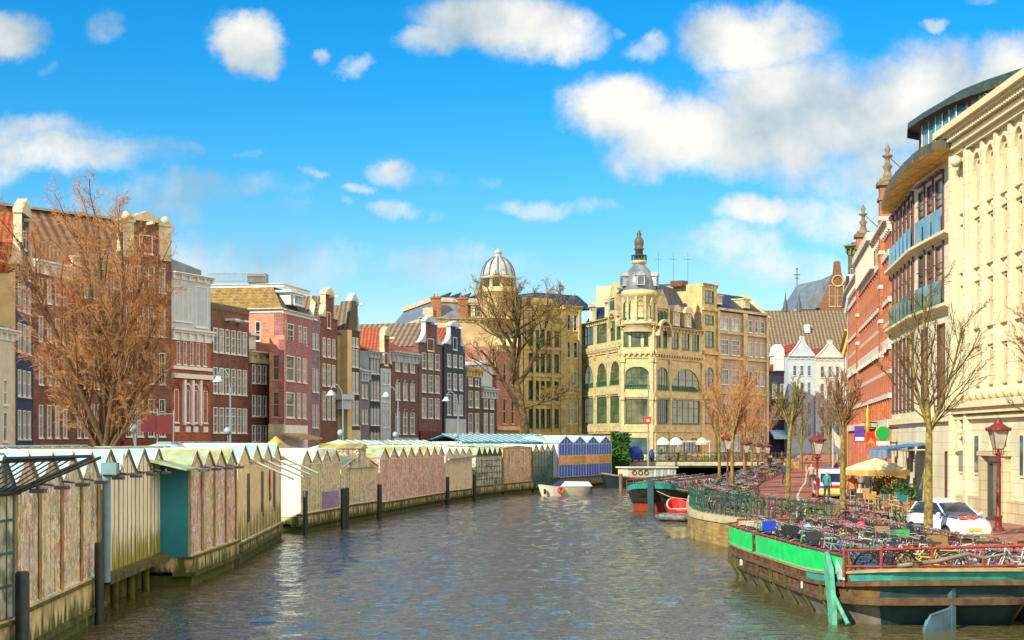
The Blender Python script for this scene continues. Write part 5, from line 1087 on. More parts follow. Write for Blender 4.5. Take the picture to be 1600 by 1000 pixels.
s4, q4 = stall('yellowed cream stall with painted fruit and awning poles on its four gables', (371,57.3),(439,72.5),.75,3.70,4.40,4,14,bd_y,bd_y,rf_b,bar_w,lamps=False,barw=.09)
for i in range(3):
    b = MB(); u = q4.W*(.2+i*.3); b.box(u-.28,u+.28,-.05,-.01,1.6 if i else 1.4,3.3); b.box(u-.03,u+.03,-.08,-.04,1.4,3.3); q4.put(b,'window', gl_b)
for i in range(4): b = MB(); u = q4.W*(i+1)/4-.3; b.tube((u,-.1,3.8),(u+.6,-1.7,3.05),.05,n=6); b.ball((u,-.1,3.8),.14,6); q4.put(b,'awning_pole', mat('pale_pole',(.45,.50,.48)))
b = MB(); u = q4.W*.68
for z, r_ in ((3.2,.14),(3.0,.2),(2.8,.24),(2.6,.22),(2.4,.15)): b.ball((u,-.03,z),r_,8,sc=(1,.15,1))
q4.put(b,'painted_fruit', mat('painted_red_fruit',(.40,.04,.02))); b = MB(); b.ball((u+.12,-.04,2.15),.26,8,sc=(1,.15,.8)); q4.put(b,'painted_leaf', mat('painted_green_leaf',(.04,.30,.04)))
s5, q5 = stall('stall with clean white end wall, whitish roof and purple and yellow plants behind glass', (470,76.5),(531,84.2),.95,3.45,4.12,4,16,fl3,whitep,rf_w,bar_w,lamps=False,depth=3.2)
b = MB(); b.box(-.06,-.005,.0,3.1,.8,3.46); b.box(-.10,.0,-.1,3.2,3.42,3.5); q5.put(b,'white_end_wall', whitep)
b = MB(); b.box(q5.W*.5,q5.W*.98,-.015,-.001,1.0,1.9); q5.put(b,'purple_panel', mat('lavender_panel',(.34,.25,.42),var=.2))
s6, q6 = stall('stall with broad central gable and small raised turret full of plants', (533,85.2),(591,93.0),1.0,3.05,3.85,1,12,fl3,fl3,rf_g,bar_w,lamps=False,depth=4.5)
b = MB(); c_ = q6.W*.5; b.box(c_-.75,c_+.75,-.12,2.2,3.4,4.15); q6.put(b,'turret', fl1); b = MB(); b.prism_y([(c_-.85,4.15),(c_+.85,4.15),(c_,4.45)],-.25,2.4); q6.put(b,'turret_roof', mat('yellow_mossy_cap',(.50,.42,.12),var=.4))
b = MB(); b.prism_y([(c_-3.0,3.05),(c_+3.0,3.05),(c_+.75,3.75),(c_-.75,3.75)],-.10,.4); q6.put(b,'broad_gable', fl3)
b = MB(); b.box(-.2,q6.W+.2,1.4,4.4,3.3,3.35); b.prism_x([(1.0,3.3),(2.6,4.15),(4.2,3.3)],-.3,q6.W+.3); q6.put(b,'back_roof', rf_g)
s7, q7 = stall('long stall with eight green-white gables and red and pink flowers pressed against the panes', (593,93.6),(694,112.5),.85,3.50,4.20,8,32,fl4,fl4,rf_g,bar_w,lamps=False,barw=.08)
s8, q8 = stall('plain beige striped stall with four small pale gables behind a steel rail', (696,113.3),(737,121),.9,3.55,4.05,4,16,stw,stw,rf_w,bar_w,lamps=False,barw=.08)
b = MB(); b.tube((-.2,-.3,3.25),(q8.W,-.3,3.4),.09,n=6); q8.put(b,'steel_rail', lead)
s9, q9 = stall('stall walled with a dark grid of small square murky panes', (744,123),(784,130.5),1.0,3.40,4.05,5,10,gridg,gridg,rf_g,bar_t,lamps=False,hbars=(1.5,2.0,2.5,3.0),barw=.09,gmat=mat('mossy_dark_gable',(.10,.11,.05),var=.5))
s10, q10 = stall('flat topped stall with brown and pink striped panes and one tall framed window', (786,131),(831,139),1.0,4.0,4.15,1,22,fl2,fl2,rf_w,bar_o,lamps=False,barw=.07)
b = MB(); u = q10.W*.62; b.box(u-.7,u-.6,-.1,-.01,1.9,3.7); b.box(u+.6,u+.7,-.1,-.01,1.9,3.7); b.box(u-.7,u+.7,-.1,-.01,3.7,3.8); b.box(u-.7,u+.7,-.1,-.01,2.3,2.38); q10.put(b,'window_frame', bar_w)
s11, q11 = stall('dark teal stall with four small gables left of the royal blue one', (832.5,139.5),(868,147),.5,3.62,4.25,4,8,tealg,teal,rf_w,bar_t,lamps=False,hbars=(2.2,),gmat=fl3)
s12, q12 = stall('tall royal blue stall with peach band and four pale gables', (873,146),(955,160),1.15,4.35,5.05,4,20,blu,whitep,rf_b,bar_w,lamps=False,depth=6,barw=.09,skirt=wood_s)
b = MB(); b.box(0,q12.W,-.03,-.001,2.3,3.25); q12.put(b,'peach_band', orn)
for i in range(4): b = MB(); u = q12.W*i/4; b.box(u+.15,u+q12.W/4-.2,-.045,-.028,2.42,3.12); q12.put(b,'peach_panel', mat('golden_peach_panel',(.60,.36,.12),var=.3) if i % 2 else orn)
# the covered hall behind the last stalls
t_ = thing('glass_roofed_stall', 'long stall hall behind the others with blue glazed sloping roof and pale cyan side wall', 'stall', (PX(720,136),136,1.2), 0, GK)
f_ = Fr(t_, (722,141),(874,148.5),zg=1.2); b = MB(); b.box(0,f_.W,0,6,0,f_.z(690)+.02); f_.put(b,'side_wall', mat('pale_cyan_wall',(.42,.62,.60),var=.1))
b = MB(); zA, zB = f_.z(690.5), f_.z(678.5); b.prism_x([(-.5,zA),(3,zB),(3,zB-.1),(-.5,zA-.1)],0,f_.W); b.prism_x([(3,zB),(6.3,zA),(6.3,zA-.1),(3,zB-.1)],0,f_.W); f_.put(b,'glass_roof', mat('blue_roof_glazing',(.05,.22,.42),r=.25,var=.5,sc=1.2))
b = MB()
for i in range(17): u = f_.W*i/16; b.tube((u,-.5,zA+.04),(u,3,zB+.04),.05,n=4)
b.box(0,f_.W,2.9,3.1,zB,zB+.08); f_.put(b,'roof_bars', rf_b)
# low sheds and stall tops showing on the street side behind the floating row
for i,(a_,c_,yr,ye,m_,lb) in enumerate((((30,60),(440,108),0,0,None,''),)): pass
GB = 'street side stall roofs'
for (xa,da,xb,db,zt_,m_,lb) in ((440,89,596,103,4.12,rf_g,'long mossy green roof behind the white ended stall'),(560,108,690,124,4.66,rf_b,'pale blue roof behind the turreted stall'),(700,128,790,138,4.35,rf_w,'whitish flat roof behind the striped stall')):
    t_ = thing('stall_roof', lb, 'stall', (PX(xa,da),da,1.2), 0, GB); f_ = Fr(t_, (xa,da),(xb,db))
    b = MB(); b.box(0,f_.W,.2,3.5,0,zt_-1.2-.55); f_.put(b,'wall', whitep)
    b = MB(); b.prism_x([(-.3,zt_-1.8),(1.6,zt_-1.2),(4,zt_-1.8)],-.1,f_.W+.1); f_.put(b,'roof', m_)
    b = MB(); n_ = int(f_.W/1.4)
    for i in range(n_+1): u = f_.W*i/n_; b.tube((u,-.3,zt_-1.76),(u,1.6,zt_-1.17),.03,n=4)
    f_.put(b,'roof_bars', rf_w)
# mooring posts
GP = 'black mooring posts along the stalls'
for (x, d, yt, r_, lb) in ((35,30.2,896,.14,'thick black mooring post nearest on the left edge'),(155,38.3,850,.12,'black mooring post in front of the flower glass stall, second from the left'),(477,75,768,.12,'black mooring post in front of the white stall end wall'),(536.5,80.5,764,.14,'left post of the black pair in front of the turreted stall'),(542,81.5,763,.12,'right post of the black pair in front of the turreted stall'),(593,90,758,.14,'black mooring post at the left end of the red flower stall'),(699.5,110,746,.13,'black mooring post at the right end of the red flower stall'),(741.5,119,742,.15,'black mooring post between the striped and the grid paned stalls'),(361,56,850,.2,'squat black post under the corner of the yellowed stall')):
    zt_ = PZ(yt, d); b = MB(); b.lathe([(r_,0),(r_,zt_+1),(r_*.8,zt_+1.04)],(0,0,0),12); o = b.build('mooring_post', mat('tarred_black_post',(.012,.022,.026),r=.5,var=.6,sc=4), None, (PX(x,d),d,-1)); tag(o, lb, 'post', GP)
# ivy screen and flat black canopy right of the blue stall
t_ = thing('flat_canopy', 'dark flat canopy roof on posts behind the royal blue stall', 'canopy', (PX(930,166),166,1.2)); b = MB(); b.box(-2.2,3.8,-2,2,4.0,4.2); b.build('roof', dgrey, t_); b = MB(); b.box(-.6,1.0,-.5,1,2.8,4.0); b.build('plant_box', teal, t_)
b = MB(); b.box(-7,-2.2,-.6,-.4,3.55,3.65); b.build('side_roof', dgrey, t_)
for x in (-2,3.5): b = MB(); b.tube((x,0,-.0),(x,0,4),.08); b.build('post', dgrey, t_)
# ------------------------------------------------------------------ boats
def spow(v, e): return math.copysign(abs(v)**e, v)
def hull_outline(L_, B_, nb, ns, N=44, nw=2.2):
    """x forward (bow +), superellipse ends: nb/ns blunt (high) or pointed (low)"""
    pts = []
    for i in range(N):
        a = 2*pi*i/N; c, s = cos(a), sin(a); n_ = nb if c > 0 else ns
        pts.append((L_/2*spow(c, 2/n_), B_/2*spow(s, 2/max(nw, n_*.8)))) if n_ >= 2 else pts.append((L_/2*c, B_/2*spow(s, 1.0)*(1-abs(c)**(3))**.0))
    return pts
def hull(mb, out, loops, sheer, mis):
    """loops: (sx, sy, z); sheer(x) adds height scaled by z fraction"""
    N = len(out); base = len(mb.v); zt = loops[-1][2]
    for sx_, sy_, z in loops:
        for x, y in out: mb.v.append((x*sx_, y*sy_, z + sheer(x)*max(0, z)/zt))
    for k in range(len(loops)-1):
        for i in range(N):
            a = base+k*N+i; c = base+k*N+(i+1) % N; mb.f.append((a, c, c+N, a+N)); mi = mis[k](out[i][0]) if callable(mis[k]) else mis[k]; mb.m.append(mi); mb.smooth.append(False)
    mb.f.append(tuple(base+i for i in reversed(range(N)))); mb.m.append(0); mb.smooth.append(False)
# big near bicycle barge: local x runs from stern (near, -) to bow (far, +)
h_gr = mat('weathered_grey_hull', (.30,.28,.22), r=.6, var=.4, sc=2, col2=(.16,.12,.05)); h_br = mat('brown_barge_side', (.12,.055,.03), r=.75, var=.5, sc=3, col2=(.20,.11,.03), stretch=(1,1,2)); h_rs = mat('rubbing_strake', (.13,.08,.04), r=.8, var=.5, sc=4)
h_tl = mat('turquoise_bulwark', (.05,.42,.38), r=.5, var=.3, sc=3); h_dk = mat('dark_teal_and_stern_shade', (.02,.06,.07), r=.5, var=.4); h_dy = mat('ochre_deck_rim', (.36,.26,.12), r=.8, var=.4, sc=3)
deckm = mat('rusty_red_deck', (.34,.15,.09), r=.85, var=.4, sc=2, col2=(.25,.17,.10))
BC = Vector((10.3, 45.5)); BANG = radians(93.5)
bg_ = thing('bicycle_barge', 'large old barge with green side panels, turquoise stern rim and red railings carrying many bicycles', 'barge', (BC.x, BC.y, 0), BANG)
LB, BB = 16.6, 5.5
def edge(x): # outline half width at x
    return BB/2*(max(0,1-abs(x/(LB/2))**4.6))**(1/5.5)
out = []
for i in range(56):
    a = 2*pi*i/56; c, s = cos(a), sin(a); out.append((LB/2*spow(c, 2/4.6), BB/2*spow(s, 2/5.5)))
sh = lambda x: .28*max(0, (-x-4)/4.3)**2 + .12*max(0, (x-4)/4.3)**2
mb = MB(); hull(mb, out, [(.86,.78,-.5),(.90,.86,.0),(.935,.93,.28),(.965,.975,.42)], sh, [lambda x: 1 if x < -8.05 else 0]*3); mb.build('hull', [h_gr, h_dk], bg_)  # stern end darkened: its shade is put into the hull colour
mb = MB(); hull(mb, out, [(.965,.975,.42),(.99,.99,.44),(.995,1.0,.56),(.975,.985,.58),(.985,.99,.80),(1.01,1.015,.82),(1.01,1.015,.90),(.985,.985,.92)], sh, [1,1,1,lambda x: 2 if x < -8.05 else 0,1,1,1]); mb.build('side_strakes', [h_br, h_rs, h_dk], bg_)  # side band at the stern carries the same painted shade
def bulw(x): return 0 if x < -4.2 else 1
mb = MB(); hull(mb, out, [(.985,.985,.915),(1.0,1.0,1.09),(1.01,1.01,1.10),(1.01,1.01,1.15),(.97,.965,1.15),(.97,.965,1.0)], sh, [bulw,2,2,2,1]); mb.build('bulwark', [h_tl, h_br, h_dy], bg_)
mb = MB(); vs = [(x*.97,y*.965,.96+sh(x)) for x,y in out]; mb.add(vs,[tuple(range(len(vs)))]); mb.build('deck', deckm, bg_)
# ribs of algae on the side: short frames
for i in range(8):
    x = 6.6-i*1.75; mb = MB(); e_ = edge(x); mb.path([(x,e_*.885,-.02),(x,e_*.945,.28),(x,e_*.982,.44)],.05,5); mb.box(x-.06,x+.06,e_-.02,e_+.05,.46,.9); mb.build('side_frame', mossd, bg_)
for x in (3.8,-3.9): mb = MB(); mb.box(x-.09,x+.09,edge(x)-.02,edge(x)+.035,.60,.79); mb.build('white_mark', white, bg_)
gpan = mat('bright_green_panel', (.0,.72,.14), r=.45, var=.22, sc=2.5, spec=.5, col2=(.02,.56,.16))
for (x0,x1) in ((7.95,2.05),(1.55,-7.2)):
    mb = MB(); n_ = 10
    for i in range(n_):
        a = x0+(x1-x0)*i/n_; c = x0+(x1-x0)*(i+1)/n_; ya, yc = edge(a)*1.0, edge(c)*1.0
        za, zc = sh(a), sh(c)
        mb.add([(a,ya,1.08+za),(c,yc,1.08+zc),(c,yc+.02,1.69),(a,ya+.02,1.69),(a,ya-.04,1.08+za),(c,yc-.04,1.08+zc),(c,yc-.02,1.69),(a,ya-.02,1.69)],[(0,1,2,3),(7,6,5,4),(3,2,6,7)])
        mb.add([(a,ya+.035,1.16+za),(c,yc+.035,1.16+zc),(c,yc+.035,1.21+zc),(a,ya+.035,1.21+za)],[(0,1,2,3)],1)
    mb.build('green_panel', [gpan, mat('pale_green_batten',(.20,.55,.28))], bg_)
rail_pts = [(8.1,2.0),(7.5,2.5),(2,2.66),(1.8,2.66),(-6.4,2.62),(-7.2,2.5)]
mb = MB(); mb.path([(x,y,1.73) for x,y in rail_pts],.035,6)
for x in (7.6,5,1.8,-.8,-3.6,-6.4,-7.2): mb.tube((x,edge(x)*.985,.95),(x,edge(x)*.985,1.74),.035,n=6)
mb.build('port_rail', redm, bg_)
mb = MB()
far = [(7.9,2.0),(8.15,0),(7.9,-2.0),(7.2,-2.45),(0,-2.56),(-5.5,-2.5),(-7.4,-2.3)]
mb.path([(x,y,1.85) for x,y in far],.04,6); mb.path([(x,y,1.45) for x,y in far[2:]],.03,6)
for x,y in far + [(5,-2.52),(2.5,-2.55),(-2.7,-2.55)]: mb.tube((x,y,.95),(x,y,1.87),.04,n=6)
mb.build('far_rail', redm, bg_)
mb = MB(); st = [(-7.2,2.5),(-7.35,1.6),(-7.3,.3),(-7.3,-1.0),(-7.35,-2.3)]
mb.path([(x,y,1.84+i*.03) for i,(x,y) in enumerate(st)],.04,6); mb.path([(x,y,1.45) for x,y in st],.035,6)
for x,y in st: mb.tube((x,y,.95),(x,y,1.9),.045,n=6)
mb.build('stern_rail', redm, bg_)
mb = MB(); mb.lathe([(.16,0),(.11,.05),(.10,.3),(.15,.34)],(-7.9,.9,1.28),8); mb.lathe([(.16,0),(.11,.05),(.10,.3),(.15,.34)],(-7.9,-2.0,1.28),8); mb.lathe([(.16,0),(.11,.05),(.10,.3),(.15,.34)],(-7.9,-2.35,1.28),8); mb.build('bollard', h_rs, bg_)
mb = MB(); mb.path([(-7.85,1.35,1.5),(-7.9,.4,1.62),(-7.9,-.4,1.8),(-7.8,-.8,1.68),(-7.7,-1.4,1.78)],[.06,.06,.05,.04,.03],7); mb.build('tiller', mat('grey_tiller',(.22,.18,.14),var=.4), bg_)
mb = MB(); mb.prism_y([(.0,-.6),(.9,-.6),(.95,.05),(.85,.25),(.7,.33),(.0,.48)],-.05,.05); mb.box(-.07,.07,-.07,.07,-.4,1.0); mb.tube((0,0,.5),(.72,0,.36),.04,n=6); mb.tube((.72,0,.36),(.93,0,.1),.04,n=6); mb.build('rudder', [mat('blue_grey_rudder',(.07,.14,.19),r=.5,var=.4), h_rs], bg_, (-8.15,.1,0), radians(118))
mb = MB(); mb.prism_y([(-6.3,1.75),(-6.7,1.35),(-7.0,.4),(-7.05,-.6),(-6.85,-.6),(-6.55,.4),(-6.2,1.3)],2.62,2.74); mb.tube((-6.6,2.70,.9),(-7.6,2.5,.05),.06); mb.build('leeboard', mat('sea_green_leeboard',(.10,.40,.28),r=.6,var=.4,sc=4), bg_)
mb = MB(); mb.path([(-7.7,-1.9,1.45),(-7.6,-2.7,1.25),(-7.2,-3.4,1.35)],.025,5); mb.path([(7.6,-2.2,1.4),(8.2,-3.0,1.2),(8.6,-3.6,1.35)],.025,5); mb.build('mooring_rope',mat('rope',(.40,.30,.16)),bg_)
mb = MB(); mb.prism_y([(-6.45,1.72),(-6.8,1.1),(-7.3,1.12),(-7.1,1.3)],2.5,2.54); mb.build('tarpaulin', mat('pale_cyan_tarp',(.40,.62,.60)), bg_)

# ------------------------------------------------------------------ bicycles
tyre = mat('bicycle_tyre', (.02,.02,.022), r=.7, var=.2); chrome = mat('dull_chrome', (.28,.27,.25), r=.4, metal=.5, var=.3, sc=20); leather = mat('saddle_black', (.03,.025,.022), r=.6); rust = mat('rusty_metal', (.25,.10,.04), r=.8, var=.5, sc=10)
def bike_wheel():
    b = MB(); b.torus(.335,.018,22,4,None,0); b.torus(.312,.010,22,3,None,1); b.tube((0,-.05,0),(0,.05,0),.025,n=5,mi=1)
    for i in range(10): a = 2*pi*i/10; b.tube((.02*cos(a+1),.02*(-1)**i,.02*sin(a+1)),(.31*cos(a),0,.31*sin(a)),.0035,n=3,mi=1,caps=False)
    return b.mesh('bicycle_wheel',[tyre,chrome])
WHM = bike_wheel()
def bike_frame_mb(lady, r=.016):
    b = MB(); rw=(-.52,0,.335); bb=(-.08,0,.30); st=(-.22,0,.74); hd=(.36,0,.80); hb=(.40,0,.60); fw=(.55,0,.335)
    b.tube(rw,bb,r*.8,n=5); b.tube(bb,st,r,n=5); b.tube((-.20,0,.68),rw,r*.7,n=5); b.tube(hd,hb,r*1.2,n=5)
    if lady: b.path([hb,(.1,0,.42),(-.12,0,.42)],r,5); b.path([hd,(.15,0,.56),(-.16,0,.54)],r,5)
    else: b.tube(hb,bb,r,n=5); b.tube(hd,(-.2,0,.72),r,n=5)
    for s_ in (-.045,.045): b.path([(.41,s_*.6,.58),(.46,s_,.5),(.55,s_,.335)],r*.75,5)
    b.tube(st,(-.255,0,.88),r*.7,n=5)
    # mudguards and chain case
    for cx_, a0, a1 in ((-.52,.2,2.9),(.55,.1,2.4)):
        for k in range(7):
            t0 = a0+(a1-a0)*k/7; t1 = a0+(a1-a0)*(k+1)/7; v = []
            for t_ in (t0,t1):
                for s_ in (-.025,.025): v.append((cx_+.365*cos(t_),s_,.335+.365*sin(t_)))
            b.add(v,[(0,1,3,2)])
    b.prism_y([(-.56,.30),(-.1,.23),(-.0,.26),(0,.36),(-.1,.39),(-.56,.38)],.03,.06)
    # carrier
    b.box(-.80,-.32,-.06,.06,.725,.74); b.tube((-.75,.05,.73),(-.52,.05,.335),.007,n=3); b.tube((-.75,-.05,.73),(-.52,-.05,.335),.007,n=3)
    return b
def bar_mb():
    b = MB(); b.tube((.36,0,.80),(.335,0,1.0),.014,n=5); b.path([(.18,-.30,1.02),(.32,-.24,1.05),(.36,0,1.01),(.32,.24,1.05),(.18,.30,1.02)],.013,5); b.ball((.43,0,.9),.04,6,sc=(1,1,1)); return b
def saddle_mb():
    b = MB(); b.prism_z([(-.36,-.10),(-.20,-.05),(-.04,-.02),(-.04,.02),(-.20,.05),(-.36,.10)],.88,.94); return b
BARM = bar_mb().mesh('handlebar', chrome); SADM = saddle_mb().mesh('saddle', leather)
BCOL = {'black':(.02,.02,.024),'teal':(.05,.22,.24),'blue':(.03,.10,.35),'white':(.6,.6,.58),'red':(.40,.04,.03),'pink':(.62,.12,.30),'yellow':(.60,.42,.05),'grey':(.25,.27,.28),'rusty':(.20,.09,.04),'green':(.04,.28,.08)}
FRM = {}
for cn, cv_ in BCOL.items():
    for ld in (0,1): FRM[(cn,ld)] = bike_frame_mb(ld, .019).mesh('bicycle_frame', mat('bike_'+cn.replace(' ','_'), cv_, r=.35, var=.25, sc=8))
def crate_mb():
    b = MB()
    b.box(.42,.82,-.2,.2,.80,.82)
    for s_ in (-1,1):
        b.box(.42,.82,s_*.2-.012,s_*.2+.012,.82,1.06); b.box(.62+s_*.2-.012,.62+s_*.2+.012,-.2,.2,.82,1.06)
    b.box(.40,.84,-.22,.22,1.055,1.08) if False else None
    return b
CRM = {k: crate_mb().mesh('crate', mat('crate_'+k, v, r=.5, var=.15)) for k, v in {'black':(.02,.025,.03),'blue':(.01,.05,.5),'brown':(.30,.18,.07),'green':(.03,.35,.08)}.items()}
BAGM = {k: MB().lathe([(.05,0),(.13,.04),(.15,.14),(.11,.24),(.03,.27)],(-.55,0,.74),8).mesh('bag', mat('bag_'+k, v, r=.7, var=.2, sc=6)) for k, v in {'pink':(.65,.04,.18),'light blue':(.2,.5,.6),'white':(.6,.6,.6)}.items()}
def bike(loc, rz, col, lady, label, group, lean=0., extra=None, z=None):
    t = thing('bicycle', label, 'bicycle', loc, 0, group); t.rotation_euler = (lean, 0, rz)
    inst(FRM[(col,lady)], 'frame', t); inst(WHM,'wheel',t,(-.52,0,.335)); inst(WHM,'wheel',t,(.55,0,.335),(0,.3,0)); inst(BARM,'handlebar',t); inst(SADM,'saddle',t)
    if extra:
        if extra[0] == 'crate': inst(CRM[extra[1]],'crate',t)
        else: inst(BAGM[extra[1]],'bag',t)
    return t
def whole_bike(col, lady):
    b = bike_frame_mb(lady,.019); b.m = [0]*len(b.m)
    for src, off, mi in ((bar_mb(),(0,0,0),1),(saddle_mb(),(0,0,0),2)):
        b.add([Vector(v)+Vector(off) for v in src.v], src.f, mi)
    for x in (-.52,.55):
        b.torus(.335,.022,14,3,Matrix.Translation((x,0,.335)),2); 
        for i in range(5): a = pi*i/5; b.tube((x+.31*cos(a),0,.335+.31*sin(a)),(x-.31*cos(a),0,.335-.31*sin(a)),.005,n=3,mi=1,caps=False)
    return b.mesh('bicycle',[MATS['bike_'+col.replace(' ','_')],chrome,tyre])
WB = {(c,l): whole_bike(c,l) for c in BCOL for l in (0,1)}
def small_bike(loc, rz, col, lady, label, group, lean=0):
    o = bpy.data.objects.new('bicycle', WB[(col,lady)]); COL.objects.link(o); o.location = loc; o.rotation_euler = (lean,0,rz); tag(o,label,'bicycle',group); return o
rb = random.Random(11)
cols_w = ['black','black','grey','teal','rusty','black','blue','white','red','pink','yellow','green']
def Lb(x, y, z=.97): # barge local to world
    c, s = cos(BANG), sin(BANG); return (BC.x + x*c - y*s, BC.y + x*s + y*c, z + sh(x))
GBK = 'bicycles parked on the green sided barge'
third = lambda x: ['beside the stern railing','near the stern','amidships','toward the bow','at the bow'][int((x+6.9)/2.9)]
x = 7.0; i = 0
while x > -5.6:
    cn = cols_w[rb.randrange(len(cols_w))]; 
    ex = {9:('crate','blue'),10:('bag','light blue'),14:('crate','black'),21:('crate','black'),3:None}.get(i)
    bike(Lb(x,1.42+rb.uniform(-.1,.1)), BANG+pi/2+rb.uniform(-.2,.2), cn, (ld_ := rb.random() < .4), '%s%s bicycle in the row inside the green panels, %s' % (cn, ' step-through' if ld_ else '', third(x)), GBK, rb.uniform(-.12,.12), ex); x -= .46; i += 1
x = 7.2; i = 0
while x > -5.2:
    cn = cols_w[rb.randrange(len(cols_w))]; ex = {8:('bag','pink'),19:('crate','green'),25:('crate','brown'),15:('crate','brown')}.get(i)
    if i == 8: cn = 'pink'
    bike(Lb(x,-.2+rb.uniform(-.15,.15)), BANG+pi/2+rb.uniform(-.25,.25)+(pi if i % 2 else 0), cn, (ld_ := rb.random() < .5), '%s%s bicycle in the middle row of the big barge, %s' % (cn, ' step-through' if ld_ else '', third(x)), GBK, rb.uniform(-.15,.15), ex); x -= .47; i += 1
x = 7.0; i = 0
while x > -5.8:
    cn = cols_w[rb.randrange(len(cols_w))]; ex = {11:('crate','black'),23:('crate','brown'),16:('bag','light blue'),6:('bag','pink')}.get(i)
    bike(Lb(x,-1.75+rb.uniform(-.15,.15)), BANG-pi/2+rb.uniform(-.25,.25), cn, (ld_ := rb.random() < .5), '%s%s bicycle in the quay side row of the big barge, %s' % (cn, ' step-through' if ld_ else '', third(x)), GBK, rb.uniform(-.15,.15), ex); x -= .47; i += 1
for (xx,yy,rz_,cn,lab) in ((-6.75,1.3,pi/2+.25,'black','black bicycle seen side-on behind the left of the stern railing'),(-6.6,.2,pi/2-.3,'yellow','yellow bicycle standing slantwise behind the stern railing'),(-6.9,-.9,pi/2+.15,'grey','grey bicycle seen side-on in the middle of the stern railing'),(-6.5,-1.5,pi/2-.1,'pink','pink bicycle behind the right half of the stern railing'),(-6.95,-2.0,pi/2+.35,'white','white bicycle at the right end of the stern railing')):
    bike(Lb(xx,yy), BANG+rz_, cn, True, lab, GBK, rb.uniform(-.1,.1))

# second bicycle barge
t_ = thing('bicycle_barge', 'dark barge with red and turquoise bow loaded with bicycles, moored beyond the curved quay', 'barge', (PX(1048,105)+1.0,109,0), radians(-106))
B2 = t_; L2_, B2_ = 21., 4.6; out2 = []
for i in range(48): a = 2*pi*i/48; c, s = cos(a), sin(a); out2.append((L2_/2*spow(c,2/(3.0 if c > 0 else 3.6)),B2_/2*spow(s,2/4.2)))
sh2 = lambda x: .55*max(0,(x-5)/5.5)**2
hred = mat('red_antifouling',(.38,.06,.03),r=.6,var=.3,sc=3); 
mb = MB(); hull(mb,out2,[(.84,.7,-.4),(.90,.86,.0),(.94,.93,.42)],sh2,[0,0]); mb.build('hull',hred,t_)
mb = MB(); hull(mb,out2,[(.94,.93,.42),(.99,1.0,.95),(1.0,1.0,1.0)],sh2,[0,0]); mb.build('side',mat('black_hull_side',(.03,.035,.03),var=.5,sc=3),t_)
mb = MB(); hull(mb,out2,[(1.0,1.0,.98),(1.02,1.02,1.20),(.97,.96,1.20),(.97,.96,1.0)],sh2,[lambda x: 0 if x > 6 else 1,1,1]); mb.build('bulwark',[h_tl, mat('green_rim',(.03,.18,.10),var=.4)],t_)
mb = MB(); vs=[(x*.97,y*.96,1.05) for x,y in out2]; mb.add(vs,[tuple(range(len(vs)))]); mb.build('deck',deckm,t_)
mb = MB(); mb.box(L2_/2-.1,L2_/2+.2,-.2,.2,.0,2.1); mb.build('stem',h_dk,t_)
mb = MB()
for s_ in (-1,1):
    mb.path([(9.6,s_*1.0,2.1),(8.5,s_*1.9,2.05),(-9,s_*2.1,1.95)],.04,5)
    for k in range(9): mb.tube((8.5-k*2.2,s_*2.0,1.1),(8.5-k*2.2,s_*2.0,2.05),.04,n=5)
mb.build('rail',redm,t_)
mb = MB(); mb.path([(10.2,0,1.5),(10.8,1.3,1.0),(10.9,3.0,.8)],.03,5); mb.path([(10.3,0,1.8),(9.5,3.2,1.2)],.03,5); mb.build('mooring_rope',mat('rope',(.40,.30,.16)),t_)
G2 = 'bicycles on the red and turquoise bowed barge'
a2 = radians(-106)
for row in range(3):
    x = 8.0-row*.3
    while x > -9:
        cn = cols_w[rb.randrange(len(cols_w))]; y = (-1.3,0.1,1.35)[row]; c, s = cos(a2), sin(a2)
        small_bike((t_.location.x+x*c-y*s, t_.location.y+x*s+y*c, 1.06), a2+pi/2+rb.uniform(-.3,.3), cn, (ld_ := rb.random() < .5), '%s%s bicycle in the %s row of the barge with the red and turquoise bow' % (cn, ' step-through' if ld_ else '',('quayside','middle','waterside')[2-row]), G2, rb.uniform(-.15,.15)); x -= .86

# white sloop with orange-red lifebuoys
t_ = thing('motor_boat', 'small white motor boat with two red lifebuoys under way in mid canal', 'boat', (PX(884,128),129.5,0), radians(-152))
out3 = []; 
for i in range(36): a = 2*pi*i/36; c, s = cos(a), sin(a); out3.append((2.6*c if c > 0 else 2.3*spow(c,.5), .95*spow(s,1.0 if c > 0 else .6)))
shx = lambda x: .22*max(0,x/2.6)**2
mb = MB(); hull(mb,out3,[(.80,.6,-.25),(.86,.8,.0),(.93,.92,.4),(1,1,.72),(1.02,1.02,.76),(.93,.9,.76)],shx,[0,0,0,0,0]); mb.build('hull',mat('white_boat_hull',(.70,.68,.58),r=.3,var=.15),t_)
mb = MB(); vs=[(x*.93,y*.9,.68+shx(x)) for x,y in out3]; mb.add(vs,[tuple(range(36))]); mb.build('deck',mat('pale_canvas',(.66,.66,.64)),t_)
mb = MB(); 
mb.add([(-2.2,-.8,.78),(.9,-.85,.80),(.9,.85,.80),(-2.2,.8,.78),(-2.0,-.55,1.15),(.3,-.6,1.2),(.3,.6,1.2),(-2.0,.55,1.15)],[(0,1,5,4),(1,2,6,5),(2,3,7,6),(3,0,4,7),(4,5,6,7)]); mb.build('canvas_cover',mat('white_boat_canvas',(.74,.74,.73),r=.7,var=.1),t_)
mb = MB(); mb.add([(.92,-.75,.82),(.92,.75,.82),(.38,.55,1.22),(.38,-.55,1.22)],[(0,1,2,3)]); mb.build('windscreen',mat('dark_blue_screen',(.02,.05,.12),r=.1),t_)
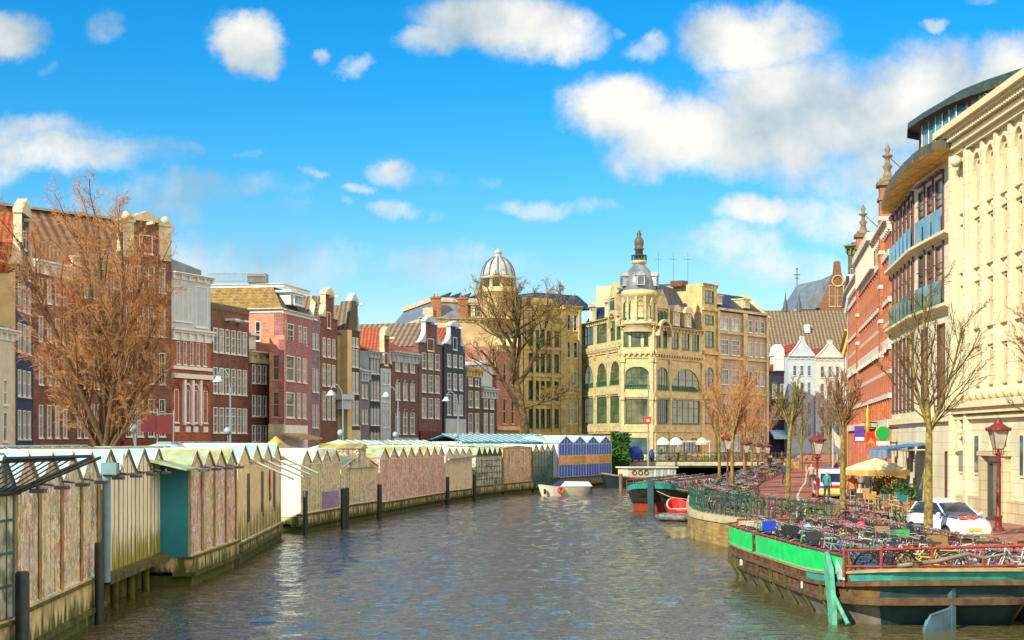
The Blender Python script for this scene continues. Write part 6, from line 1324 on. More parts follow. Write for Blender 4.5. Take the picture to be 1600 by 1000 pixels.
for (x,y,rz_) in ((1.0,.98,-.05),(2.1,-.45,.9)):
    M_ = Matrix.Translation((x,y,.5))@Matrix.Rotation(rz_,4,'Z'); mb = MB(); mb.torus(.24,.085,16,6,M_); mb.build('lifebuoy',mat('orange_red_buoy',(.75,.10,.04),r=.5,var=.1),t_)
for (x,y) in ((2.3,.6),(-2.0,.9)): mb = MB(); mb.tube((x,y,.15),(x,y,.6),.1); mb.build('fender',blackm,t_)

# covered tour boat behind the second barge
t_ = thing('covered_boat', 'low dark boat with white roof and blue striped side canvas behind the second barge', 'boat', (PX(1003,150),152,0), radians(-158))
mb = MB(); out4 = []
for i in range(40): a = 2*pi*i/40; c, s = cos(a), sin(a); out4.append((4.2*(c if c > 0 else spow(c,.45)),1.5*spow(s,.8)))
hull(mb,out4,[(.84,.7,-.3),(.9,.86,0),(1,1,.95),(1.01,1.02,1.05),(.95,.93,1.05)],lambda x:.45*max(0,x/4.2)**2,[0,0,1,1]); mb.add([(x*.95,y*.93,1.0) for x,y in out4],[tuple(range(40))],1); mb.build('hull',[mat('navy_black_hull',(.015,.025,.035),r=.4),h_dy],t_)
mb = MB(); mb.box(-3.4,1.9,-1.1,1.1,1.0,1.95); mb.build('cabin',mat('cream_cabin',(.55,.50,.36)),t_)
mb = MB(); mb.box(-3.6,2.1,-1.25,1.25,1.95,2.08); mb.build('roof',white,t_)
for i in range(7): mb = MB(); x = -3.1+i*.38; mb.box(x,x+.2,1.1,1.13,1.1,1.9); mb.build('side_stripe',mat('pale_blue_stripe',(.20,.5,.68)) if i % 2 == 0 else white,t_)
for i in range(3): mb = MB(); x = -.1+i*.65; mb.torus(.22,.04,12,4,Matrix.Translation((x,1.13,1.5))); mb.build('round_frame',blackm,t_)
mb = MB(); mb.box(-3.4,-3.43,-1,1,1.1,1.9) ; mb.build('end_canvas',mat('grey_canvas',(.4,.42,.42)),t_)
b = MB(); b.lathe([(.16,0),(.16,2.6),(.1,2.7)],(0,0,0),10); o = b.build('mooring_post', mat('brown_post',(.20,.10,.07),var=.5,sc=4), None, (PX(970,137),137,-1)); tag(o,'reddish brown mooring post in front of the dark covered boat','post')

# small red boat with outboard and old flat boat
t_ = thing('red_rowing_boat', 'small red boat with white rim and covered outboard motor tied beside the curved quay', 'boat', (PX(1069,92),92.5,0), radians(100))
mb = MB(); out5 = []
for i in range(28): a = 2*pi*i/28; c, s = cos(a), sin(a); out5.append((1.9*(c if c > 0 else spow(c,.4)),.85*spow(s,.8)))
hull(mb,out5,[(.84,.7,-.2),(.9,.86,0),(1,1,.48),(1.03,1.04,.55),(.94,.92,.55),(.9,.88,.2)],lambda x:.2*max(0,x/1.9)**2,[0,0,1,1,0]); mb.add([(x*.9,y*.88,.25) for x,y in out5],[tuple(range(28))],0)
mb.build('hull',[mat('bright_red_hull',(.62,.03,.03),r=.35,var=.15),mat('pink_white_rim',(.65,.35,.33))],t_); mb = MB(); mb.box(-.3,0,-.75,.75,.42,.47); mb.box(.8,1.05,-.6,.6,.45,.5); mb.build('thwart',white,t_)
mb = MB(); mb.lathe([(.1,0),(.3,.06),(.36,.3),(.25,.5),(.08,.56)],(-2.25,0,.2),10,sc=(1,1.25)); mb.build('motor_cover',mat('grey_black_cover',(.09,.10,.11),r=.6,var=.6,sc=6),t_)
t_ = thing('inflatable_boat', 'small grey-black inflatable dinghy lying before the red boat', 'boat', (PX(1052,88),88,0), radians(160))
mb = MB(); mb.path([(1.0,0,.25),(.7,.42,.24),(-.8,.45,.22),(-1.0,.45,.22)],[.1,.2,.2,.08],8); mb.path([(1.0,0,.25),(.7,-.42,.24),(-.8,-.45,.22),(-1.0,-.45,.22)],[.1,.2,.2,.08],8); mb.build('tube',mat('faded_dinghy_rubber',(.16,.18,.17),var=.6,sc=4),t_); mb = MB(); mb.box(-.85,.7,-.4,.4,.1,.16); mb.build('floor',blackm,t_)
t_ = thing('old_flat_boat', 'old flat-bottomed grey wooden boat with algae, floating below the curved quay', 'boat', (PX(1092,73.5),73.5,0), radians(172))
mb = MB(); v = [(-1.6,-.45,-.1),(1.25,-.4,-.1),(1.25,.4,-.1),(-1.6,.45,-.1),(-1.8,-.65,.42),(1.75,-.55,.5),(1.75,.55,.5),(-1.8,.65,.42)]
mb.add(v,[(0,1,5,4),(1,2,6,5),(2,3,7,6),(3,0,4,7),(0,3,2,1)]); v2 = [(x*.93,y*.88,z+.0) for x,y,z in v[4:]]; v3 = [(x*.9,y*.82,.12) for x,y,z in v[4:]]
mb.add(v[4:]+v2+v3,[(0,1,5,4),(1,2,6,5),(2,3,7,6),(3,0,4,7),(4,5,9,8),(5,6,10,9),(6,7,11,10),(7,4,8,11),(8,9,10,11)],1); mb.build('hull',[mat('algae_grey_planks',(.34,.30,.19),var=.5,sc=3,col2=(.14,.13,.05)),mat('wet_dark_planks',(.12,.10,.06),var=.5)],t_)
mb = MB(); mb.box(-.2,.1,-.5,.5,.3,.36); mb.box(-1.3,-1.0,-.5,.5,.3,.36); mb.build('thwart',h_rs,t_)
# ------------------------------------------------------------------ trees
def fast_tube(mb, a, b, r0, r1, n, mi):
    d = b - a; L_ = d.length
    if L_ < 1e-5: return
    d /= L_; u = d.orthogonal(); u.normalize(); w = d.cross(u); o = len(mb.v)
    for p, r in ((a, r0), (b, r1)):
        for i in range(n):
            t = 2*pi*i/n; q = p + (u*cos(t) + w*sin(t))*r; mb.v.append((q.x, q.y, q.z))
    for i in range(n): mb.f.append((o+i, o+(i+1) % n, o+n+(i+1) % n, o+n+i)); mb.m.append(mi); mb.smooth.append(n > 3)
def grow(mb, rnd, p, d, L_, r, lv, S):
    """S: dict of per-level settings"""
    ns = S['seg'][lv]; step = L_/ns; last = lv == len(S['seg'])-1; n = (7,5,4,3,3,3)[min(5,lv+S.get('lod',0))]; pts = [(p.copy(), d.copy(), r)]
    for i in range(ns):
        j = S['jit'][lv]; d = (d + Vector((rnd.uniform(-j,j), rnd.uniform(-j,j), rnd.uniform(-j,j))) + Vector((0,0,S['up'][lv]))).normalized()
        q = p + d*step; r1 = r*(1-.75/ns) if not last else r*.75
        fast_tube(mb, p, q, r, r1, n, 0 if lv < S.get('twiglv', 2) else 1); p, r = q, r1; pts.append((p.copy(), d.copy(), r))
    if last: return
    nc = S['n'][lv]; nc = int(nc*(L_/S['ref'][lv])**.6+.5) if S.get('ref') else nc
    t0 = S['t0'][lv]
    for k in range(nc):
        t = t0 + (1-t0)*(k+rnd.random())/nc; f = t*ns; i = min(ns-1, int(f)); a, c = pts[i], pts[i+1]; q = a[0].lerp(c[0], f-i)
        dd = a[1]; ang = S['ang'][lv]*rnd.uniform(.7,1.25); az = rnd.uniform(0,2*pi) if lv else 2*pi*k*.381+rnd.uniform(-.4,.4); o = dd.orthogonal().normalized(); o2 = dd.cross(o)
        nd = (dd*cos(ang) + (o*cos(az)+o2*sin(az))*sin(ang)).normalized(); sc_ = S['lr'][lv]*rnd.uniform(.7,1.15)*(1-S['tap'][lv]*(t-t0)/(1-t0+1e-6))
        grow(mb, rnd, q, nd, L_*sc_, max(S['rmin'], min(a[2]*.75, r*0+a[2]*S['rr'][lv])), lv+1, S)
def tree(label, loc, H, S, seed, trunkpath, mats, group=None, cat='tree'):
    t = thing('tree', label, cat, loc, 0, group); rnd = random.Random(seed); mb = MB()
    pts = [Vector(p) for p, r in trunkpath]; rs = [r for p, r in trunkpath]
    # trunk wobble with subdivision
    for i in range(len(pts)-1):
        k = 4
        for j in range(k):
            a = pts[i].lerp(pts[i+1], j/k); c = pts[i].lerp(pts[i+1], (j+1)/k); ra = rs[i]+(rs[i+1]-rs[i])*j/k; rc = rs[i]+(rs[i+1]-rs[i])*(j+1)/k
            fast_tube(mb, a, c, ra, rc, 10, 0)
    fast_tube(mb, Vector((pts[0].x,pts[0].y,-.1)), pts[0]+Vector((0,0,.25)), rs[0]*1.5, rs[0]*1.02, 10, 0)
    mb.build('trunk', [mats[0]], t); cr_ = MB()
    for (p, d, L_, r) in S['start']: grow(cr_, rnd, Vector(p), Vector(d).normalized(), L_, r, 0, S)
    cr_.build('crown', mats, t); return t
bark_o = mat('orange_brown_bark', (.11,.065,.03), r=.85, var=.4, sc=6); twig_o = mat('orange_budding_twigs', (.44,.21,.08), r=.8, var=.35, sc=4)
bark_y = mat('lichen_yellow_bark', (.26,.20,.035), r=.9, var=.6, sc=9, stretch=(1,1,.5), col2=(.10,.08,.04)); bark_d = mat('dark_plane_bark', (.075,.045,.025), r=.85, var=.5, sc=4, col2=(.14,.10,.04)); twig_y = mat('olive_brown_twigs', (.26,.17,.045), r=.85, var=.4, sc=4); twig_b = mat('brown_twigs', (.22,.12,.05), r=.85, var=.4, sc=4)
# the big tree on the left
S = dict(seg=[7,5,4,3,2], jit=[.10,.16,.2,.25,.3], up=[.06,.10,.08,.06,.04], n=[13,9,7,5], ref=None, t0=[.15,.12,.1,.1], ang=[.54,.70,.75,.7], lr=[.42,.46,.5,.55], tap=[.45,.4,.3,.2], rr=[.42,.45,.45,.55], rmin=.0075, twiglv=2)
S['start'] = [((0,0,2.6),(-.12,0,1),11.5,.20),((0,0,2.2),(.12,.1,1),10.5,.19),((0,0,2.3),(-.48,.1,1),8.8,.15),((0,0,2.4),(.38,-.1,1),8.4,.14),((0,0,3.4),(-.05,.2,1),10.8,.18),((.0,0,2.4),(-.8,-.1,1.0),5.6,.12),((0,0,2.3),(.62,-.2,1.0),5.2,.11),((0,0,3),(-.3,-.3,1),10.5,.15),((0,0,3),(.3,-.35,1),10.5,.14)]
tree('tall bare tree with dense orange-brown twigs behind the near stalls on the left', (PX(165,74),74,1.2), 16, S, 5, [((0,0,0),.34),((-.05,0,1.8),.27),((0,0,3.4),.22)], [bark_o, twig_o])
# gnarled plane tree in front of the domed building
S2 = dict(seg=[7,6,5,4,3], jit=[.20,.24,.26,.3,.3], up=[.03,.07,.07,.06,.03], n=[7,7,6,4], ref=None, t0=[.25,.2,.15,.1], ang=[.75,.75,.75,.7], lr=[.55,.55,.52,.5], tap=[.4,.4,.3,.2], rr=[.55,.5,.5,.5], rmin=.02, twiglv=3)
k_ = 160/F; q = lambda x, y, dy=0: ((x-822)*k_, dy, PZ(y,160)-1.2)
def dv(a, c): return tuple(Vector(c)-Vector(a))
A_, B_ = q(806,575), q(750,510); S2['start'] = [(q(806,600),dv(q(806,600),q(790,500)),9.5,.34),(q(804,570),dv(q(804,570),q(760,470,1)),8,.22),(q(812,640),dv(q(812,640),q(752,560,-1)),7.5,.26),(q(809,600),dv(q(809,600),q(860,540,.5)),8.5,.26),(q(806,585),dv(q(806,585),q(830,470,-1.5)),9,.26),(q(800,520),dv(q(800,520),q(868,478)),7,.18),(q(812,640),dv(q(812,640),q(900,636,.5)),6.0,.17),(q(800,540),dv(q(800,540),q(772,440,1)),7,.18)]
tree('gnarled dark-limbed bare plane tree leaning left in front of the domed building', (PX(822,160),160,1.2), 15, S2, 9, [(q(822,688),.50),(q(818,650),.42),(q(807,600),.36),(q(804,565),.28)], [bark_d, twig_y])
def street_tree(label, x, d, ytop, wpx, ybranch, seed, dens, mats, lean=0, group='young bare trees along the quay', r0=.14, twigr=.011, ang0=.42):
    H = PZ(ytop,d)-1.2; hb = PZ(ybranch,d)-1.2; wd = wpx/F*d; L_ = (H-hb)
    S = dict(seg=[6,5,3,3], jit=[.08,.12,.18,.25], up=[.07,.09,.08,.05], n=[dens,8,6], ref=None, t0=[.05,.15,.1], ang=[ang0,.5,.6], lr=[min(.75,wd/L_*.95),.45,.5], tap=[.55,.4,.3], rr=[.45,.5,.5], rmin=twigr, twiglv=1, lod=1)
    S['start'] = [((lean*hb,0,hb*.9),(lean,0,1),L_,r0*.62),((lean*hb,0,hb),(lean+.35,.1,1),L_*.75,r0*.4),((lean*hb,0,hb),(lean-.38,-.1,1),L_*.72,r0*.4)]
    return tree(label,(PX(x,d),d,1.2),H,S,seed,[((0,0,0),r0),((lean*hb*.4,0,hb*.5),r0*.8),((lean*hb,0,hb),r0*.66)],mats,group)
MO = [bark_y, twig_o]; MY = [bark_y, twig_b]
street_tree('young tree with orange twigs and yellow-green trunk, leftmost of the quay trees',1124,107,566,62,700,21,16,MO)
street_tree('orange twigged tree directly right of the first lamp post on the curved quay',1144,95,560,66,690,22,16,MO)
street_tree('orange twigged tree behind the second lamp, third from the left',1163,132,585,56,698,23,14,MO)
street_tree('slender orange twigged tree between the two far lamps',1175,146,588,52,700,24,14,MO)
street_tree('farthest orange twigged tree of the row before the slate roofed building',1190,168,592,46,700,25,12,MO)
street_tree('thin leaning tree with sparse dark twigs at the left edge of the street',1230,76,590,62,672,26,8,[bark_y,bark_y],lean=.035,r0=.15,ang0=.5)
street_tree('medium brown-twigged tree standing right of the white police van',1317,72,580,72,676,27,12,[bark_y,twig_b],r0=.17,ang0=.5)
street_tree('bare tree with yellow-brown trunk and wide spreading branches directly behind the white car',1450,51,445,165,676,28,11,[bark_y,mat('thin_brown_branches',(.13,.085,.03),r=.9,var=.4,sc=5)],lean=.01,r0=.17,twigr=.008,ang0=.7,group='large bare trees near the car')
street_tree('bare tree at the right edge whose low branches reach into view above the lamp',1668,47,400,160,690,29,11,[bark_y,twig_b],lean=-.02,r0=.19,ang0=.95,group='large bare trees near the car')
street_tree('far bare tree in front of the white gabled houses',1252,165,610,50,700,30,9,[bark_y,twig_b],r0=.16)
street_tree('far grey bare tree before the orange brick house at the street end',1296,150,600,60,690,31,10,[bark_y,twig_b],r0=.16)
S = dict(seg=[5,4,3,2], jit=[.1,.15,.2,.25], up=[.06,.06,.05,.05], n=[9,7,6], ref=None, t0=[.2,.2,.1], ang=[.6,.6,.6], lr=[.55,.5,.5], tap=[.4,.4,.3], rr=[.5,.5,.5], rmin=.03, twiglv=1, lod=1, start=[((0,0,8),(.05,0,1),15,.2),((0,0,8),(.4,0,1),13,.2),((0,0,8),(-.4,0,1),13,.2)])
tree('distant bare treetop showing above the roofs left of the turret',(PX(955,280),280,2),26,S,33,[((0,0,0),.4),((0,0,9),.3)],[bark_d,twig_b])
# ivy pillar
def leaf_mass(name, label, cat, loc, size, n, m, seed, parent=None, group=None, ls=.16):
    rnd = random.Random(seed); mb = MB()
    for i in range(n):
        p = Vector((rnd.uniform(-1,1)*size[0], rnd.uniform(-1,1)*size[1], rnd.random()**.85*size[2])); k = (sin(p.z*3+p.x*2)*.12+1); p.x *= k; p.y *= k
        a = Vector((rnd.gauss(0,1),rnd.gauss(0,1),rnd.gauss(0,1))).normalized()*ls*rnd.uniform(.6,1.3); c = a.orthogonal().normalized()*ls*.5
        mb.add([p-a,p+c,p+a,p-c],[(0,1,2,3)])
    o = mb.build(name, m, parent, loc); 
    if label: tag(o,label,cat,group)
    return o
ivm = mat('dark_green_leaves',(.035,.13,.012),r=.6,var=.6,sc=2); oliv = mat('yellow_green_leaves',(.22,.24,.03),r=.6,var=.5,sc=3)
iv = thing('ivy_screen','tall dark green ivy covered screen beside the royal blue stall','plant',(PX(969,163),163,.0)); mb = MB(); mb.box(-.75,.75,-.5,.5,.4,5.1); mb.build('support',mat('ivy_core',(.02,.05,.01)),iv)
leaf_mass('foliage',None,None,(0,0,.6),(.95,.75,4.9),2600,ivm,3,iv,ls=.2)
# ------------------------------------------------------------------ lamps
def old_lamp(label, x, d, ytop, yref=None):
    t = thing('street_lamp', label, 'street lamp', (PX(x,d),d,1.2+rise(d)), 0, 'dark red classic lanterns along the street'); H = PZ(ytop,d)-1.2-rise(d); lm = mat('oxblood_lamp_iron',(.20,.028,.025),r=.45,var=.3,sc=8)
    b = MB(); b.lathe([(.20,0),(.20,.12),(.13,.16),(.12,.5),(.16,.55),(.09,.62),(.075,1.4),(.10,1.45),(.07,1.5),(.055,H-1.55),(.09,H-1.5),(.05,H-1.42),(.12,H-1.38),(.05,H-1.3),(.04,H-1.15)],(0,0,0),12)
    b.tube((-.22,0,H-1.5),(.22,0,H-1.5),.02,n=6); b.build('post',lm,t)
    b = MB()
    for i in range(4): a = pi/4+pi*i/2; b.path([(.03*cos(a),.03*sin(a),H-1.45),(.22*cos(a),.22*sin(a),H-1.36),(.21*cos(a),.21*sin(a),H-1.2),(.41*cos(a),.41*sin(a),H-.50)],.018,5)
    b.lathe([(.20,H-1.22),(.22,H-1.17)],(0,0,0),4,a0=pi/4,sm=False); b.lathe([(.44,H-.52),(.47,H-.48),(.45,H-.42),(.20,H-.26),(.13,H-.2),(.15,H-.17),(.08,H-.13),(.10,H-.08),(.05,H-.04),(.02,H)],(0,0,0),8,a0=pi/8)
    for i in range(12): a = 2*pi*i/12; b.ball((.45*cos(a),.45*sin(a),H-.42),.045,5)
    b.build('lantern_frame',lm,t)
    b = MB(); b.lathe([(.20,H-1.18),(.40,H-.52)],(0,0,0),4,a0=pi/4,sm=False); b.build('lantern_glass',mat('cloudy_lantern_glass',(.42,.42,.34),r=.15,var=.3,sc=4),t); return t
old_lamp('dark red lantern post in front of the ornate stone bank, nearest and largest',1560,57.5,652)
old_lamp('dark red lantern post on the right street kerb, left of the police van',1277,80,674)
old_lamp('dark red lantern post on the curved quay between the two nearest orange trees',1137,101,674)
old_lamp('dark red lantern on the quay between the second and third orange trees',1166,122,684)
old_lamp('small dark red lantern right of the third orange tree',1184,140,688)
old_lamp('farthest small dark red lantern on the quay beside the parked bicycles',1199,156,690)
def arc_lamp(label, x, d, yt, yb):
    t = thing('tall_street_lamp', label, 'street lamp', (PX(x,d),d,1.2), 0, 'modern lamps along the left quay'); H = PZ(yt,d)-1.2; s = d/F
    b = MB(); b.lathe([(.10,0),(.08,1),(.055,H-1.2)],(0,0,0),8); b.path([(0,0,H-1.3),(-2*s,0,H-.5),(-8*s,0,H-.08),(-14*s,0,H),(-19*s,0,H-.35)],.035,6); b.build('post',mat('blue_grey_lamp_metal',(.16,.26,.32),r=.4),t)
    b = MB(); b.lathe([(.02,.42),(.14,.36),(.22,.2),(.40,.02),(.38,0)],(-19*s,0,H-.85),12); b.build('lamp_shade',mat('pale_blue_shade',(.40,.58,.64),r=.35),t)
    b = MB(); b.ball((-4.2*s,0,PZ(yb,d)-1.2),.24,12); b.build('globe',mat('pale_globe',(.26,.38,.42),r=.2),t); b = MB(); b.path([(0,0,PZ(yb,d)-2.2),(-3*s,0,PZ(yb,d)-1.9),(-4.2*s,0,PZ(yb,d)-1.5)],.03,5); b.build('globe_arm',MATS['blue_grey_lamp_metal'],t); return t
arc_lamp('tall arc lamp with hanging shade and globe in front of the flat topped brick house',360,96,576,673)
arc_lamp('tall arc lamp before the red brown gabled house',536,112,600,676)
arc_lamp('tall arc lamp before the white fronted slim house',622,125,604,679)
arc_lamp('tall arc lamp before the navy house',716,138,612,681)
arc_lamp('tall arc lamp with globe beside the trunk of the big orange tree',212,80,560,669)
# flag / sign pole
t_ = thing('sign_pole','tall grey pole carrying a small red square sign before the corner store','sign',(PX(1013,162),162,1.2)); b = MB(); b.lathe([(.14,0),(.10,3),(.06,PZ(585,162)-1.2)],(0,0,0),8); b.build('pole',grey,t_); b = MB(); b.box(-.42,.30,-.2,-.1,PZ(662,162)-1.2,PZ(651,162)-1.2); b.box(-.2,.1,-.215,-.2,PZ(659,162)-1.2,PZ(655,162)-1.2,1); b.build('sign',[mat('sign_red',(.7,.03,.02)),white],t_)
# ------------------------------------------------------------------ quay railing
QP = [(10.0,86),(9.15,79),(8.9,76),(8.72,73),(8.8,70.7),(9.3,67.8),(10.2,63.8),(11.2,59.8),(12.0,57.0)]
t_ = thing('quay_railing','dark green ornate iron railing following the curved quay edge','railing',(10,74,1.3)); b = MB()
def along(pl, step):
    res = []; acc = 0
    for i in range(len(pl)-1):
        a, c = Vector(pl[i]), Vector(pl[i+1]); L_ = (c-a).length; s = acc
        while s < L_: res.append(a.lerp(c, s/L_)); s += step
        acc = s-L_
    return res
bal = MB().lathe([(.07,0),(.05,.08),(.028,.15),(.05,.3),(.028,.45),(.028,.62),(.055,.72),(.03,.82),(.03,.92),(.06,.97),(.02,1.03)],(0,0,0),6).mesh('baluster',dgreen)
for p in along(QP,.62)[:100]: inst(bal,'baluster',t_,(p.x-10,p.y-74,0))
for z in (.90,.5,.12): 
    for i in range(len(QP)-1): b.tube((QP[i][0]-10,QP[i][1]-74,z),(QP[i+1][0]-10,QP[i+1][1]-74,z),.028,n=5)
b.build('rail',dgreen,t_); 
b = MB(); pr = along(QP,.62)
for p in pr[::1]: b.torus(.12,.012,8,3,Matrix.Translation((p.x-10+.05,p.y-74+.2,.7)))
sw = b.build('scrollwork',dgreen,t_,); sw['kind'] = 'stuff'
# ------------------------------------------------------------------ bicycles on the quay, bridge and street
GQ = 'bicycles parked along the quay beyond the railing'
rq = random.Random(4)
line = [(10.9,85),(12.0,92),(13.6,103),(17.6,124),(22,142),(27,162)]
for row, off in enumerate((.6,1.9)):
    for p in along(line, 1.75 if row == 0 else 2.0):
        cn = cols_w[rq.randrange(len(cols_w))]; q_ = (p.x+off+rq.uniform(-.1,.1), p.y+rq.uniform(-.1,.1), 1.32 if off < .5 else 1.22+rise(p.y))
        small_bike(q_, rq.uniform(-.3,.3)+(pi if rq.random() < .5 else 0), cn, (ld_ := rq.random() < .5), '%s%s bicycle in the %s line under the orange trees, %s' % (cn, ' step-through' if ld_ else '', ('water side','street side')[row], 'beside the curved railing' if p.y < 100 else 'halfway to the bridge' if p.y < 128 else 'near the bridge'), GQ, rq.uniform(-.15,.15))
for p in along([(10.2,82),(9.9,78),(9.7,74),(10.1,69.5),(11.1,65),(12.2,61),(13.0,56)], 1.35):
    cn = cols_w[rq.randrange(len(cols_w))]; bike((p.x+.35,p.y,1.22), rq.uniform(-.6,.6)+.8, cn, (ld_ := rq.random() < .5), '%s%s bicycle behind the curved green railing, %s' % (cn, ' step-through' if ld_ else '', 'at its far end' if p.y > 76 else 'at the tip of the bend' if p.y > 69 else 'on the stretch toward the barge'), 'bicycles behind the curved green railing', rq.uniform(-.2,.2), None)
for i in range(13):
    cn = cols_w[rq.randrange(len(cols_w))]; small_bike((PX(1036,168)+i*.85,167.6,2.32), rq.uniform(-.3,.3), cn, (ld_ := rq.random() < .5), '%s%s bicycle leaning on the railing of the bridge' % (cn, ' step-through' if ld_ else ''), 'bicycles on the bridge', rq.uniform(-.1,.1))
for i in range(9):
    cn = cols_w[rq.randrange(len(cols_w))]; small_bike((PX(1208,196)+i*.75,197,2.05), rq.uniform(-.4,.4)+1.2, cn, (ld_ := rq.random() < .5), '%s%s bicycle in the rack at the far end of the street' % (cn, ' step-through' if ld_ else ''), 'bicycles at the end of the street', 0)
for (x,d,cn) in ((1243,62,'black'),(1246,60,'grey'),(1345,58,'teal'),(1392,56,'black'),(1405,54,'green')):
    bike((PX(x,d),d,1.22), rq.uniform(0,3), cn, True, {'black':'black','grey':'grey','teal':'teal','green':'green'}[cn]+' bicycle standing alone on the brick paving %s' % {1243:'below the thin leaning tree',1246:'beside the black one under the leaning tree',1345:'near the cafe chairs',1392:'near the blue awnings',1405:'left of the white car'}[x], 'bicycles on the paving')
# far terminal: blue covered scooters and people on the bridge approach
t_ = thing('scooter','scooter under a royal blue tarpaulin beside the ivy screen on the bridge','scooter',(PX(993,166),166,2.3),.2); b = MB(); b.lathe([(.9,.25),(1.0,.5),(.8,1.2),(.5,1.6),(.15,1.75)],(0,0,0),10,sc=(1,.5)); b.build('tarpaulin',mat('royal_blue_tarp',(.01,.06,.40),r=.5,var=.4,sc=4),t_)
for x in (-.6,.6): b = MB(); b.torus(.26,.07,14,5,Matrix.Translation((x,0,.3))); b.build('wheel',tyre,t_)
t_ = thing('scooter','smaller scooter with blue cover and white front right of the tarpaulin covered one','scooter',(PX(1018,167),167,2.3),1.2); b = MB(); b.lathe([(.5,.3),(.6,.5),(.5,1.0),(.25,1.35),(.1,1.45)],(0,0,0),9,sc=(1,.6)); b.build('cover',mat('royal_blue_tarp',(.01,.06,.40)),t_)
for x in (-.5,.5): b = MB(); b.torus(.26,.07,14,5,Matrix.Translation((x,0,.3))); b.build('wheel',tyre,t_)
# ------------------------------------------------------------------ people
def person(label, loc, rz, top, legs, hair, pose='stand', sc=1., name='person'):
    m = bpy.data.materials.new('clothes'); m.use_nodes = True; N = m.node_tree.nodes; L = m.node_tree.links.new; tc_ = N.new('ShaderNodeTexCoord'); sp = N.new('ShaderNodeSeparateXYZ'); L(tc_.outputs['Object'],sp.inputs[0]); rp = N.new('ShaderNodeValToRGB'); rp.color_ramp.interpolation='CONSTANT'
    dv_ = N.new('ShaderNodeMath'); dv_.operation='DIVIDE'; L(sp.outputs[2],dv_.inputs[0]); dv_.inputs[1].default_value = 1.8; L(dv_.outputs[0],rp.inputs[0]); e = rp.color_ramp.elements
    k = 0 if pose == 'stand' else -.38
    stops = [(0,(.02,.02,.02)),(.045 if pose == 'stand' else .04,legs),((.93+k*.93)/1.8,top),((1.47+k)/1.8,(.50,.27,.17)),((1.68+k)/1.8,hair)]
    e[0].color = stops[0][1]+(1,); e[1].position = stops[1][0]; e[1].color = stops[1][1]+(1,)
    for p_, c_ in stops[2:]: q_ = e.new(p_); q_.color = c_+(1,)
    L(rp.outputs[0],N['Principled BSDF'].inputs['Base Color']); N['Principled BSDF'].inputs['Roughness'].default_value = .8
    if pose == 'stand':
        J = {'pelvis':(0,0,.95),'chest':(0,.0,1.30),'neck':(0,0,1.47),'head':(0,-.02,1.57),'crown':(0,0,1.70),'hipL':(-.10,0,.90),'kneeL':(-.11,-.06,.50),'ankL':(-.11,.06,.09),'toeL':(-.12,-.12,.04),'hipR':(.10,0,.90),'kneeR':(.12,.04,.50),'ankR':(.12,.12,.09),'toeR':(.13,-.05,.04),
             'shL':(-.20,0,1.40),'elL':(-.26,.02,1.12),'haL':(-.24,-.12,.88),'shR':(.20,0,1.40),'elR':(.26,.04,1.12),'haR':(.25,-.10,.90)}
    else:
        J = {'pelvis':(0,0,.52),'chest':(0,.02,.90),'neck':(0,0,1.08),'head':(0,-.03,1.19),'crown':(0,0,1.32),'hipL':(-.10,-.05,.50),'kneeL':(-.12,-.45,.50),'ankL':(-.12,-.42,.09),'toeL':(-.12,-.56,.04),'hipR':(.10,-.05,.50),'kneeR':(.12,-.45,.50),'ankR':(.12,-.40,.09),'toeR':(.12,-.54,.04),
             'shL':(-.20,0,1.01),'elL':(-.25,-.10,.76),'haL':(-.14,-.34,.74),'shR':(.20,0,1.01),'elR':(.25,-.10,.76),'haR':(.14,-.34,.74)}
    R_ = {'pelvis':.145,'chest':.165,'neck':.06,'head':.095,'crown':.075,'hipL':.095,'kneeL':.065,'ankL':.045,'toeL':.04,'hipR':.095,'kneeR':.065,'ankR':.045,'toeR':.04,'shL':.07,'elL':.045,'haL':.035,'shR':.07,'elR':.045,'haR':.035}
    names = list(J); E_ = [('pelvis','chest'),('chest','neck'),('neck','head'),('head','crown'),('pelvis','hipL'),('hipL','kneeL'),('kneeL','ankL'),('ankL','toeL'),('pelvis','hipR'),('hipR','kneeR'),('kneeR','ankR'),('ankR','toeR'),('chest','shL'),('shL','elL'),('elL','haL'),('chest','shR'),('shR','elR'),('elR','haR')]
    me = bpy.data.meshes.new(name); me.from_pydata([J[n_] for n_ in names],[(names.index(a),names.index(c)) for a,c in E_],[]); me.materials.append(m)
    o = bpy.data.objects.new(name, me); COL.objects.link(o); md = o.modifiers.new('skin','SKIN')
    if not me.skin_vertices: me.attributes.new('skin','FLOAT2','POINT') if False else None
    try:
        for i_, n_ in enumerate(names): sv = me.skin_vertices[0].data[i_]; sv.radius = (R_[n_],R_[n_]); sv.use_root = (n_ == 'pelvis')
    except Exception: pass
    md.use_smooth_shade = True; o.modifiers.new('sub','SUBSURF').levels = 1; o.modifiers['sub'].render_levels = 1
    o.location = loc; o.rotation_euler = (0,0,rz); o.scale = (sc,)*3; tag(o,label,'person'); return o
dk = (.03,.03,.04)
person('person in a dark coat walking far down the brick street', (PX(1203,150),150,1.5),.4,dk,(.03,.03,.05),(.05,.03,.02))
person('person in orange top and dark trousers standing beside the police van', (PX(1332,78),78,1.21),2.8,(.60,.20,.03),(.05,.06,.09),(.05,.03,.02))
person('person in a black jacket standing under the cream parasol', (PX(1357,84),84,1.21),2.2,dk,(.04,.04,.06),(.05,.03,.02))
person('person in white shirt near the blue awnings', (PX(1371,86),86,1.21),.5,(.6,.6,.6),(.05,.06,.12),(.06,.04,.02))
person('person in a blue jacket and white cap on the bridge beside the blue tarpaulin', (PX(986,169.5),169.5,2.31),.1,(.02,.08,.45),(.03,.04,.08),(.6,.6,.6),sc=1.1)
